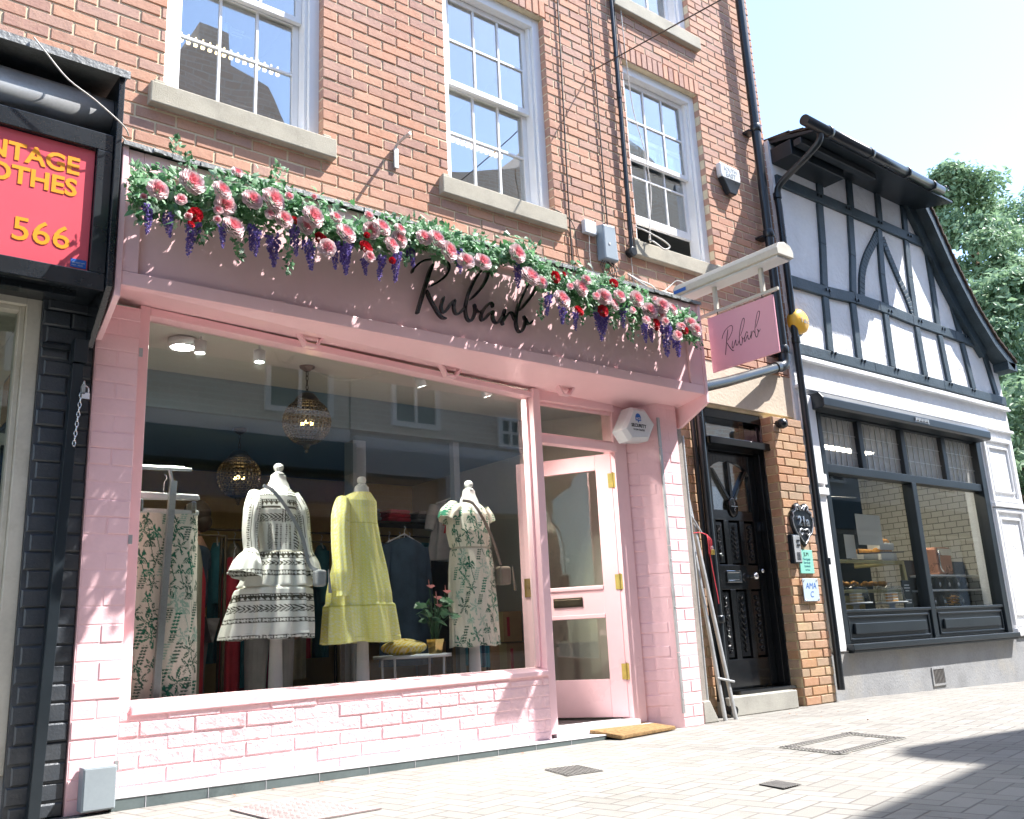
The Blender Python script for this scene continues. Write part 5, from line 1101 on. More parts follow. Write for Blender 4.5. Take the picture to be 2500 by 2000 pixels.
def palms(seed, n, x0, x1, z0, z1, base=CREAM):
    rr = np.random.default_rng(seed); k = []; G = [np.array([.02, .14, .085]), np.array([.03, .20, .12]), np.array([.36, .50, .40]), np.array([.05, .12, .08])]
    cols_ = max(1, int(round(math.sqrt(n*(x1-x0)/(z1-z0))))); rows_ = int(math.ceil(n/cols_))
    for i in range(rows_):
        for j in range(cols_):
            k.append((x0+(j+.5+.5*(i % 2)-.25+rr.uniform(-.2, .2))*(x1-x0)/cols_, z0+(i+.5+rr.uniform(-.25, .25))*(z1-z0)/rows_, rr.uniform(.036, .060), rr.integers(0, 3), rr.integers(0, 4), rr.uniform(0, 6)))
    def f(S, Z, th):
        col = np.broadcast_to(base, S.shape+(3,)).copy()
        for cx_, cz_, sz, ty, ci, ph in sorted(k, key=lambda q: -int(q[4] == 2)):
            dx = S-cx_; dz = Z-cz_; near = (np.abs(dx) < sz*1.3) & (np.abs(dz) < sz*2.6)
            if ty == 0:      # palm tree: drooping fronds and a thin trunk
                dd = dz+dx*dx*6/sz*.12*3; r_ = np.hypot(dx, dd)/sz; a_ = np.arctan2(dd, dx)
                m = near & (r_ < 1) & (np.cos(a_*9+ph) > r_*1.2-.85) & (dz > -sz*.55); m |= near & (np.abs(dx+.25*dz) < .0022) & (dz < 0) & (dz > -sz*2.2)
            elif ty == 1:    # bushy spray
                r_ = np.hypot(dx, dz*.8)/sz; a_ = np.arctan2(dz, dx); m = near & (r_ < .55+.45*np.cos(a_*6+ph)) & (np.sin(a_*17+r_*9) > -.6)
            else:            # twig of small leaves
                q = ((dz/sz*3.2) % 1)-.5; m = near & (np.hypot((np.abs(dx-.3*dz)-.009)/.009, q/.34) < 1) & (np.abs(dz) < sz*1.0)
            col[m] = G[ci]
        return col
    return f
def mannequin(name_lab, X, Y, ztop, zneck, zhem, rx=.17, cxs=None):
    t = thing('mannequin', name_lab, 'mannequin', (X, Y, .08), 'mannequins in the display window')
    b = MB(); b.lathe([(.17, .08), (.17, .095), (.05, .11), (.045, .35), (.036, zhem), (.028, zhem+.25)], (X, Y, 0), 20); b.build('stand', M['mannequin'], t)
    zs = zneck-.09
    b = MB(); b.lathe([(.08, zhem+.18), (.09, zhem+.3), (.085, zs-.33), (.095, zs-.18), (.085, zs-.09), (.075, zs-.03), (.062, zs+.035), (.046, zs+.07), (.043, zneck+.004), (.043, zneck+.010), (0, zneck+.0105)], (X, Y, 0), 28, sx=1.12, sy=.78); b.build('torso', M['mannequin'], t)
    b = MB(); b.lathe([(.036, zneck+.012), (.036, zneck+.020), (.020, zneck+.030), (.013, ztop-.058), (.020, ztop-.052), (.028, ztop-.040), (.031, ztop-.028), (.028, ztop-.014), (.018, ztop-.004), (0, ztop)], (X, Y, 0), 20); b.build('finial', M['mannequin'], t)
    return t
MY = .25
mannequin('white mannequin stand wearing the black and white tiered dress', 2.345, MY, 1.800, 1.715, .74)
mannequin('white mannequin stand wearing the yellow dress', 2.925, MY, 1.760, 1.680, .69)
mannequin('white mannequin stand wearing the cream palm print dress', 3.79, MY, 1.790, 1.705, .64)
t = thing('tiered_dress', 'white long sleeved dress with black geometric bands on the left mannequin', 'dress', (2.34, MY, .74))
gown('body', [(1.655, 2.345, MY, .058, .05, 0, 11), (1.625, 2.33, MY, .105, .075, .02, 11), (1.59, 2.32, MY, .145, .095, .02, 11), (1.50, 2.33, MY, .135, .11, .03, 11), (1.42, 2.35, MY, .125, .11, .05, 11), (1.30, 2.37, MY, .125, .11, .12, 11), (1.256, 2.37, MY, .130, .115, .02, 11), (1.240, 2.365, MY, .158, .14, .14, 11), (1.05, 2.335, MY, .205, .17, .22, 11), (1.042, 2.335, MY, .200, .165, .03, 11), (1.028, 2.325, MY, .220, .175, .16, 11), (.745, 2.295, MY, .25, .20, .24, 11)], dress1, t, seed=3)
sleeve('sleeve', [(2.20, MY, 1.60), (2.165, MY-.04, 1.50), (2.145, MY-.06, 1.36), (2.145, MY-.08, 1.25), (2.12, MY-.10, 1.17), (2.10, MY-.11, 1.10)], [.045, .052, .045, .042, .085, .10], sleeve1, t)
sleeve('sleeve', [(2.44, MY, 1.60), (2.48, MY-.03, 1.50), (2.50, MY-.04, 1.36), (2.515, MY-.05, 1.25), (2.54, MY-.06, 1.17), (2.55, MY-.07, 1.10)], [.045, .05, .04, .036, .05, .055], sleeve1, t)
t = thing('yellow_dress', 'lemon yellow long sleeved smock dress on the middle mannequin', 'dress', (2.9, MY, .7))
gown('body', [(1.652, 2.925, MY, .062, .05, 0, 9), (1.625, 2.905, MY, .10, .07, .01, 9), (1.59, 2.885, MY, .145, .09, .02, 9), (1.45, 2.885, MY, .145, .11, .03, 9), (1.20, 2.90, MY, .17, .13, .12, 9), (1.00, 2.905, MY, .20, .16, .16, 9), (.94, 2.905, MY, .205, .16, .16, 9), (.925, 2.905, MY, .215, .17, .20, 9), (.70, 2.905, MY, .235, .20, .22, 9)], yellow, t, seed=8)
sleeve('sleeve', [(2.77, MY-.03, 1.585), (2.725, MY-.09, 1.48), (2.71, MY-.12, 1.30), (2.715, MY-.14, 1.12), (2.715, MY-.14, 1.01), (2.715, MY-.14, .98)], [.045, .058, .058, .060, .040, .042], lambda S, Z, t_: yellow(S, Z, None), t)
t = thing('palm_dress', 'cream cap sleeved dress with green palm print on the right mannequin', 'dress', (3.78, MY, .64))
PF = palms(5, 62, -.24, .24, .62, 1.62)
def palmdress(S, Z, th):
    c = PF(S, Z, th); vneck = (np.abs(S-.01) < (Z-1.46)*.30) & (Z > 1.46); c[vneck] = [.70, .69, .68]; c[(np.abs(Z-1.305) < .006)] = [.48, .44, .36]; return c
gown('body', [(1.62, 3.79, MY, .085, .06, 0, 8), (1.59, 3.775, MY, .13, .085, .02, 8), (1.54, 3.77, MY, .165, .10, .02, 8), (1.42, 3.775, MY, .165, .115, .04, 8), (1.32, 3.79, MY, .150, .11, .07, 8), (1.305, 3.79, MY, .143, .105, .02, 8), (1.29, 3.79, MY, .150, .11, .06, 8), (1.15, 3.79, MY, .168, .125, .05, 8), (.64, 3.795, MY, .178, .14, .06, 8)], palmdress, t, seed=4)
sleeve('sleeve', [(3.66, MY, 1.585), (3.60, MY-.02, 1.54), (3.57, MY-.03, 1.49)], [.06, .066, .062], lambda S, Z, t_: PF(S-.1, Z, None), t, nv=40)
sleeve('sleeve', [(3.90, MY, 1.575), (3.935, MY-.01, 1.53), (3.95, MY-.02, 1.49)], [.055, .05, .045], lambda S, Z, t_: PF(S+.1, Z, None), t, nv=40)
def strap_bag(lab, pth, c, size, m, nm):
    t = thing(nm, lab, 'handbag', c)
    b = MB(); P_ = smoothpath(pth, 6)
    for p, q in zip(P_, P_[1:]):
        d = (q-p).normalized(); s = d.cross(Vector((0, -1, 0))).normalized()*.011; n_ = Vector((0, -.003, 0))
        b.add([p-s, p+s, q+s, q-s, p-s+n_, p+s+n_, q+s+n_, q-s+n_], [(4, 5, 6, 7), (0, 3, 2, 1), (0, 1, 5, 4), (2, 3, 7, 6), (1, 2, 6, 5), (3, 0, 4, 7)])
    b.build('strap', M[m], t)
    b = MB(); w_, h_ = size; b.box(c[0]-w_/2, c[0]+w_/2, c[1]-.035, c[1]+.035, c[2]-h_/2, c[2]+h_/2); b.build('pouch', M[m], t, .018, 3)
    b = MB(); 
    for k in range(6): b.tube([(c[0]+w_/2+.005, c[1]-.04, c[2]+h_/2), (c[0]+w_/2+.004*k+.004, c[1]-.045, c[2]-h_/2-.04)], .0025, 4)
    b.build('tassel', M[m], t); return t
strap_bag('grey crossbody bag on the tiered dress', [(2.20, MY-.11, 1.635), (2.26, MY-.125, 1.60), (2.36, MY-.14, 1.47), (2.44, MY-.14, 1.33), (2.48, MY-.15, 1.17), (2.53, MY-.17, 1.13)], (2.545, MY-.16, 1.085), (.07, .10), 'palegrey', 'handbag')
strap_bag('taupe tasselled crossbody bag on the palm print dress', [(3.66, MY-.10, 1.625), (3.74, MY-.12, 1.60), (3.83, MY-.135, 1.46), (3.90, MY-.13, 1.32), (3.955, MY-.12, 1.18)], (3.99, MY-.10, 1.11), (.10, .13), 'taupe', 'handbag')
# trousers on a hanger and rail at the left
t = thing('palm_trousers', 'cream wide leg trousers with green palm print hanging at the left of the window', 'trousers', (1.6, .08, .4))
for sx_, sd in ((1.535, 11), (1.705, 12)):
    gown('leg', [(1.43, sx_, .08, .085, .035, .03, 5), (1.30, sx_, .08, .088, .05, .08, 5), (.40, sx_+.01, .08, .10, .06, .14, 5)], palms(sd, 44, -.12, .12, .38, 1.44), t, seed=sd, nu=130, nv=230)
b = MB(); b.box(1.45, 1.79, .045, .115, 1.425, 1.455); b.build('waistband', M['card'] if False else M['paper'], t, .01)
t = thing('coat_hanger', 'white plastic clip hanger holding the palm print trousers', 'hanger', (1.62, .08, 1.5))
b = MB(); b.hexa([(1.38, .06, 1.50), (1.80, .06, 1.515), (1.79, .06, 1.545), (1.38, .06, 1.545), (1.38, .10, 1.50), (1.80, .10, 1.515), (1.79, .10, 1.545), (1.38, .10, 1.545)]); b.build('bar', M['plastic'], t, .008)
b = MB(); b.tube(smoothpath([(1.60, .08, 1.54), (1.60, .08, 1.60), (1.615, .08, 1.63), (1.60, .08, 1.65)], 4), .003, 6); b.build('hook', M['chrome'], t)
for xx in (1.47, 1.755): b = MB(); b.box(xx-.012, xx+.012, .035, .125, 1.43, 1.50); b.build('clip', M['chrome'], t, .003)
t = thing('display_rail', 'square steel display rail standing in front of the trousers', 'clothes rail', (1.64, -.01, .1))
b = MB(); b.hexa([(1.545, -.02, .08), (1.580, -.02, .08), (1.640, -.02, 1.60), (1.605, -.02, 1.60), (1.545, .01, .08), (1.580, .01, .08), (1.640, .01, 1.60), (1.605, .01, 1.60)]); b.build('post', M['steel'], t, .002)
b = MB(); b.tube([(1.35, .0, 1.66), (1.72, .0, 1.67)], .010, 8); b.tube([(1.35, .12, 1.69), (1.72, .12, 1.70)], .010, 8); b.tube([(1.60, .0, 1.67), (1.62, .0, 1.58)], .010, 8); b.build('arm', M['steel'], t)
# ------------------------------------------------------------------ lamps in the shop
def spot(x, y, z, lab, tilt=0):
    t = thing('spotlight', lab, 'spotlight', (x, y, z), 'white ceiling spotlights in the pink shop')
    b = MB(); b.lathe([(.037, .0), (.037, -.075), (.031, -.075), (.031, -.062), (0, -.062)], (0, 0, 0), 18); o = b.build('housing', M['plastic']); o.parent = t; o.location = (0, 0, -.03); o.rotation_euler = (0, tilt, 0)
    b = MB(); b.lathe([(.029, -.066), (0, -.0662)], (0, 0, 0), 16); q = b.build('lamp', M['lamp']); q.parent = t; q.location = (0, 0, -.03); q.rotation_euler = (0, tilt, 0)
    b = MB(); b.tube([(0, 0, 0), (0, 0, -.035)], .008, 6); q = b.build('stem', M['plastic']); q.parent = t
    L = bpy.data.lights.new('spot_beam', 'SPOT'); L.energy = 30; L.spot_size = 1.9; L.spot_blend = .8; L.color = (1, .95, .86); L.shadow_soft_size = .03; lo = bpy.data.objects.new('spot_beam', L); COL.objects.link(lo); lo.parent = t; lo.location = (0, 0, -.12); lo.rotation_euler = (-.5, tilt, 0)
for (px, py, lab, tl) in ((490, 815, 'white spotlight nearest the left end of the display window', 0), (634, 845, 'second white spotlight from the left of the display window', 0), (1022, 925, 'white spotlight right of the larger chandelier', -.35), (1183, 955, 'rightmost white spotlight in the display window', -.35)):
    c = pY(px, py, .22); spot(c.x, .22, 2.53, lab, tl)
c = pG(478, 838, 2.50); t = thing('ceiling_lamp', 'round lit recessed lamp at the left end of the shop ceiling', 'ceiling light', (c.x, c.y, 2.5))
b = MB(); b.lathe([(.085, .03), (.085, -.02), (.07, -.02), (.07, -.01), (0, -.01)], (1.78, .42, 2.53), 24); b.build('ring', M['plastic'], t); b = MB(); b.lathe([(.068, -.014), (0, -.0145)], (1.78, .42, 2.53), 20); b.build('diffuser', M['lamp'], t)
def chandelier(x, y, z, r, ztop, lab):
    t = thing('chandelier', lab, 'chandelier', (x, y, z), 'beaded globe chandeliers')
    b = MB(); nl, nm_ = 15, 30
    for i in range(1, nl):
        a = PI*i/nl; rr = r*math.sin(a); zz = z+r*math.cos(a); b.tube([(x+rr*math.cos(2*PI*j/28), y+rr*math.sin(2*PI*j/28), zz) for j in range(28)], .0034, 4, closed=True)
    for j in range(nm_): b.tube([(x+r*math.sin(PI*i/16)*math.cos(2*PI*j/nm_), y+r*math.sin(PI*i/16)*math.sin(2*PI*j/nm_), z+r*math.cos(PI*i/16)) for i in range(1, 16)], .0030, 4)
    b.build('cage', M['darkmetal'], t)
    b = MB()
    for i in range(1, nl-1):
        a = PI*(i+.5)/nl
        for j in range(nm_):
            p = 2*PI*(j+.5)/nm_; c = Vector((x+r*.985*math.sin(a)*math.cos(p), y+r*.985*math.sin(a)*math.sin(p), z+r*.985*math.cos(a))); s = .45*r*math.sin(a)*2*PI/nm_*.8
            n_ = (c-Vector((x, y, z))).normalized(); u = n_.orthogonal().normalized()*s; v = n_.cross(u)
            b.add([c-u, c-v, c+u, c+v, c+n_*s*.6, c-n_*s*.6], [(0, 1, 4), (1, 2, 4), (2, 3, 4), (3, 0, 4), (1, 0, 5), (2, 1, 5), (3, 2, 5), (0, 3, 5)])
    o = b.build('beads', M['bead'], t); o['kind'] = 'stuff'
    b = MB(); b.lathe([(.088, -.035), (.082, -.012), (.06, .018), (.045, .03), (.035, .034), (.0, .034)], (x, y, z+r+.005), 20); b.lathe([(.012, -.035), (.02, -.015), (.04, .02)], (x, y, z-r), 12); b.ball((x, y, z-r-.045), .012); b.build('cap', M['darkmetal'], t)
    b = MB(); zc_ = z+r+.03
    while zc_ < ztop-.03: b.tube([(x+.009*math.cos(q)*(1 if int(zc_*100) % 2 else .2), y+.009*math.cos(q)*(.2 if int(zc_*100) % 2 else 1), zc_+.018+.020*math.sin(q)) for q in [2*PI*k/10 for k in range(10)]], .0028, 5, closed=True); zc_ += .033
    b.build('chain', M['darkmetal'], t)
    b = MB(); b.lathe([(.055, .0), (.05, -.018), (.015, -.04), (.0, -.042)], (x, y, ztop), 20); b.build('ceiling_rose', M['darkmetal'], t)
    b = MB(); 
    for q in range(3): b.ball((x+.035*math.cos(q*2.1), y+.035*math.sin(q*2.1), z-.01), .014, 10, 8)
    b.build('bulbs', M['bead_lit'], t)
    L = bpy.data.lights.new('bulb_light', 'POINT'); L.energy = .35; L.color = (1, .66, .3); L.shadow_soft_size = .05; lo = bpy.data.objects.new('bulb_light', L); COL.objects.link(lo); lo.parent = t; lo.location = (0, 0, 0)
M['bead'] = mat('smoked_glass_bead', (.045, .038, .028), .12, .3, .8, .3, 20)
c1 = pY(749, 1030, .62); chandelier(c1.x, .62, c1.z, .163, 2.585, 'larger beaded globe chandelier near the display window glass')
c2 = pY(583, 1164, 1.62); chandelier(c2.x, 1.62, c2.z, .163, 2.335, 'lower beaded globe chandelier further back in the shop')
b = MB(); b.tube(smoothpath([(c1.x, .62, 2.57), (c1.x+.15, .55, 2.50), (c1.x+.32, .5, 2.50), (c1.x+.5, .45, 2.57)], 5), .004, 5); tag(b.build('lamp_cable', M['wcable']), 'thin pale cable drooping from the larger chandelier along the ceiling', 'cable')
# ------------------------------------------------------------------ table, cushion, plant
t = thing('display_table', 'low round white metal table in the display window', 'table', (3.36, .36, .1))
TX, TY, TZ = 3.36, .36, .585
b = MB(); b.lathe([(.26, 0), (.26, .022), (.252, .022), (.252, .006), (0, .006)], (TX, TY, TZ), 36); b.build('tray_top', M['palegrey'] if False else M['plastic'], t)
for q in range(4): a = .5+q*PI/2; b = MB(); b.tube([(TX+.235*math.cos(a), TY+.235*math.sin(a), TZ+.01), (TX+.215*math.cos(a), TY+.215*math.sin(a), .08)], .008, 8); b.build('leg', M['plastic'], t)
t = thing('cushion', 'yellow patterned cushion lying on the round white table', 'cushion', (3.25, .26, .60))
nu_, nv_ = 110, 50; th = np.linspace(0, 2*PI, nu_, endpoint=False)[None, :]; ph = np.linspace(-PI/2, PI/2, nv_)[:, None]
sq = 1/np.maximum(np.abs(np.cos(th)), np.abs(np.sin(th)))**.55; cr = np.cos(ph)**.8
X = 3.245+.125*sq*cr*np.cos(th+.3); Y = .28+.125*sq*cr*np.sin(th+.3); Z = .655+.048*np.sin(ph)*(1+.2*np.cos(th*2))
gx = np.cos((X-3.2)*150)+np.cos((Y+Z*1.2)*150); colr = np.where((np.abs(gx) > .8)[..., None], np.array([.66, .46, .04]), np.array([.66, .60, .36])); loop_mesh('cover', np.stack([X, Y, Z+0*th], -1), colr, t)
t = thing('potted_plant', 'flamingo plant with pink blooms in a faceted gold pot on the table', 'pot plant', (3.47, .28, .61))
PX_, PY_ = 3.475, .26
b = MB(); b.lathe([(.045, .60), (.068, .70), (.062, .70), (.055, .69), (0, .69)], (PX_, PY_, 0), 6, smooth=False); b.build('pot', M['gold'], t, .002)
b = MB(); l = MB(); fl = MB(); R = random.Random(12)
for k in range(34):
    a = R.uniform(0, 2*PI); h = R.uniform(.10, .30); sp_ = R.uniform(.03, .14); top = Vector((PX_+math.cos(a)*sp_, PY_+math.sin(a)*sp_*.7, .70+h)); b.tube(smoothpath([(PX_+math.cos(a)*.02, PY_+math.sin(a)*.02, .69), (PX_+math.cos(a)*sp_*.4, PY_+math.sin(a)*sp_*.3, .70+h*.6), tuple(top)], 3), .0022, 5)
    if k < 24:
        d = Vector((math.cos(a), math.sin(a)*.7, R.uniform(-.7, .2))).normalized(); n = Vector((R.gauss(0, .3), -.7, .7)); n = (n-d*n.dot(d)).normalized(); s_ = d.cross(n); L = R.uniform(.045, .075)
        pts = [(0, 0), (.35, -.12), (.55, .15), (.42, .5), (0, 1.05), (-.42, .5), (-.55, .15), (-.35, -.12)]; l.add([top+s_*L*x+d*L*y-n*abs(x)*L*.25 for x, y in pts], [tuple(range(8))])
for (dx_, dz_) in ((-.075, .345), (.055, .31), (-.02, .27), (-.01, .22)):
    c = Vector((PX_+dx_, PY_-.06, .70+dz_)); b.tube([(PX_, PY_, .70), (PX_+dx_*.5, PY_-.03, .70+dz_*.6), tuple(c)], .002, 5)
    fl.add([c+Vector(p) for p in ((0, 0, 0), (.028, -.01, .008), (.04, -.012, -.002), (.005, -.015, -.018), (-.03, -.01, .004))], [(0, 1, 2, 3, 4)]); fl.tube([c, c+Vector((-.008, -.008, .04))], [.004, .002], 6)
b.build('stem', M['leafdark'], t); l.build('foliage', M['leafdark'], t); fl.build('flower', M['pinkflower'], t)
# ------------------------------------------------------------------ rails of clothes further back
def garment(mn, x, y, ztop, L, w_, d_, lab, rot=0., grp=None):
    """a hanging garment: shoulders, sleeves and a folded skirt"""
    t = thing('hanging_garment', lab, 'garment', (x, y, ztop), grp)
    R = random.Random(int(x*1000+y*100)); n = 36; b = MB(); rings = []
    for k, (zz, ww) in enumerate(((0, .10), (-.02, .45), (-.06, .85), (-.14, .95), (-.35*L, .88), (-.7*L, .98), (-L, 1.08))):
        ring = []
        for j in range(n):
            a = 2*PI*j/n; f = 1+(.02+.05*k/6)*math.sin(a*7+R.random()*.3)*2; X_ = math.cos(a)*w_/2*ww*f; Y_ = math.sin(a)*d_/2*(.5+.5*min(1, k/3))*f
            ring.append((x+X_*math.cos(rot)-Y_*math.sin(rot), y+X_*math.sin(rot)+Y_*math.cos(rot), ztop+zz))
        rings += ring
    b.add(rings, [(i*n+j, i*n+(j+1) % n, (i+1)*n+(j+1) % n, (i+1)*n+j)[::-1] for i in range(6) for j in range(n)], 0, True); b.build('body', M[mn], t)
    for sg_ in (-1, 1):
        s0 = Vector((sg_*w_*.42, 0, -.07)); s1 = Vector((sg_*w_*.56, 0, -.52*L if L < .8 else -.5)); rt = Matrix.Rotation(rot, 3, 'Z')
        b = MB(); b.tube([Vector((x, y, ztop))+rt @ s0, Vector((x, y, ztop))+rt @ ((s0+s1)/2+Vector((sg_*.01, 0, 0))), Vector((x, y, ztop))+rt @ s1], [.05, .045, .04], 10); b.build('sleeve', M[mn], t)
    b = MB(); b.tube(smoothpath([(x, y, ztop-.01), (x, y, ztop+.05), (x+.012, y, ztop+.075), (x, y, ztop+.09)], 4), .003, 5)
    b.tube([Vector((x, y, ztop+.01))+Matrix.Rotation(rot, 3, 'Z') @ Vector((-w_*.4, 0, -.05)), (x, y, ztop+.03), Vector((x, y, ztop+.01))+Matrix.Rotation(rot, 3, 'Z') @ Vector((w_*.4, 0, -.05))], .006, 6); b.build('hanger', M['plastic'], t)
    return t
def rail(x0, x1, y0, y1, z, lab, m='darkmetal', hoop=False):
    t = thing('clothes_rail', lab, 'clothes rail', ((x0+x1)/2, (y0+y1)/2, .08)); b = MB()
    if hoop:
        b.tube(smoothpath([(x0, y0, .08), (x0, y0, z-.25), (x0+.03, y0+.03, z-.12), ((x0+x1)/2, (y0+y1)/2, z), (x1-.03, y1-.03, z-.12), (x1, y1, z-.25), (x1, y1, .08)], 6), .017, 10)
        b.tube([(x0, y0, z-.62), (x1, y1, z-.62)], .008, 6)
    else:
        b.tube([(x0, y0, .08), (x0, y0, z), (x1, y1, z), (x1, y1, .08)], .014, 8)
    b.build('frame', M[m], t); return t
rail(4.02, 4.40, .62, .92, 1.665, 'antique hooped clothes rail behind the palm print dress', 'brass' if False else 'darkmetal', True)
rail(2.55, 3.65, 1.7, 1.7, 1.50, 'dark clothes rail of mixed garments behind the yellow dress')
rail(3.70, 4.90, 2.1, 2.1, 1.62, 'dark clothes rail at the back right of the shop')
rail(1.5, 2.35, 1.1, 1.1, 1.45, 'dark clothes rail behind the palm print trousers')
g1 = [('redcloth', 2.62, 1.62, 1.36, 1.0, 'long red garment left of the magenta one'), ('teal', 2.74, 1.66, 1.33, .9, 'dark teal garment beside the red one'), ('magenta', 2.86, 1.58, 1.40, 1.05, 'long magenta garment behind the yellow dress'), ('navy', 3.02, 1.68, 1.36, .9, 'navy garment hidden behind the yellow dress'), ('khaki', 3.14, 1.70, 1.36, .9, 'khaki garment hidden behind the yellow dress')]
for m_, x, y, z, L, lab in g1: garment(m_, x, y, z, L, .34, .16, lab, 1.15, 'garments hanging on the rails')
c = pY(985, 1400, 1.05); garment('navy', 3.74, 1.05, 1.47, .95, .42, .2, 'long navy dress hanging in front of the grey pillar', .15, 'garments hanging on the rails')
for k in range(4): garment(('navy', 'greycloth', 'teal', 'navy')[k], 3.92+k*.10, 1.75, 1.52, .8, .34, .12, ('first navy top', 'grey top', 'teal top', 'second navy top')[k]+' hanging behind the palm print dress', 1.2, 'garments hanging on the rails')
for k in range(3): garment(('teal', 'navy', 'teal')[k], 4.12+k*.09, .72+k*.07, 1.30-.01*k, .80, .30, .10, ('teal shirt at the front', 'navy shirt in the middle', 'teal shirt at the back')[k]+' of the hooped rail', 1.1, 'garments hanging on the rails')
garment('palegrey', 4.50, 1.45, 1.86, .52, .52, .14, 'pale grey sweatshirt with pink script hanging high at the right', .1, None)
tt_ = [o for o in COL.objects if o.get('label', '').startswith('pale grey sweatshirt')][0]
text_mesh('lettering', 'Better', .13, .001, M['redcloth'], tt_, (4.46, 1.33, 1.66), align='CENTER', shear=.3, bold=.004); text_mesh('lettering', 'Together', .11, .001, M['redcloth'], tt_, (4.48, 1.33, 1.56), align='CENTER', shear=.3, bold=.004)
garment('khaki', 1.98, .72, 1.36, .92, .26, .14, 'olive grey jacket hanging right beside the palm print trousers', 1.3, 'garments hanging on the rails')
garment('redcloth', 2.16, 1.15, 1.28, .9, .30, .14, 'dark patterned garment behind the customer', 1.3, 'garments hanging on the rails')
for k in range(9): garment(('navy', 'greycloth', 'teal', 'khaki', 'magenta', 'navy', 'palegrey', 'redcloth', 'teal')[k], 2.45+k*.155, 2.35+.03*(k % 2), 1.55, .95, .34, .12, 'dim garment packed on the back rail of the shop', 1.25, 'dim garments on the back rail')
rail(2.30, 3.95, 2.38, 2.38, 1.66, 'long dark clothes rail against the back wall of the shop')
for k in range(6):
    q = thing('folded_top', ['white folded top on the upper back shelf', 'red folded top on the upper back shelf', 'grey folded top on the upper back shelf', 'navy folded top on the lower back shelf', 'cream folded top on the lower back shelf', 'teal folded top on the lower back shelf'][k], 'folded clothes', (3.9+.3*(k % 3), 1.95, 1.75-.28*(k//3)))
    b = MB(); x = 3.9+.3*(k % 3); z = 1.72-.28*(k//3)
    for j in range(3): b.box(x-.12+.01*j, x+.12-.006*j, 1.86, 2.06, z+.035*j, z+.032+.035*j)
    hang(b.build('stack', M[('palegrey', 'redcloth', 'greycloth', 'navy', 'paper', 'teal')[k]], None, .012), q)
q = thing('wall_shelf', 'two dark shelves with folded tops at the right of the shop', 'shelf', (4.2, 1.95, 1.4)); b = MB(); b.box(3.75, 4.7, 1.84, 2.10, 1.695, 1.715); b.box(3.75, 4.7, 1.84, 2.10, 1.415, 1.435); b.build('board', M['darkmetal'], q); b = MB(); b.box(3.75, 3.78, 1.84, 2.10, .08, 1.415); b.box(4.67, 4.70, 1.84, 2.10, .08, 1.415); b.box(3.75, 3.78, 1.84, 2.10, 1.435, 1.695); b.box(4.67, 4.70, 1.84, 2.10, 1.435, 1.695); b.build('upright', M['darkmetal'], q)
# boxes behind the door
bx_ = [(4.70, 1.42, .08, .52, .42, .26), (4.72, 1.44, .345, .50, .42, .30), (4.70, 1.42, .65, .50, .40, .26), (4.70, 1.90, .08, .5, .42, .3), (4.72, 1.90, .385, .5, .42, .3)]
labs = ['bottom cardboard box of the front stack behind the door', 'middle cardboard box with red print behind the door', 'top cardboard box of the front stack behind the door', 'bottom cardboard box of the rear stack behind the door', 'top cardboard box of the rear stack behind the door']
for k, (x, y, z, w_, d_, h_) in enumerate(bx_):
    t = thing('cardboard_box', labs[k], 'box', (x, y, z), 'cardboard boxes stacked behind the door')
    b = MB(); b.box(x-.02*k, x-.02*k+w_, y, y+d_, z, z+h_); b.build('carton', M['card'], t, .006)
    b = MB(); b.box(x-.02*k+w_*.42, x-.02*k+w_*.58, y-.0015, y-.0005, z+.002, z+h_-.002); b.build('tape', M['counterbrass'], t)
    b = MB(); b.box(x-.02*k+.08, x-.02*k+.10, y-.002, y-.0006, z+.05, z+h_-.05); b.box(x-.02*k+.33, x-.02*k+.36, y-.002, y-.0006, z+.05, z+h_-.05); b.build('print', M['redcloth'], t)

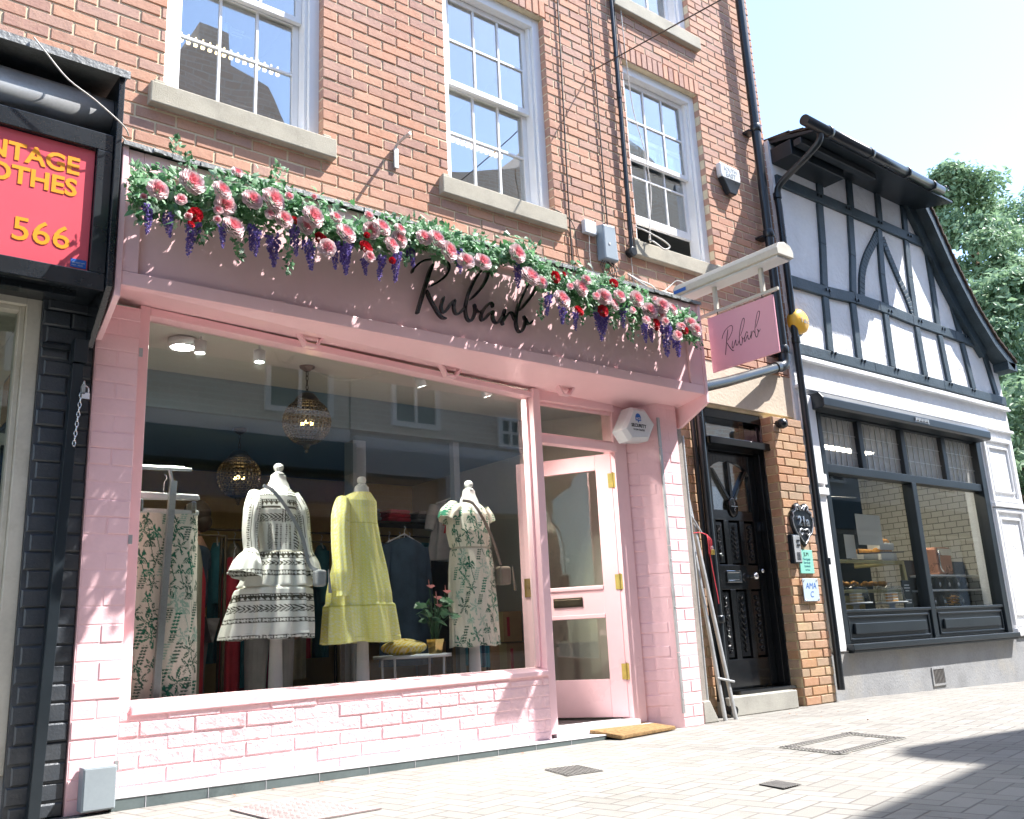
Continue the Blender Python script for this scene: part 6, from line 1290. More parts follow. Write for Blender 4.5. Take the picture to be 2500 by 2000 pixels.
# ================================================================== people inside the shop
def person(lab, x, y, face, shirt, pants, arm_to):
    t = thing('person', lab, 'person', (x, y, .08))
    def skin_fig(name, J, E_, m, root=0, sub=2):
        me = bpy.data.meshes.new(name); me.from_pydata([j[0] for j in J], E_, []); o = bpy.data.objects.new(name, me); COL.objects.link(o); o.parent = t; o.rotation_euler = (0, 0, face)
        sk = o.modifiers.new('skin', 'SKIN'); 
        for i, j in enumerate(J): me.skin_vertices[0].data[i].radius = j[1]; 
        me.skin_vertices[0].data[root].use_root = True; ss = o.modifiers.new('sub', 'SUBSURF'); ss.levels = sub; ss.render_levels = sub; me.materials.append(M[m]); return o
    a = arm_to
    J = [((0, 0, .92), (.14, .10)), ((0, 0, 1.10), (.12, .085)), ((0, 0, 1.30), (.145, .095)), ((0, -.01, 1.43), (.10, .075)), ((0, -.01, 1.50), (.05, .052)), ((0, -.02, 1.56), (.06, .07)), ((0, -.025, 1.63), (.075, .092)), ((0, -.015, 1.70), (.055, .07)),
         ((.17, 0, 1.40), (.055, .055)), ((.20, .01, 1.15), (.042, .042)), ((.16+a[0], -.12+a[1], 1.0+a[2]), (.030, .030)), ((.15+a[0]*1.3, -.19+a[1]*1.3, .99+a[2]*1.2), (.036, .020)),
         ((-.17, 0, 1.40), (.055, .055)), ((-.21, .01, 1.15), (.042, .042)), ((-.20, -.04, .92), (.030, .030)), ((-.20, -.06, .84), (.036, .02)),
         ((.09, 0, .84), (.095, .095)), ((.10, -.01, .47), (.06, .06)), ((.10, .02, .09), (.04, .045)), ((.10, -.10, .035), (.045, .03)), ((-.09, 0, .84), (.095, .095)), ((-.10, -.01, .47), (.06, .06)), ((-.10, .02, .09), (.04, .045)), ((-.10, -.10, .035), (.045, .03))]
    E_ = [(0, 1), (1, 2), (2, 3), (3, 4), (4, 5), (5, 6), (6, 7), (3, 8), (8, 9), (9, 10), (10, 11), (3, 12), (12, 13), (13, 14), (14, 15), (0, 16), (16, 17), (17, 18), (18, 19), (0, 20), (20, 21), (21, 22), (22, 23)]
    skin_fig('body', J, E_, 'skin')
    JS = [((0, 0, .90), (.165, .125)), ((0, 0, 1.12), (.145, .11)), ((0, 0, 1.32), (.168, .118)), ((0, -.005, 1.425), (.12, .09)), ((.175, 0, 1.395), (.078, .075)), ((.20, .008, 1.24), (.068, .065)), ((-.175, 0, 1.395), (.078, .075)), ((-.205, .008, 1.24), (.068, .065))]
    skin_fig('shirt', JS, [(0, 1), (1, 2), (2, 3), (3, 4), (4, 5), (3, 6), (6, 7)], shirt)
    JP = [((0, 0, .90), (.155, .12)), ((.09, 0, .82), (.115, .115)), ((.10, -.01, .47), (.088, .088)), ((.10, .02, .10), (.075, .075)), ((-.09, 0, .82), (.115, .115)), ((-.10, -.01, .47), (.088, .088)), ((-.10, .02, .10), (.075, .075))]
    skin_fig('trousers', JP, [(0, 1), (1, 2), (2, 3), (0, 4), (4, 5), (5, 6)], pants)
    b = MB(); b.ball((0, .012, 1.665), .098, 16, 12, sc=(.92, 1.05, 1.08)); b.ball((0, .05, 1.60), .075, 14, 10)
    o = b.build('hair', M['hair']); o.parent = t; o.rotation_euler = (0, 0, face)
    for hx_, hy_, hz_, s in ((.15+a[0]*1.3, -.21+a[1]*1.3, .985+a[2]*1.2, 1), (-.20, -.065, .81, -1)):
        b = MB()
        for k in range(4):
            r0 = Vector((hx_-.022+.014*k, hy_, hz_)); d = Vector((0, -.3, -1)) if s < 0 else Vector((0, -1, -.35)); L = (.062, .072, .068, .052)[k]
            b.tube([r0, r0+d*L*.5, r0+d*L*.8+Vector((0, .010 if s < 0 else 0, -.012)), r0+d*L*.95+Vector((0, .02 if s < 0 else .006, -.025))], [.009, .0085, .008, .006], 8)
        r0 = Vector((hx_+.03*s, hy_+.01, hz_)); b.tube([r0, r0+Vector((.018*s, -.02, -.018)), r0+Vector((.016*s, -.03, -.04))], [.010, .009, .007], 8)
        o = b.build('fingers', M['skin']); o.parent = t; o.rotation_euler = (0, 0, face)
    t.scale = (.93, .93, .93); b = MB(); 
    for s in (-1, 1): b.ball((.03*s, -.112, 1.645), .010, 8, 6); b.ball((.082*s, -.01, 1.63), .02, 8, 6, sc=(.4, .7, 1.2))
    b.add([(-.012, -.112, 1.60), (.012, -.112, 1.60), (0, -.112, 1.65), (0, -.135, 1.605)], [(0, 1, 3), (1, 2, 3), (2, 0, 3)]); b.tube([(-.022, -.105, 1.575), (0, -.112, 1.573), (.022, -.105, 1.575)], .004, 6)
    o = b.build('face', M['skin']); o.parent = t; o.rotation_euler = (0, 0, face)
p = pY(472, 1400, 1.35); person('person in a dark t-shirt reaching to a rail, half hidden behind the palm print trousers', p.x, 1.35, -2.2, 'navy', 'greycloth', (.06, -.12, .08))
p = pY(650, 1500, 1.25); person('person in pale grey trousers and dark top behind the tiered dress', p.x+.05, 1.3, 2.9, 'khaki', 'palegrey', (0, -.04, 0))

# ================================================================== half-timbered bakery
bak = thing('timbered_building', 'black and white half-timbered building with bakery shopfront at the right', 'building', (9.8, .1, 0))
WY = -.05
b = MB(); b.xz([(7.572, 3.25), (12.10, 3.25), (12.05, 3.84), (11.75, 3.97), (10.95, 4.78), (10.42, 5.60), (7.572, 5.60)], WY, .22)
b.box(7.465, 7.80, WY, .22, .42, 3.25); b.box(11.20, 12.10, WY, .22, .42, 3.25); b.box(7.80, 11.20, WY, .22, 2.84, 3.25)
b.box(11.9, 12.10, .22, 4, 0, 3.7); b.box(7.60, 11.9, 3.8, 4, 0, 3.7)
bw = b.build('wall', M['render'], bak)
b = MB(); b.box(7.50, 12.12, -.075, .2, -.12, .415); b.build('plinth', M['plinth'], bak, .01)
b = MB(); b.box(7.57, 12.12, -.085, WY, 3.215, 3.25); b.box(7.57, 12.13, -.10, WY, 3.195, 3.215); b.box(7.50, 12.13, -.085, WY, 2.90, 2.935); b.build('cornice', M['white'], bak, .006)
# pilasters
b = MB(); b.box(7.53, 7.75, -.085, WY, .42, 2.84); b.box(7.515, 7.765, -.11, WY, 1.86, 1.93); b.box(7.55, 7.74, -.12, WY, 1.96, 2.06)
pil1 = b.build('pilaster', M['white'], bak, .006)
b = MB()
for za, zb in ((2.0, 2.80), (.55, 1.92)):
    frame(b, 11.26, 12.0, za, zb, -.080, WY, .05); frame(b, 11.36, 11.90, za+.11, zb-.11, -.070, WY, .03)
b.box(11.24, 12.11, -.095, WY, 1.93, 1.985); b.box(11.24, 12.11, -.10, WY, .43, .52); b.build('pilaster', M['white'], bak, .008)
# timbers
def beam(mbx, pts, w_, yf=-.078):
    P_ = [Vector((x, 0, z)) for x, z in pts]
    for i in range(len(P_)-1):
        a, c = P_[i], P_[i+1]; d0 = ((P_[min(i+1, len(P_)-1)]-P_[max(i-1, 0)])).normalized(); d1 = ((P_[min(i+2, len(P_)-1)]-P_[i])).normalized()
        n0 = Vector((-d0.z, 0, d0.x))*w_/2; n1 = Vector((-d1.z, 0, d1.x))*w_/2
        q = [a-n0, c-n1, c+n1, a+n0]; mbx.hexa([(v.x, yf, v.z) for v in q]+[(v.x, WY+.01, v.z) for v in q])
def timber(pts, w_, nm='timber', yf=-.078):
    b = MB(); beam(b, pts, w_, yf); return b.build(nm, M['timber'], bak, .007)
timber([(7.575, 3.315), (9, 3.325), (10.5, 3.33), (12.09, 3.325)], .115, yf=-.082)
timber([(7.60, 4.03), (8.3, 4.045), (8.8, 4.08), (9.3, 4.085), (10.0, 4.05), (11.0, 4.035), (11.95, 4.0)], .125, yf=-.084)
timber([(7.62, 5.15), (9, 5.16), (10.72, 5.16)], .125, yf=-.082)
posts = [[(8.19, 3.375), (8.235, 3.98)], [(8.73, 3.375), (8.76, 4.01)], [(9.40, 3.385), (9.42, 4.02)], [(10.10, 3.385), (10.09, 3.98)], [(10.66, 3.39), (10.62, 3.97)], [(11.27, 3.385), (11.17, 3.96)], [(11.88, 3.38), (11.74, 3.90)],
         [(8.25, 4.105), (8.33, 4.6), (8.38, 5.08)], [(8.80, 4.14), (8.90, 4.6), (8.97, 5.09)], [(9.46, 4.14), (9.48, 4.5), (9.57, 5.09)], [(10.10, 4.11), (10.12, 4.6), (10.17, 5.09)], [(10.62, 4.10), (10.65, 4.6), (10.66, 5.09)], [(11.16, 4.09), (11.05, 4.58)],
         [(8.42, 5.22), (8.46, 5.58)], [(9.02, 5.22), (9.06, 5.58)], [(9.62, 5.22), (9.66, 5.58)], [(10.2, 5.22), (10.24, 5.58)]]
for pth in posts: timber(pth, .105)
sm2 = lambda q: [(v.x, v.z) for v in smoothpath([(x, 0, z) for x, z in q], 5)]
timber(sm2([(9.52, 5.02), (9.40, 4.88), (9.20, 4.66), (9.05, 4.42), (8.97, 4.14)]), .105, yf=-.074); timber(sm2([(9.61, 5.0), (9.70, 4.80), (9.84, 4.55), (9.98, 4.32), (10.06, 4.12)]), .105, yf=-.074)
pegmesh = None
for x in (8.22, 8.77, 9.44, 10.1, 10.65, 11.22):
    for z in (3.36, 4.06, 5.17):
        if z > 5 and x > 10.3: continue
        for dx_ in (-.03, .03):
            if pegmesh is None:
                b = MB(); b.box(-.008, .008, -.010, .010, -.014, .014); pg_ = b.build('peg', M['blackplastic']); pegmesh = pg_.data
            else: pg_ = bpy.data.objects.new('peg', pegmesh); COL.objects.link(pg_)
            pg_.parent = bak; pg_.location = Vector((x+dx_+(z-3.36)*.08, -.088, z))-bak.location
# eaves, roof, gutter
b = MB(); b.hexa([(7.60, -.56, 5.45), (10.45, -.56, 5.45), (10.45, -.56, 5.48), (7.60, -.56, 5.48), (7.60, .1, 5.60), (10.45, .1, 5.60), (10.45, .1, 5.66), (7.60, .1, 5.66)]); b.box(7.60, 8.55, -.30, WY, 5.33, 5.50); b.box(7.60, 9.0, -.42, -.33, 5.40, 5.47)
b.build('eaves', M['bakblack'], bak, .006)
b = MB(); R = random.Random(31); nt_ = 30
for k in range(nt_):
    x0 = 7.60+k*(10.15-7.60)/nt_
    for r_ in range(2):
        j = R.uniform(-.012, .012); yy = -.62+r_*.16; zz = 5.50+r_*.035
        b.hexa([(x0, yy, zz+j), (x0+.090, yy, zz+j+R.uniform(-.006, .006)), (x0+.090, yy, zz+.020+j), (x0, yy, zz+.020+j), (x0, yy+.20, zz+.045+j), (x0+.090, yy+.20, zz+.045+j), (x0+.090, yy+.20, zz+.062+j), (x0, yy+.20, zz+.062+j)])
b.hexa([(7.60, -.3, 5.56), (10.45, -.3, 5.56), (10.45, -.3, 5.60), (7.60, -.3, 5.60), (7.60, 3.8, 6.1), (10.45, 3.8, 6.1), (10.45, 3.8, 6.15), (7.60, 3.8, 6.15)])
RK = [(10.36, 5.80), (10.62, 5.45), (10.96, 4.90), (11.35, 4.42), (11.75, 4.05), (12.18, 3.80)]
for (xa, za), (xb, zb) in zip(RK, RK[1:]):
    n_ = 5
    for q in range(n_):
        u0, u1 = q/n_, (q+1)/n_; xA, zA, xB, zB = xa+(xb-xa)*u0, za+(zb-za)*u0, xa+(xb-xa)*u1, za+(zb-za)*u1; d = Vector((xB-xA, 0, zB-zA)).normalized(); nv = Vector((-d.z, 0, d.x)); t0 = .0+R.uniform(0, .012)
        for y0 in (-.26, .3, .9, 1.5, 2.1, 2.7):
            y1 = y0+.6 if y0 > 0 else .3
            p0 = Vector((xA, 0, zA))+nv*(.02+t0); p1 = Vector((xB, 0, zB))+nv*(-.0+t0); th_ = nv*.022
            b.hexa([(p0.x, y0, p0.z), (p1.x, y0, p1.z), (p1.x+th_.x, y0, p1.z+th_.z), (p0.x+th_.x, y0, p0.z+th_.z), (p0.x, y1, p0.z), (p1.x, y1, p1.z), (p1.x+th_.x, y1, p1.z+th_.z), (p0.x+th_.x, y1, p0.z+th_.z)])
b.build('roof', M['tileroof'], bak)
b = MB(); beam(b, [(x-.03, z-.05) for x, z in RK], .10, -.24); beam(b, [(x-.10, z-.16) for x, z in RK[:-1]], .14, -.12); b.box(11.95, 12.20, -.24, .3, 3.70, 3.80); b.build('bargeboard', M['timber'], bak)
b = MB(); b.lathe([(.055, 7.34), (.055, 10.02), (0, 10.03)], (0, -.64, 5.455), 16, axis='x')
for x in (7.75, 8.5, 9.25, 9.8): b.lathe([(.062, -.03), (.062, .03)], (x, -.64, 5.455), 16, axis='x')
b.build('gutter', M['blackplastic'], bak)
b = MB(); b.tube(smoothpath([(7.62, -.62, 5.42), (7.62, -.60, 5.33), (7.60, -.45, 5.22), (7.56, -.16, 5.06), (7.555, -.10, 4.95), (7.555, -.10, 4.80)], 5)+[Vector((7.545, -.10, 3.0)), Vector((7.515, -.13, .6)), Vector((7.51, -.13, .10))], .034, 12)
for z in (4.9, 3.35, 1.2): b.tube([(7.548, -.10 if z > 2 else -.12, z), (7.548, -.10 if z > 2 else -.12, z+.06)], .042, 12)
b.build('downpipe', M['blackplastic'], bak)
b = MB(); b.tube(smoothpath([(10.30, -.5, 5.62), (10.38, -.55, 5.66), (10.42, -.55, 5.62), (10.38, -.55, 5.60)], 5), .008, 6); b.build('finial', M['blackplastic'], bak)
# shopfront joinery
b = MB(); F0, F1 = -.03, .07
b.box(7.80, 7.87, F0-.03, F1, .48, 2.72); b.box(11.08, 11.20, F0-.03, F1, .48, 2.72)
b.box(7.87, 11.08, F0-.015, F1, 2.105, 2.19); b.box(7.87, 11.08, F0, F1, 2.69, 2.72)
for x in (8.60, 9.44, 10.33): b.box(x-.04, x+.04, F0, F1, 2.19, 2.69)
b.box(9.45, 9.54, F0-.02, F1, .48, 2.105)
b.box(7.87, 9.45, F0, F1, .48, .785); b.box(9.54, 11.08, F0, F1, .48, .785)
b.box(7.87, 9.45, F0-.02, F0, .765, .792); b.box(9.54, 11.08, F0-.02, F0, .765, .792)
sf = b.build('shopfront', M['bakblack'], bak, .005)
for xa, xb in ((7.90, 9.40), (9.59, 11.04)):
    b = MB(); frame(b, xa, xb, .51, .735, F0-.014, F0, .02); b.box(xa+.09, xb-.09, F0-.028, F0, .565, .665); b.build('panel', M['bakblack'], sf, .006)
b = MB(); b.box(7.76, 11.16, -.155, -.05, .425, .48); b.box(7.78, 11.14, -.135, -.076, .40, .4245); b.build('window_sill', M['bakblack'], sf, .006)
b = MB(); b.prism([(7.70, -.05, 2.70), (7.70, -.05, 2.86), (7.70, -.17, 2.86), (7.70, -.22, 2.80), (7.70, -.22, 2.72), (7.70, -.20, 2.70)][::-1], (3.45, 0, 0)); b.build('blind_box', M['bakblack'], sf, .006)
b = MB()
for k in range(9): b.box(9.40+k*.032, 9.418+k*.032, -.232, -.2205, 2.748+.006*(k % 2), 2.785)
b.box(9.385, 9.70, -.224, -.2205, 2.738, 2.746); b.build('maker_badge', M['galv'], sf)
M['leadglass'] = mat('obscure_glass', (.46, .46, .44), .25, 0, .7, .12, 9, 45, .7, .006); M['leadglass'].node_tree.nodes['Principled BSDF'].inputs['Alpha'].default_value = .62
for x0, x1 in ((7.87, 8.56), (8.64, 9.40), (9.48, 10.29), (10.37, 11.08)):
    b = MB(); b.box(x0, x1, .020, .025, 2.19, 2.69); pn = b.build('leaded_light', M['leadglass'], sf)
    b = MB(); n_ = 7
    for k in range(1, n_): x = x0+(x1-x0)*k/n_; b.box(x-.004, x+.004, .012, .018, 2.19, 2.69)
    for z in (2.36, 2.53): b.box(x0, x1, .010, .012, z-.004, z+.004)
    b.build('lead_came', M['galv'], pn)
b = MB(); M['bakglass'] = glass('bakery_glass', (.96, .98, .98), 0.0, base=.025); b.box(7.87, 9.45, .020, .026, .785, 2.105); b.build('pane', M['bakglass'], sf); b = MB(); b.box(9.54, 11.08, .020, .026, .785, 2.105); b.build('pane', M['bakglass'], sf)
c = pY(*zq('I', 1605, 840), -.08); t = thing('air_vent', 'small slotted air brick near the ground in the grey plinth', 'air vent', (c.x, -.08, c.z))
b = MB(); frame(b, c.x-.13, c.x+.13, c.z-.09, c.z+.09, -.085, -.0755, .02); b.build('surround', M['plinth'], t)
b = MB()
for k in range(8): b.box(c.x-.10+k*.027, c.x-.087+k*.027, -.082, -.0755, c.z-.07, c.z+.07)
b.build('bars', M['iron'], t)
b = MB(); b.box(7.60, 11.9, 2.6, 2.64, 0, 2.8, 0); b.box(11.75, 11.8, .22, 1.83, 0, 2.8, 0); b.box(11.75, 11.8, 1.83, 2.6, 0, 2.8, 2); b.box(11.70, 11.749, 1.83, 1.90, 0, 2.76, 0); b.box(7.6, 7.65, .22, 2.6, 0, 2.8, 2); b.box(7.6, 11.9, .07, 2.6, 2.76, 2.82, 1); b.box(7.6, 11.9, .07, 2.6, .3, .35, 2); b.box(7.65, 11.7, 2.55, 2.599, 0, 2.76, 2)  # near-black far panels paint in the dimness where the room runs deeper
b.build('shop_interior', [M['whitetile'], M['ceil_in'], M['bakblack']], bak)
t = thing('ceiling_lamp', 'lit strip lamp on the bakery ceiling', 'ceiling light', (9.4, .8, 2.7)); b = MB(); b.box(8.4, 10.6, .95, 1.10, 2.72, 2.755); b.build('tray', M['white'], t, .004); b = MB(); b.box(8.43, 10.57, .97, 1.08, 2.705, 2.7195); b.build('tube', emit('strip_lamp_glow', (1, .9, .72), 13.), t)
# bakery goods
t = thing('display_counter', 'glass bakery counter with brass coloured frame full of pastries', 'counter', (9.4, .8, .35))
b = MB(); 
for z in (1.30, .98): b.box(8.55, 10.20, .58, .62, z, z+.035)
b.box(10.16, 10.20, .62, 1.2, 1.30, 1.335)
b.hexa([(10.06, .50, .80), (10.12, .50, .80), (10.24, .60, 1.30), (10.18, .60, 1.30), (10.06, .54, .80), (10.12, .54, .80), (10.24, .64, 1.30), (10.18, .64, 1.30)]); b.build('frame', M['counterbrass'], t, .004)
b = MB(); b.box(8.55, 10.15, .60, 1.2, 1.335, 1.345); b.box(8.55, 10.0, .64, 1.2, 1.035, 1.05); b.box(8.55, 10.1, .62, 1.2, .60, .62); b.build('shelf', M['clear'], t)
b = MB(); b.box(8.55, 10.3, 1.21, 1.25, .35, .98); b.build('back_panel', M['counterbrass'], t)
R = random.Random(14)
for k in range(26):
    x = 8.62+k*.055; q = thing('pastry', 'golden pastry in the row on the counter shelf', 'pastry', (x, .75, 1.05), 'pastries in the bakery counter')
    b = MB(); b.ball((x, .72+R.uniform(0, .1), 1.075+R.uniform(0, .02)), .04, 8, 6, sc=(R.uniform(.8, 1.2), 1, .7)); hang(tag(b.build('crust', M['pastry'])), q)
def boxbread(x, y, z, s, lab):
    q = thing('bread_box', lab, 'bread box', (x, y, z), 'boxes of rolls on the counter'); b = MB(); b.box(x-.15*s, x+.15*s, y-.08, y+.08, z, z+.075*s); b.build('tray', M['paper'], q, .01)
    b = MB()
    for k in range(5): b.ball((x-.11*s+k*.055*s, y, z+.09*s), .042*s, 8, 6)
    b.build('rolls', M['pastry'], q)
boxbread(9.62, .72, 1.345, 1.0, 'left box of glazed rolls on top of the counter'); boxbread(10.0, .72, 1.345, 1.15, 'lower right box of rolls on the counter'); boxbread(10.02, .74, 1.47, 1.05, 'upper box of rolls stacked on the counter')
def cake(x, y, lab, cm):
    z = .86; q = thing('cake_stand', lab, 'cake stand', (x, y, z-.1), 'domed cake stands in the bakery window')
    b = MB(); b.lathe([(.09, -.125), (.085, -.115), (.035, -.07), (.03, -.02), (.06, -.008), (.165, -.006), (.17, .01), (0, .01)], (x, y, z), 30); b.build('stand', M['ceramic'], q)
    b = MB(); b.lathe([(.150, .012), (.150, .015), (.132, .155), (.118, .175), (.0, .18)], (x, y, z), 30); b.build('dome', M['clear'], q)
    b = MB(); b.tube(smoothpath([(x-.03, y, z+.18), (x-.025, y, z+.20), (x+.025, y, z+.20), (x+.03, y, z+.18)], 4), .006, 6); b.build('knob', M['clear'], q)
    sl_ = thing('cake', lab.replace('stand with', 'slices of').replace('domed cake ', '')+' under the dome', 'cake', (x, y, z))
    b = MB(); 
    for k in range(3): b.box(x-.03+k*.003, x+.075, y-.04, y+.05, z+.012+k*.032, z+.036+k*.032)
    b.build('sponge', M[cm], sl_, .004); b = MB()
    for k in range(3): b.box(x-.028+k*.003, x+.074, y-.043, y+.048, z+.0365+k*.032, z+.0435+k*.032)
    b.build('filling', M['icing'], sl_)
cake(8.62+.20, .42, 'domed cake stand with striped sponge', 'cake'); cake(9.52, .42, 'domed cake stand with carrot sponge', 'pastry')
for k, (x, y, w_, h_, z, lab) in enumerate(((8.72, .62, .24, .22, 1.35, 'small white notice at the left of the bakery counter'), (9.16, .60, .20, .26, 1.35, 'narrow white notice behind the large one'), (9.52, .56, .50, .34, 1.50, 'large white paper notice on a black stand in the bakery window'))):
    q = thing('notice', lab, 'notice', (x, y, z)); b = MB(); b.box(x-w_/2, x+w_/2, y, y+.004, z, z+h_); b.build('sheet', M['paper'], q)
    if k == 2:
        b = MB(); b.tube([(9.25, .57, 1.40), (9.25, .57, 1.70)], .008, 5); b.tube([(9.25, .57, 1.40), (10.2, .57, 1.44)], .008, 5); b.build('stand', M['blackplastic'], q)
q = thing('chalkboard', 'small black chalkboard sign standing right of the cake stands', 'chalkboard', (9.85, .40, .8)); b = MB(); b.box(9.76, 9.93, .40, .42, .80, 1.10); b.build('board', M['blackplastic'], q, .004)
b = MB(); 
for z, w_ in ((1.04, .10), (1.01, .12), (.98, .08), (.88, .12), (.85, .10)): b.box(9.845-w_/2, 9.845+w_/2, .398, .3995, z, z+.014)
b.build('writing', M['paper'], q)
q = thing('shelving', 'white shelves on black brackets at the right of the bakery window', 'shelf', (10.9, .5, .8)); b = MB()
for z in (1.15, .98): b.box(10.35, 11.70, .42, .62, z, z+.02)
b.build('shelf', M['white'], q); b = MB(); b.box(10.3, 11.74, .64, .70, .35, 1.35); b.build('backboard', M['bakblack'], q)
for k in range(9):
    x = 10.45+(k % 5)*.22+.05*(k//5); z = (1.0 if k < 5 else .80); q = thing('jar', 'dark bottle with round white label on the '+('upper' if k < 5 else 'lower')+' bakery shelf', 'bottle', (x, .48, z), 'labelled bottles on the bakery shelves '+('upper' if k < 5 else 'lower'))
    b = MB(); b.lathe([(.042, 0), (.042, .10), (.02, .125), (.02, .145), (0, .146)], (x, .48, z), 14); b.build('body', M['bakblack'], q)
    b = MB(); b.lathe([(.026, -.002), (0, -.003)], (x, .437, z+.055), 14, axis='y'); b.build('label', M['ceramic'], q)
q = thing('cookie_jar', 'round glass jar of cookies at the front of the right bakery window', 'jar', (10.62, .30, .80)); b = MB(); b.lathe([(.07, 0), (.10, .04), (.10, .10), (.06, .15), (.065, .16), (0, .18)], (10.62, .30, .80), 20); b.build('vessel', M['clear'], q)
b = MB(); R = random.Random(3)
for k in range(22): b.lathe([(.03, -.005), (.03, .005)], (10.62+R.uniform(-.05, .05), .30+R.uniform(-.05, .05), .82+k*.0045), 8)
b.build('cookies', M['pastry'], q)
q = thing('espresso_machine', 'copper and steel coffee machine behind the right bakery pane', 'coffee machine', (10.9, .55, 1.17)); b = MB(); b.box(10.75, 11.1, .46, .62, 1.17, 1.50); b.build('body', M['copper'], q, .03, 3); b = MB(); b.box(10.76, 11.09, .45, .459, 1.40, 1.48); b.tube(smoothpath([(10.8, .44, 1.40), (10.72, .42, 1.45), (10.72, .42, 1.25), (10.78, .42, 1.20)], 4), .008, 6); b.build('group_head', M['chrome'], q)
b = MB(); b.tube([(8.3, .9, 2.05), (9.9, .9, 2.10)], .010, 6); tag(b.build('hanging_rail', M['blackplastic']), 'thin black hanging rail below the bakery ceiling', 'rail')

# ================================================================== across the street (seen in the glass, and casting the ground shadow)
OY = -5.9
def opp(name, lab, prof, windows, m='oppbrick'):
    t = thing(name, lab, 'building', (sum(p[0] for p in prof)/len(prof), OY-2, 0))
    b = MB(); b.xz(prof, OY-5.5, OY); b.build('wall', M[m], t)
    for (x0, x1, z0, z1) in windows:
        b = MB(); frame(b, x0, x1, z0, z1, OY, OY+.05, .07); b.box((x0+x1)/2-.02, (x0+x1)/2+.02, OY+.002, OY+.045, z0+.07, z1-.07); b.box(x0+.07, x1-.07, OY+.004, OY+.04, (z0+z1)/2-.02, (z0+z1)/2+.02); w_ = b.build('window', M['white'], t)
        b = MB(); b.box(x0+.07, x1-.07, OY+.001, OY+.003, z0+.07, z1-.07); b.build('pane', M['bakblack'], w_)
    return t
o1 = opp('brick_house', 'brown brick gabled house across the street from the pink shop', [(-6, 0), (5.75, 0), (5.75, 7.3), (5.55, 7.5), (4.75, 8.6), (4.20, 8.75), (4.20, 9.35), (3.75, 9.35), (3.75, 8.95), (3.2, 8.55), (2.2, 7.5), (-6, 7.2)], [(4.55, 5.5, 3.62, 5.1), (1.6, 2.6, 3.7, 5.2), (-1.2, -.2, 3.7, 5.2), (3.3, 4.2, 6.0, 7.2), (.2, 1.2, 5.9, 7.0)])
b = MB(); b.box(-6, 5.72, OY, OY+.10, 3.26, 3.46); b.build('cornice', M['white'], o1, .01)
b = MB(); b.box(5.42-6.5, 5.70, OY, OY+.30, 2.86, 3.24); b.build('fascia', M['awning'], o1, .01)
b = MB(); b.prism([(-5.5, OY+.05, 2.85), (-5.5, OY+.9, 2.35), (-5.5, OY+.9, 2.32), (-5.5, OY+.05, 2.80)][::-1], (11.1, 0, 0)); b.build('awning', M['awning'], o1)
b = MB(); b.box(-5.5, 5.6, OY, OY+.02, .1, 2.3); b.build('shop_window', M['bakblack'], o1)
o2 = opp('brick_terrace', 'low brown brick terrace with a slate roof across the street opposite the shop door', [(5.78, 0), (9.40, 0), (9.40, 8.77), (7.45, 8.09), (7.3, 7.3), (5.78, 7.2)], [(6.4, 7.2, 3.62, 5.0), (8.26, 8.72, 3.46, 3.97), (8.1, 9.0, 5.2, 6.4)])
b = MB(); b.box(5.78, 9.4, OY, OY+.10, 3.24, 3.40); b.build('cornice', M['white'], o2, .01)
b = MB(); b.box(5.85, 7.15, OY, OY+.22, 2.88, 3.22); b.box(7.15, 8.50, OY, OY+.20, 2.45, 3.22, 0); b.box(8.50, 9.38, OY, OY+.20, 2.45, 3.22, 1); fo2 = b.build('fascia', [M['shopgrey'], M['shopred']], o2)
text_mesh('lettering', 'LEASE', .26, .002, M['paper'], fo2, (8.75, OY+.205, 2.86), xdir=(-1, 0, 0), bold=.004); text_mesh('lettering', 'ADVICE', .24, .002, M['paper'], fo2, (8.85, OY+.205, 2.56), xdir=(-1, 0, 0), sx=.95)
b = MB(); b.box(5.9, 9.3, OY, OY+.02, .5, 2.4); b.build('shop_window', M['bakblack'], o2)
o3 = opp('gabled_building', 'tall gabled brick building further along the far side of the street', [(9.42, 0), (16, 0), (16, 9.0), (13.6, 9.75), (12.37, 10.29), (11.5, 10.74), (11.0, 10.35), (10.55, 9.77), (10.30, 9.30), (10.04, 8.99), (9.42, 8.78)], [(10.4, 11.4, 3.6, 5.2), (12.4, 13.4, 3.6, 5.2), (10.8, 11.8, 6.2, 7.7)])
b = MB(); b.box(9.42, 16, OY, OY+.15, 2.6, 3.3); b.build('fascia', M['white'], o3, .01); b = MB(); b.box(9.5, 15.8, OY, OY+.02, .4, 2.6); b.build('shop_window', M['bakblack'], o3)

o4 = opp('long_terrace', 'long grey rendered terrace far along the opposite side of the street', [(16.02, 0), (40, 0), (40, 6.2), (24, 6.4), (24, 7.0), (16.02, 6.9)], [(17, 18, 3.6, 5.0), (19.5, 20.5, 3.6, 5.0), (22, 23, 3.6, 5.0), (26, 27, 3.4, 4.8)], 'shopgrey')
b = MB(); b.box(16.1, 39, OY, OY+.15, 2.6, 3.2); b.build('fascia', M['awning'], o4, .01); b = MB()
for x in (16.4, 19.6, 22.8, 26.0, 29.2): b.box(x, x+2.6, OY, OY+.05, .5, 2.5)
b.build('shop_window', M['bakblack'], o4)

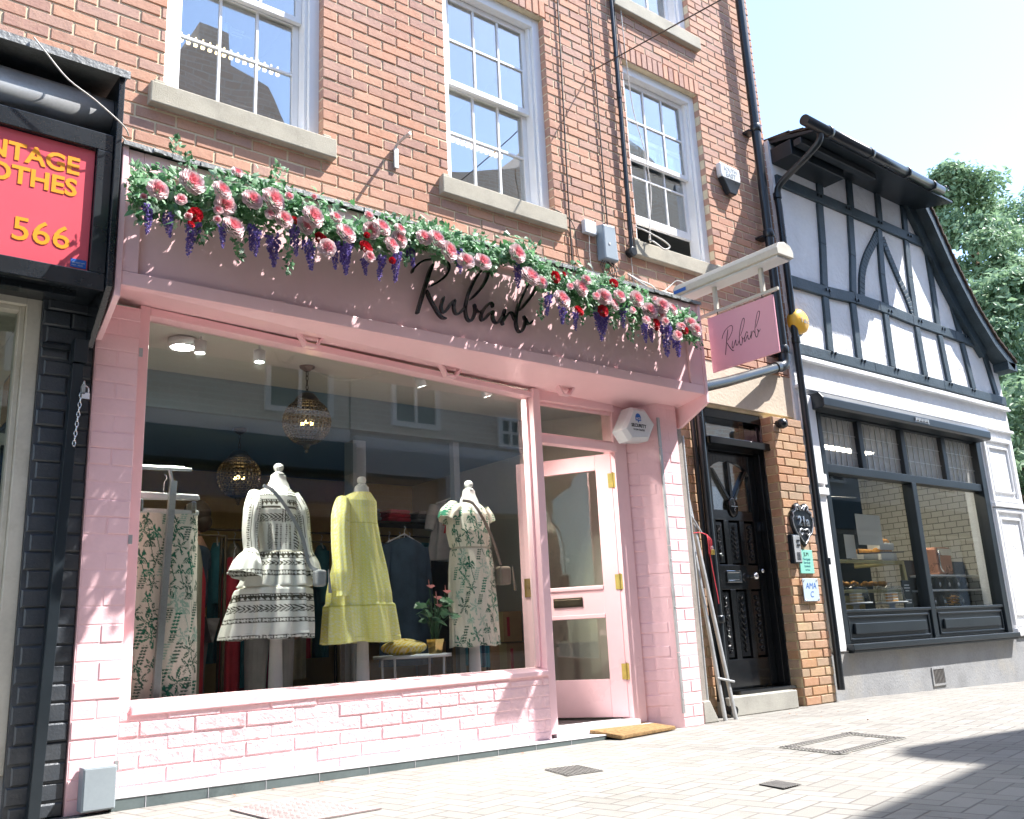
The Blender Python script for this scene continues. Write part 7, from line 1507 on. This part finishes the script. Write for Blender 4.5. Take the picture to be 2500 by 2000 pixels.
# ================================================================== trees beyond the bakery
def tree(x, y, h, rad, seed, lab, z0=1.2, nleaf=9000, squash=1.0):
    t = thing('tree', lab, 'tree', (x, y, 0), 'trees beyond the bakery'); R = random.Random(seed); b = MB()
    b.tube([(x, y, -.3), (x+.1, y, h*.3), (x-.1, y, h*.62), (x, y, h*.85)], [rad*.11, rad*.08, rad*.05, .04], 10)
    for k in range(16):
        z = h*(.2+.6*R.random()); a = R.uniform(0, 2*PI); L = rad*R.uniform(.5, .95)*(1.15-z/h); p = [Vector((x, y, z))]
        for q in range(3): p.append(p[-1]+Vector((math.cos(a)*L/3, math.sin(a)*L/3, L*.16+R.uniform(-.1, .3)))); a += R.uniform(-.35, .35)
        b.tube(p, [.10, .07, .045, .02], 6)
    b.build('trunk', M['bark'], t)
    l = MB(); nr = np.random.default_rng(seed); nc = 120; cl = []
    for k in range(nc):
        u = R.random(); z = z0+(h-z0)*(u**.85); f = math.sin(PI*min(.97, .10+.88*(z-z0)/(h-z0)))**.6*(1-.30*(z-z0)/(h-z0)); a = R.uniform(0, 2*PI); rr = rad*f*R.uniform(.45, 1.05)
        cl.append((Vector((x+math.cos(a)*rr, y+math.sin(a)*rr*squash, z)), R.uniform(.26, .66)*rad/2.6))
    for k in range(nleaf):
        c, s = cl[k % nc]; n = Vector(nr.normal(size=3)); n.normalize(); p = c+Vector((n.x, n.y, n.z*.6))*s*R.uniform(.55, 1.05)+Vector((R.gauss(0, .06), R.gauss(0, .06), R.gauss(0, .06)))
        nn2 = (n*.6+Vector((R.gauss(0, .5), R.gauss(0, .5), .5+R.gauss(0, .4)))).normalized(); u_ = nn2.orthogonal().normalized(); u_ = Matrix.Rotation(R.uniform(0, 6.28), 3, nn2) @ u_; v_ = nn2.cross(u_); L = R.uniform(.06, .12)
        l.add([p-u_*L, p-v_*L*.5+nn2*.02, p+u_*L, p+v_*L*.5+nn2*.02], [(0, 1, 2, 3)])
    o = l.build('crown', M['treeleaf'], t)
    return t
def along(px, d): r = ray(px, 1000); h_ = math.hypot(r.x, r.y); return CAM.x+r.x/h_*d, CAM.y+r.y/h_*d
for (px, d, h, rad, sd, lab, nl) in ((2445, 26, 12.5, 2.5, 1, 'tall pale green tree standing clear above the bakery roof slope', 26000), (2600, 30, 13.0, 3.6, 2, 'bigger tree at the far right edge of the photo', 20000), (2500, 21, 7.6, 2.6, 3, 'lower bushy tree close behind the bakery corner', 20000), (2385, 34, 10.6, 2.3, 4, 'small tree peeping over the sloping roof edge', 7000), (2545, 18.5, 4.6, 2.0, 5, 'dense low tree beside the bakery side wall', 9000)):
    x, y = along(px, d); tree(x, y, h, rad, sd, lab, .3, nl)
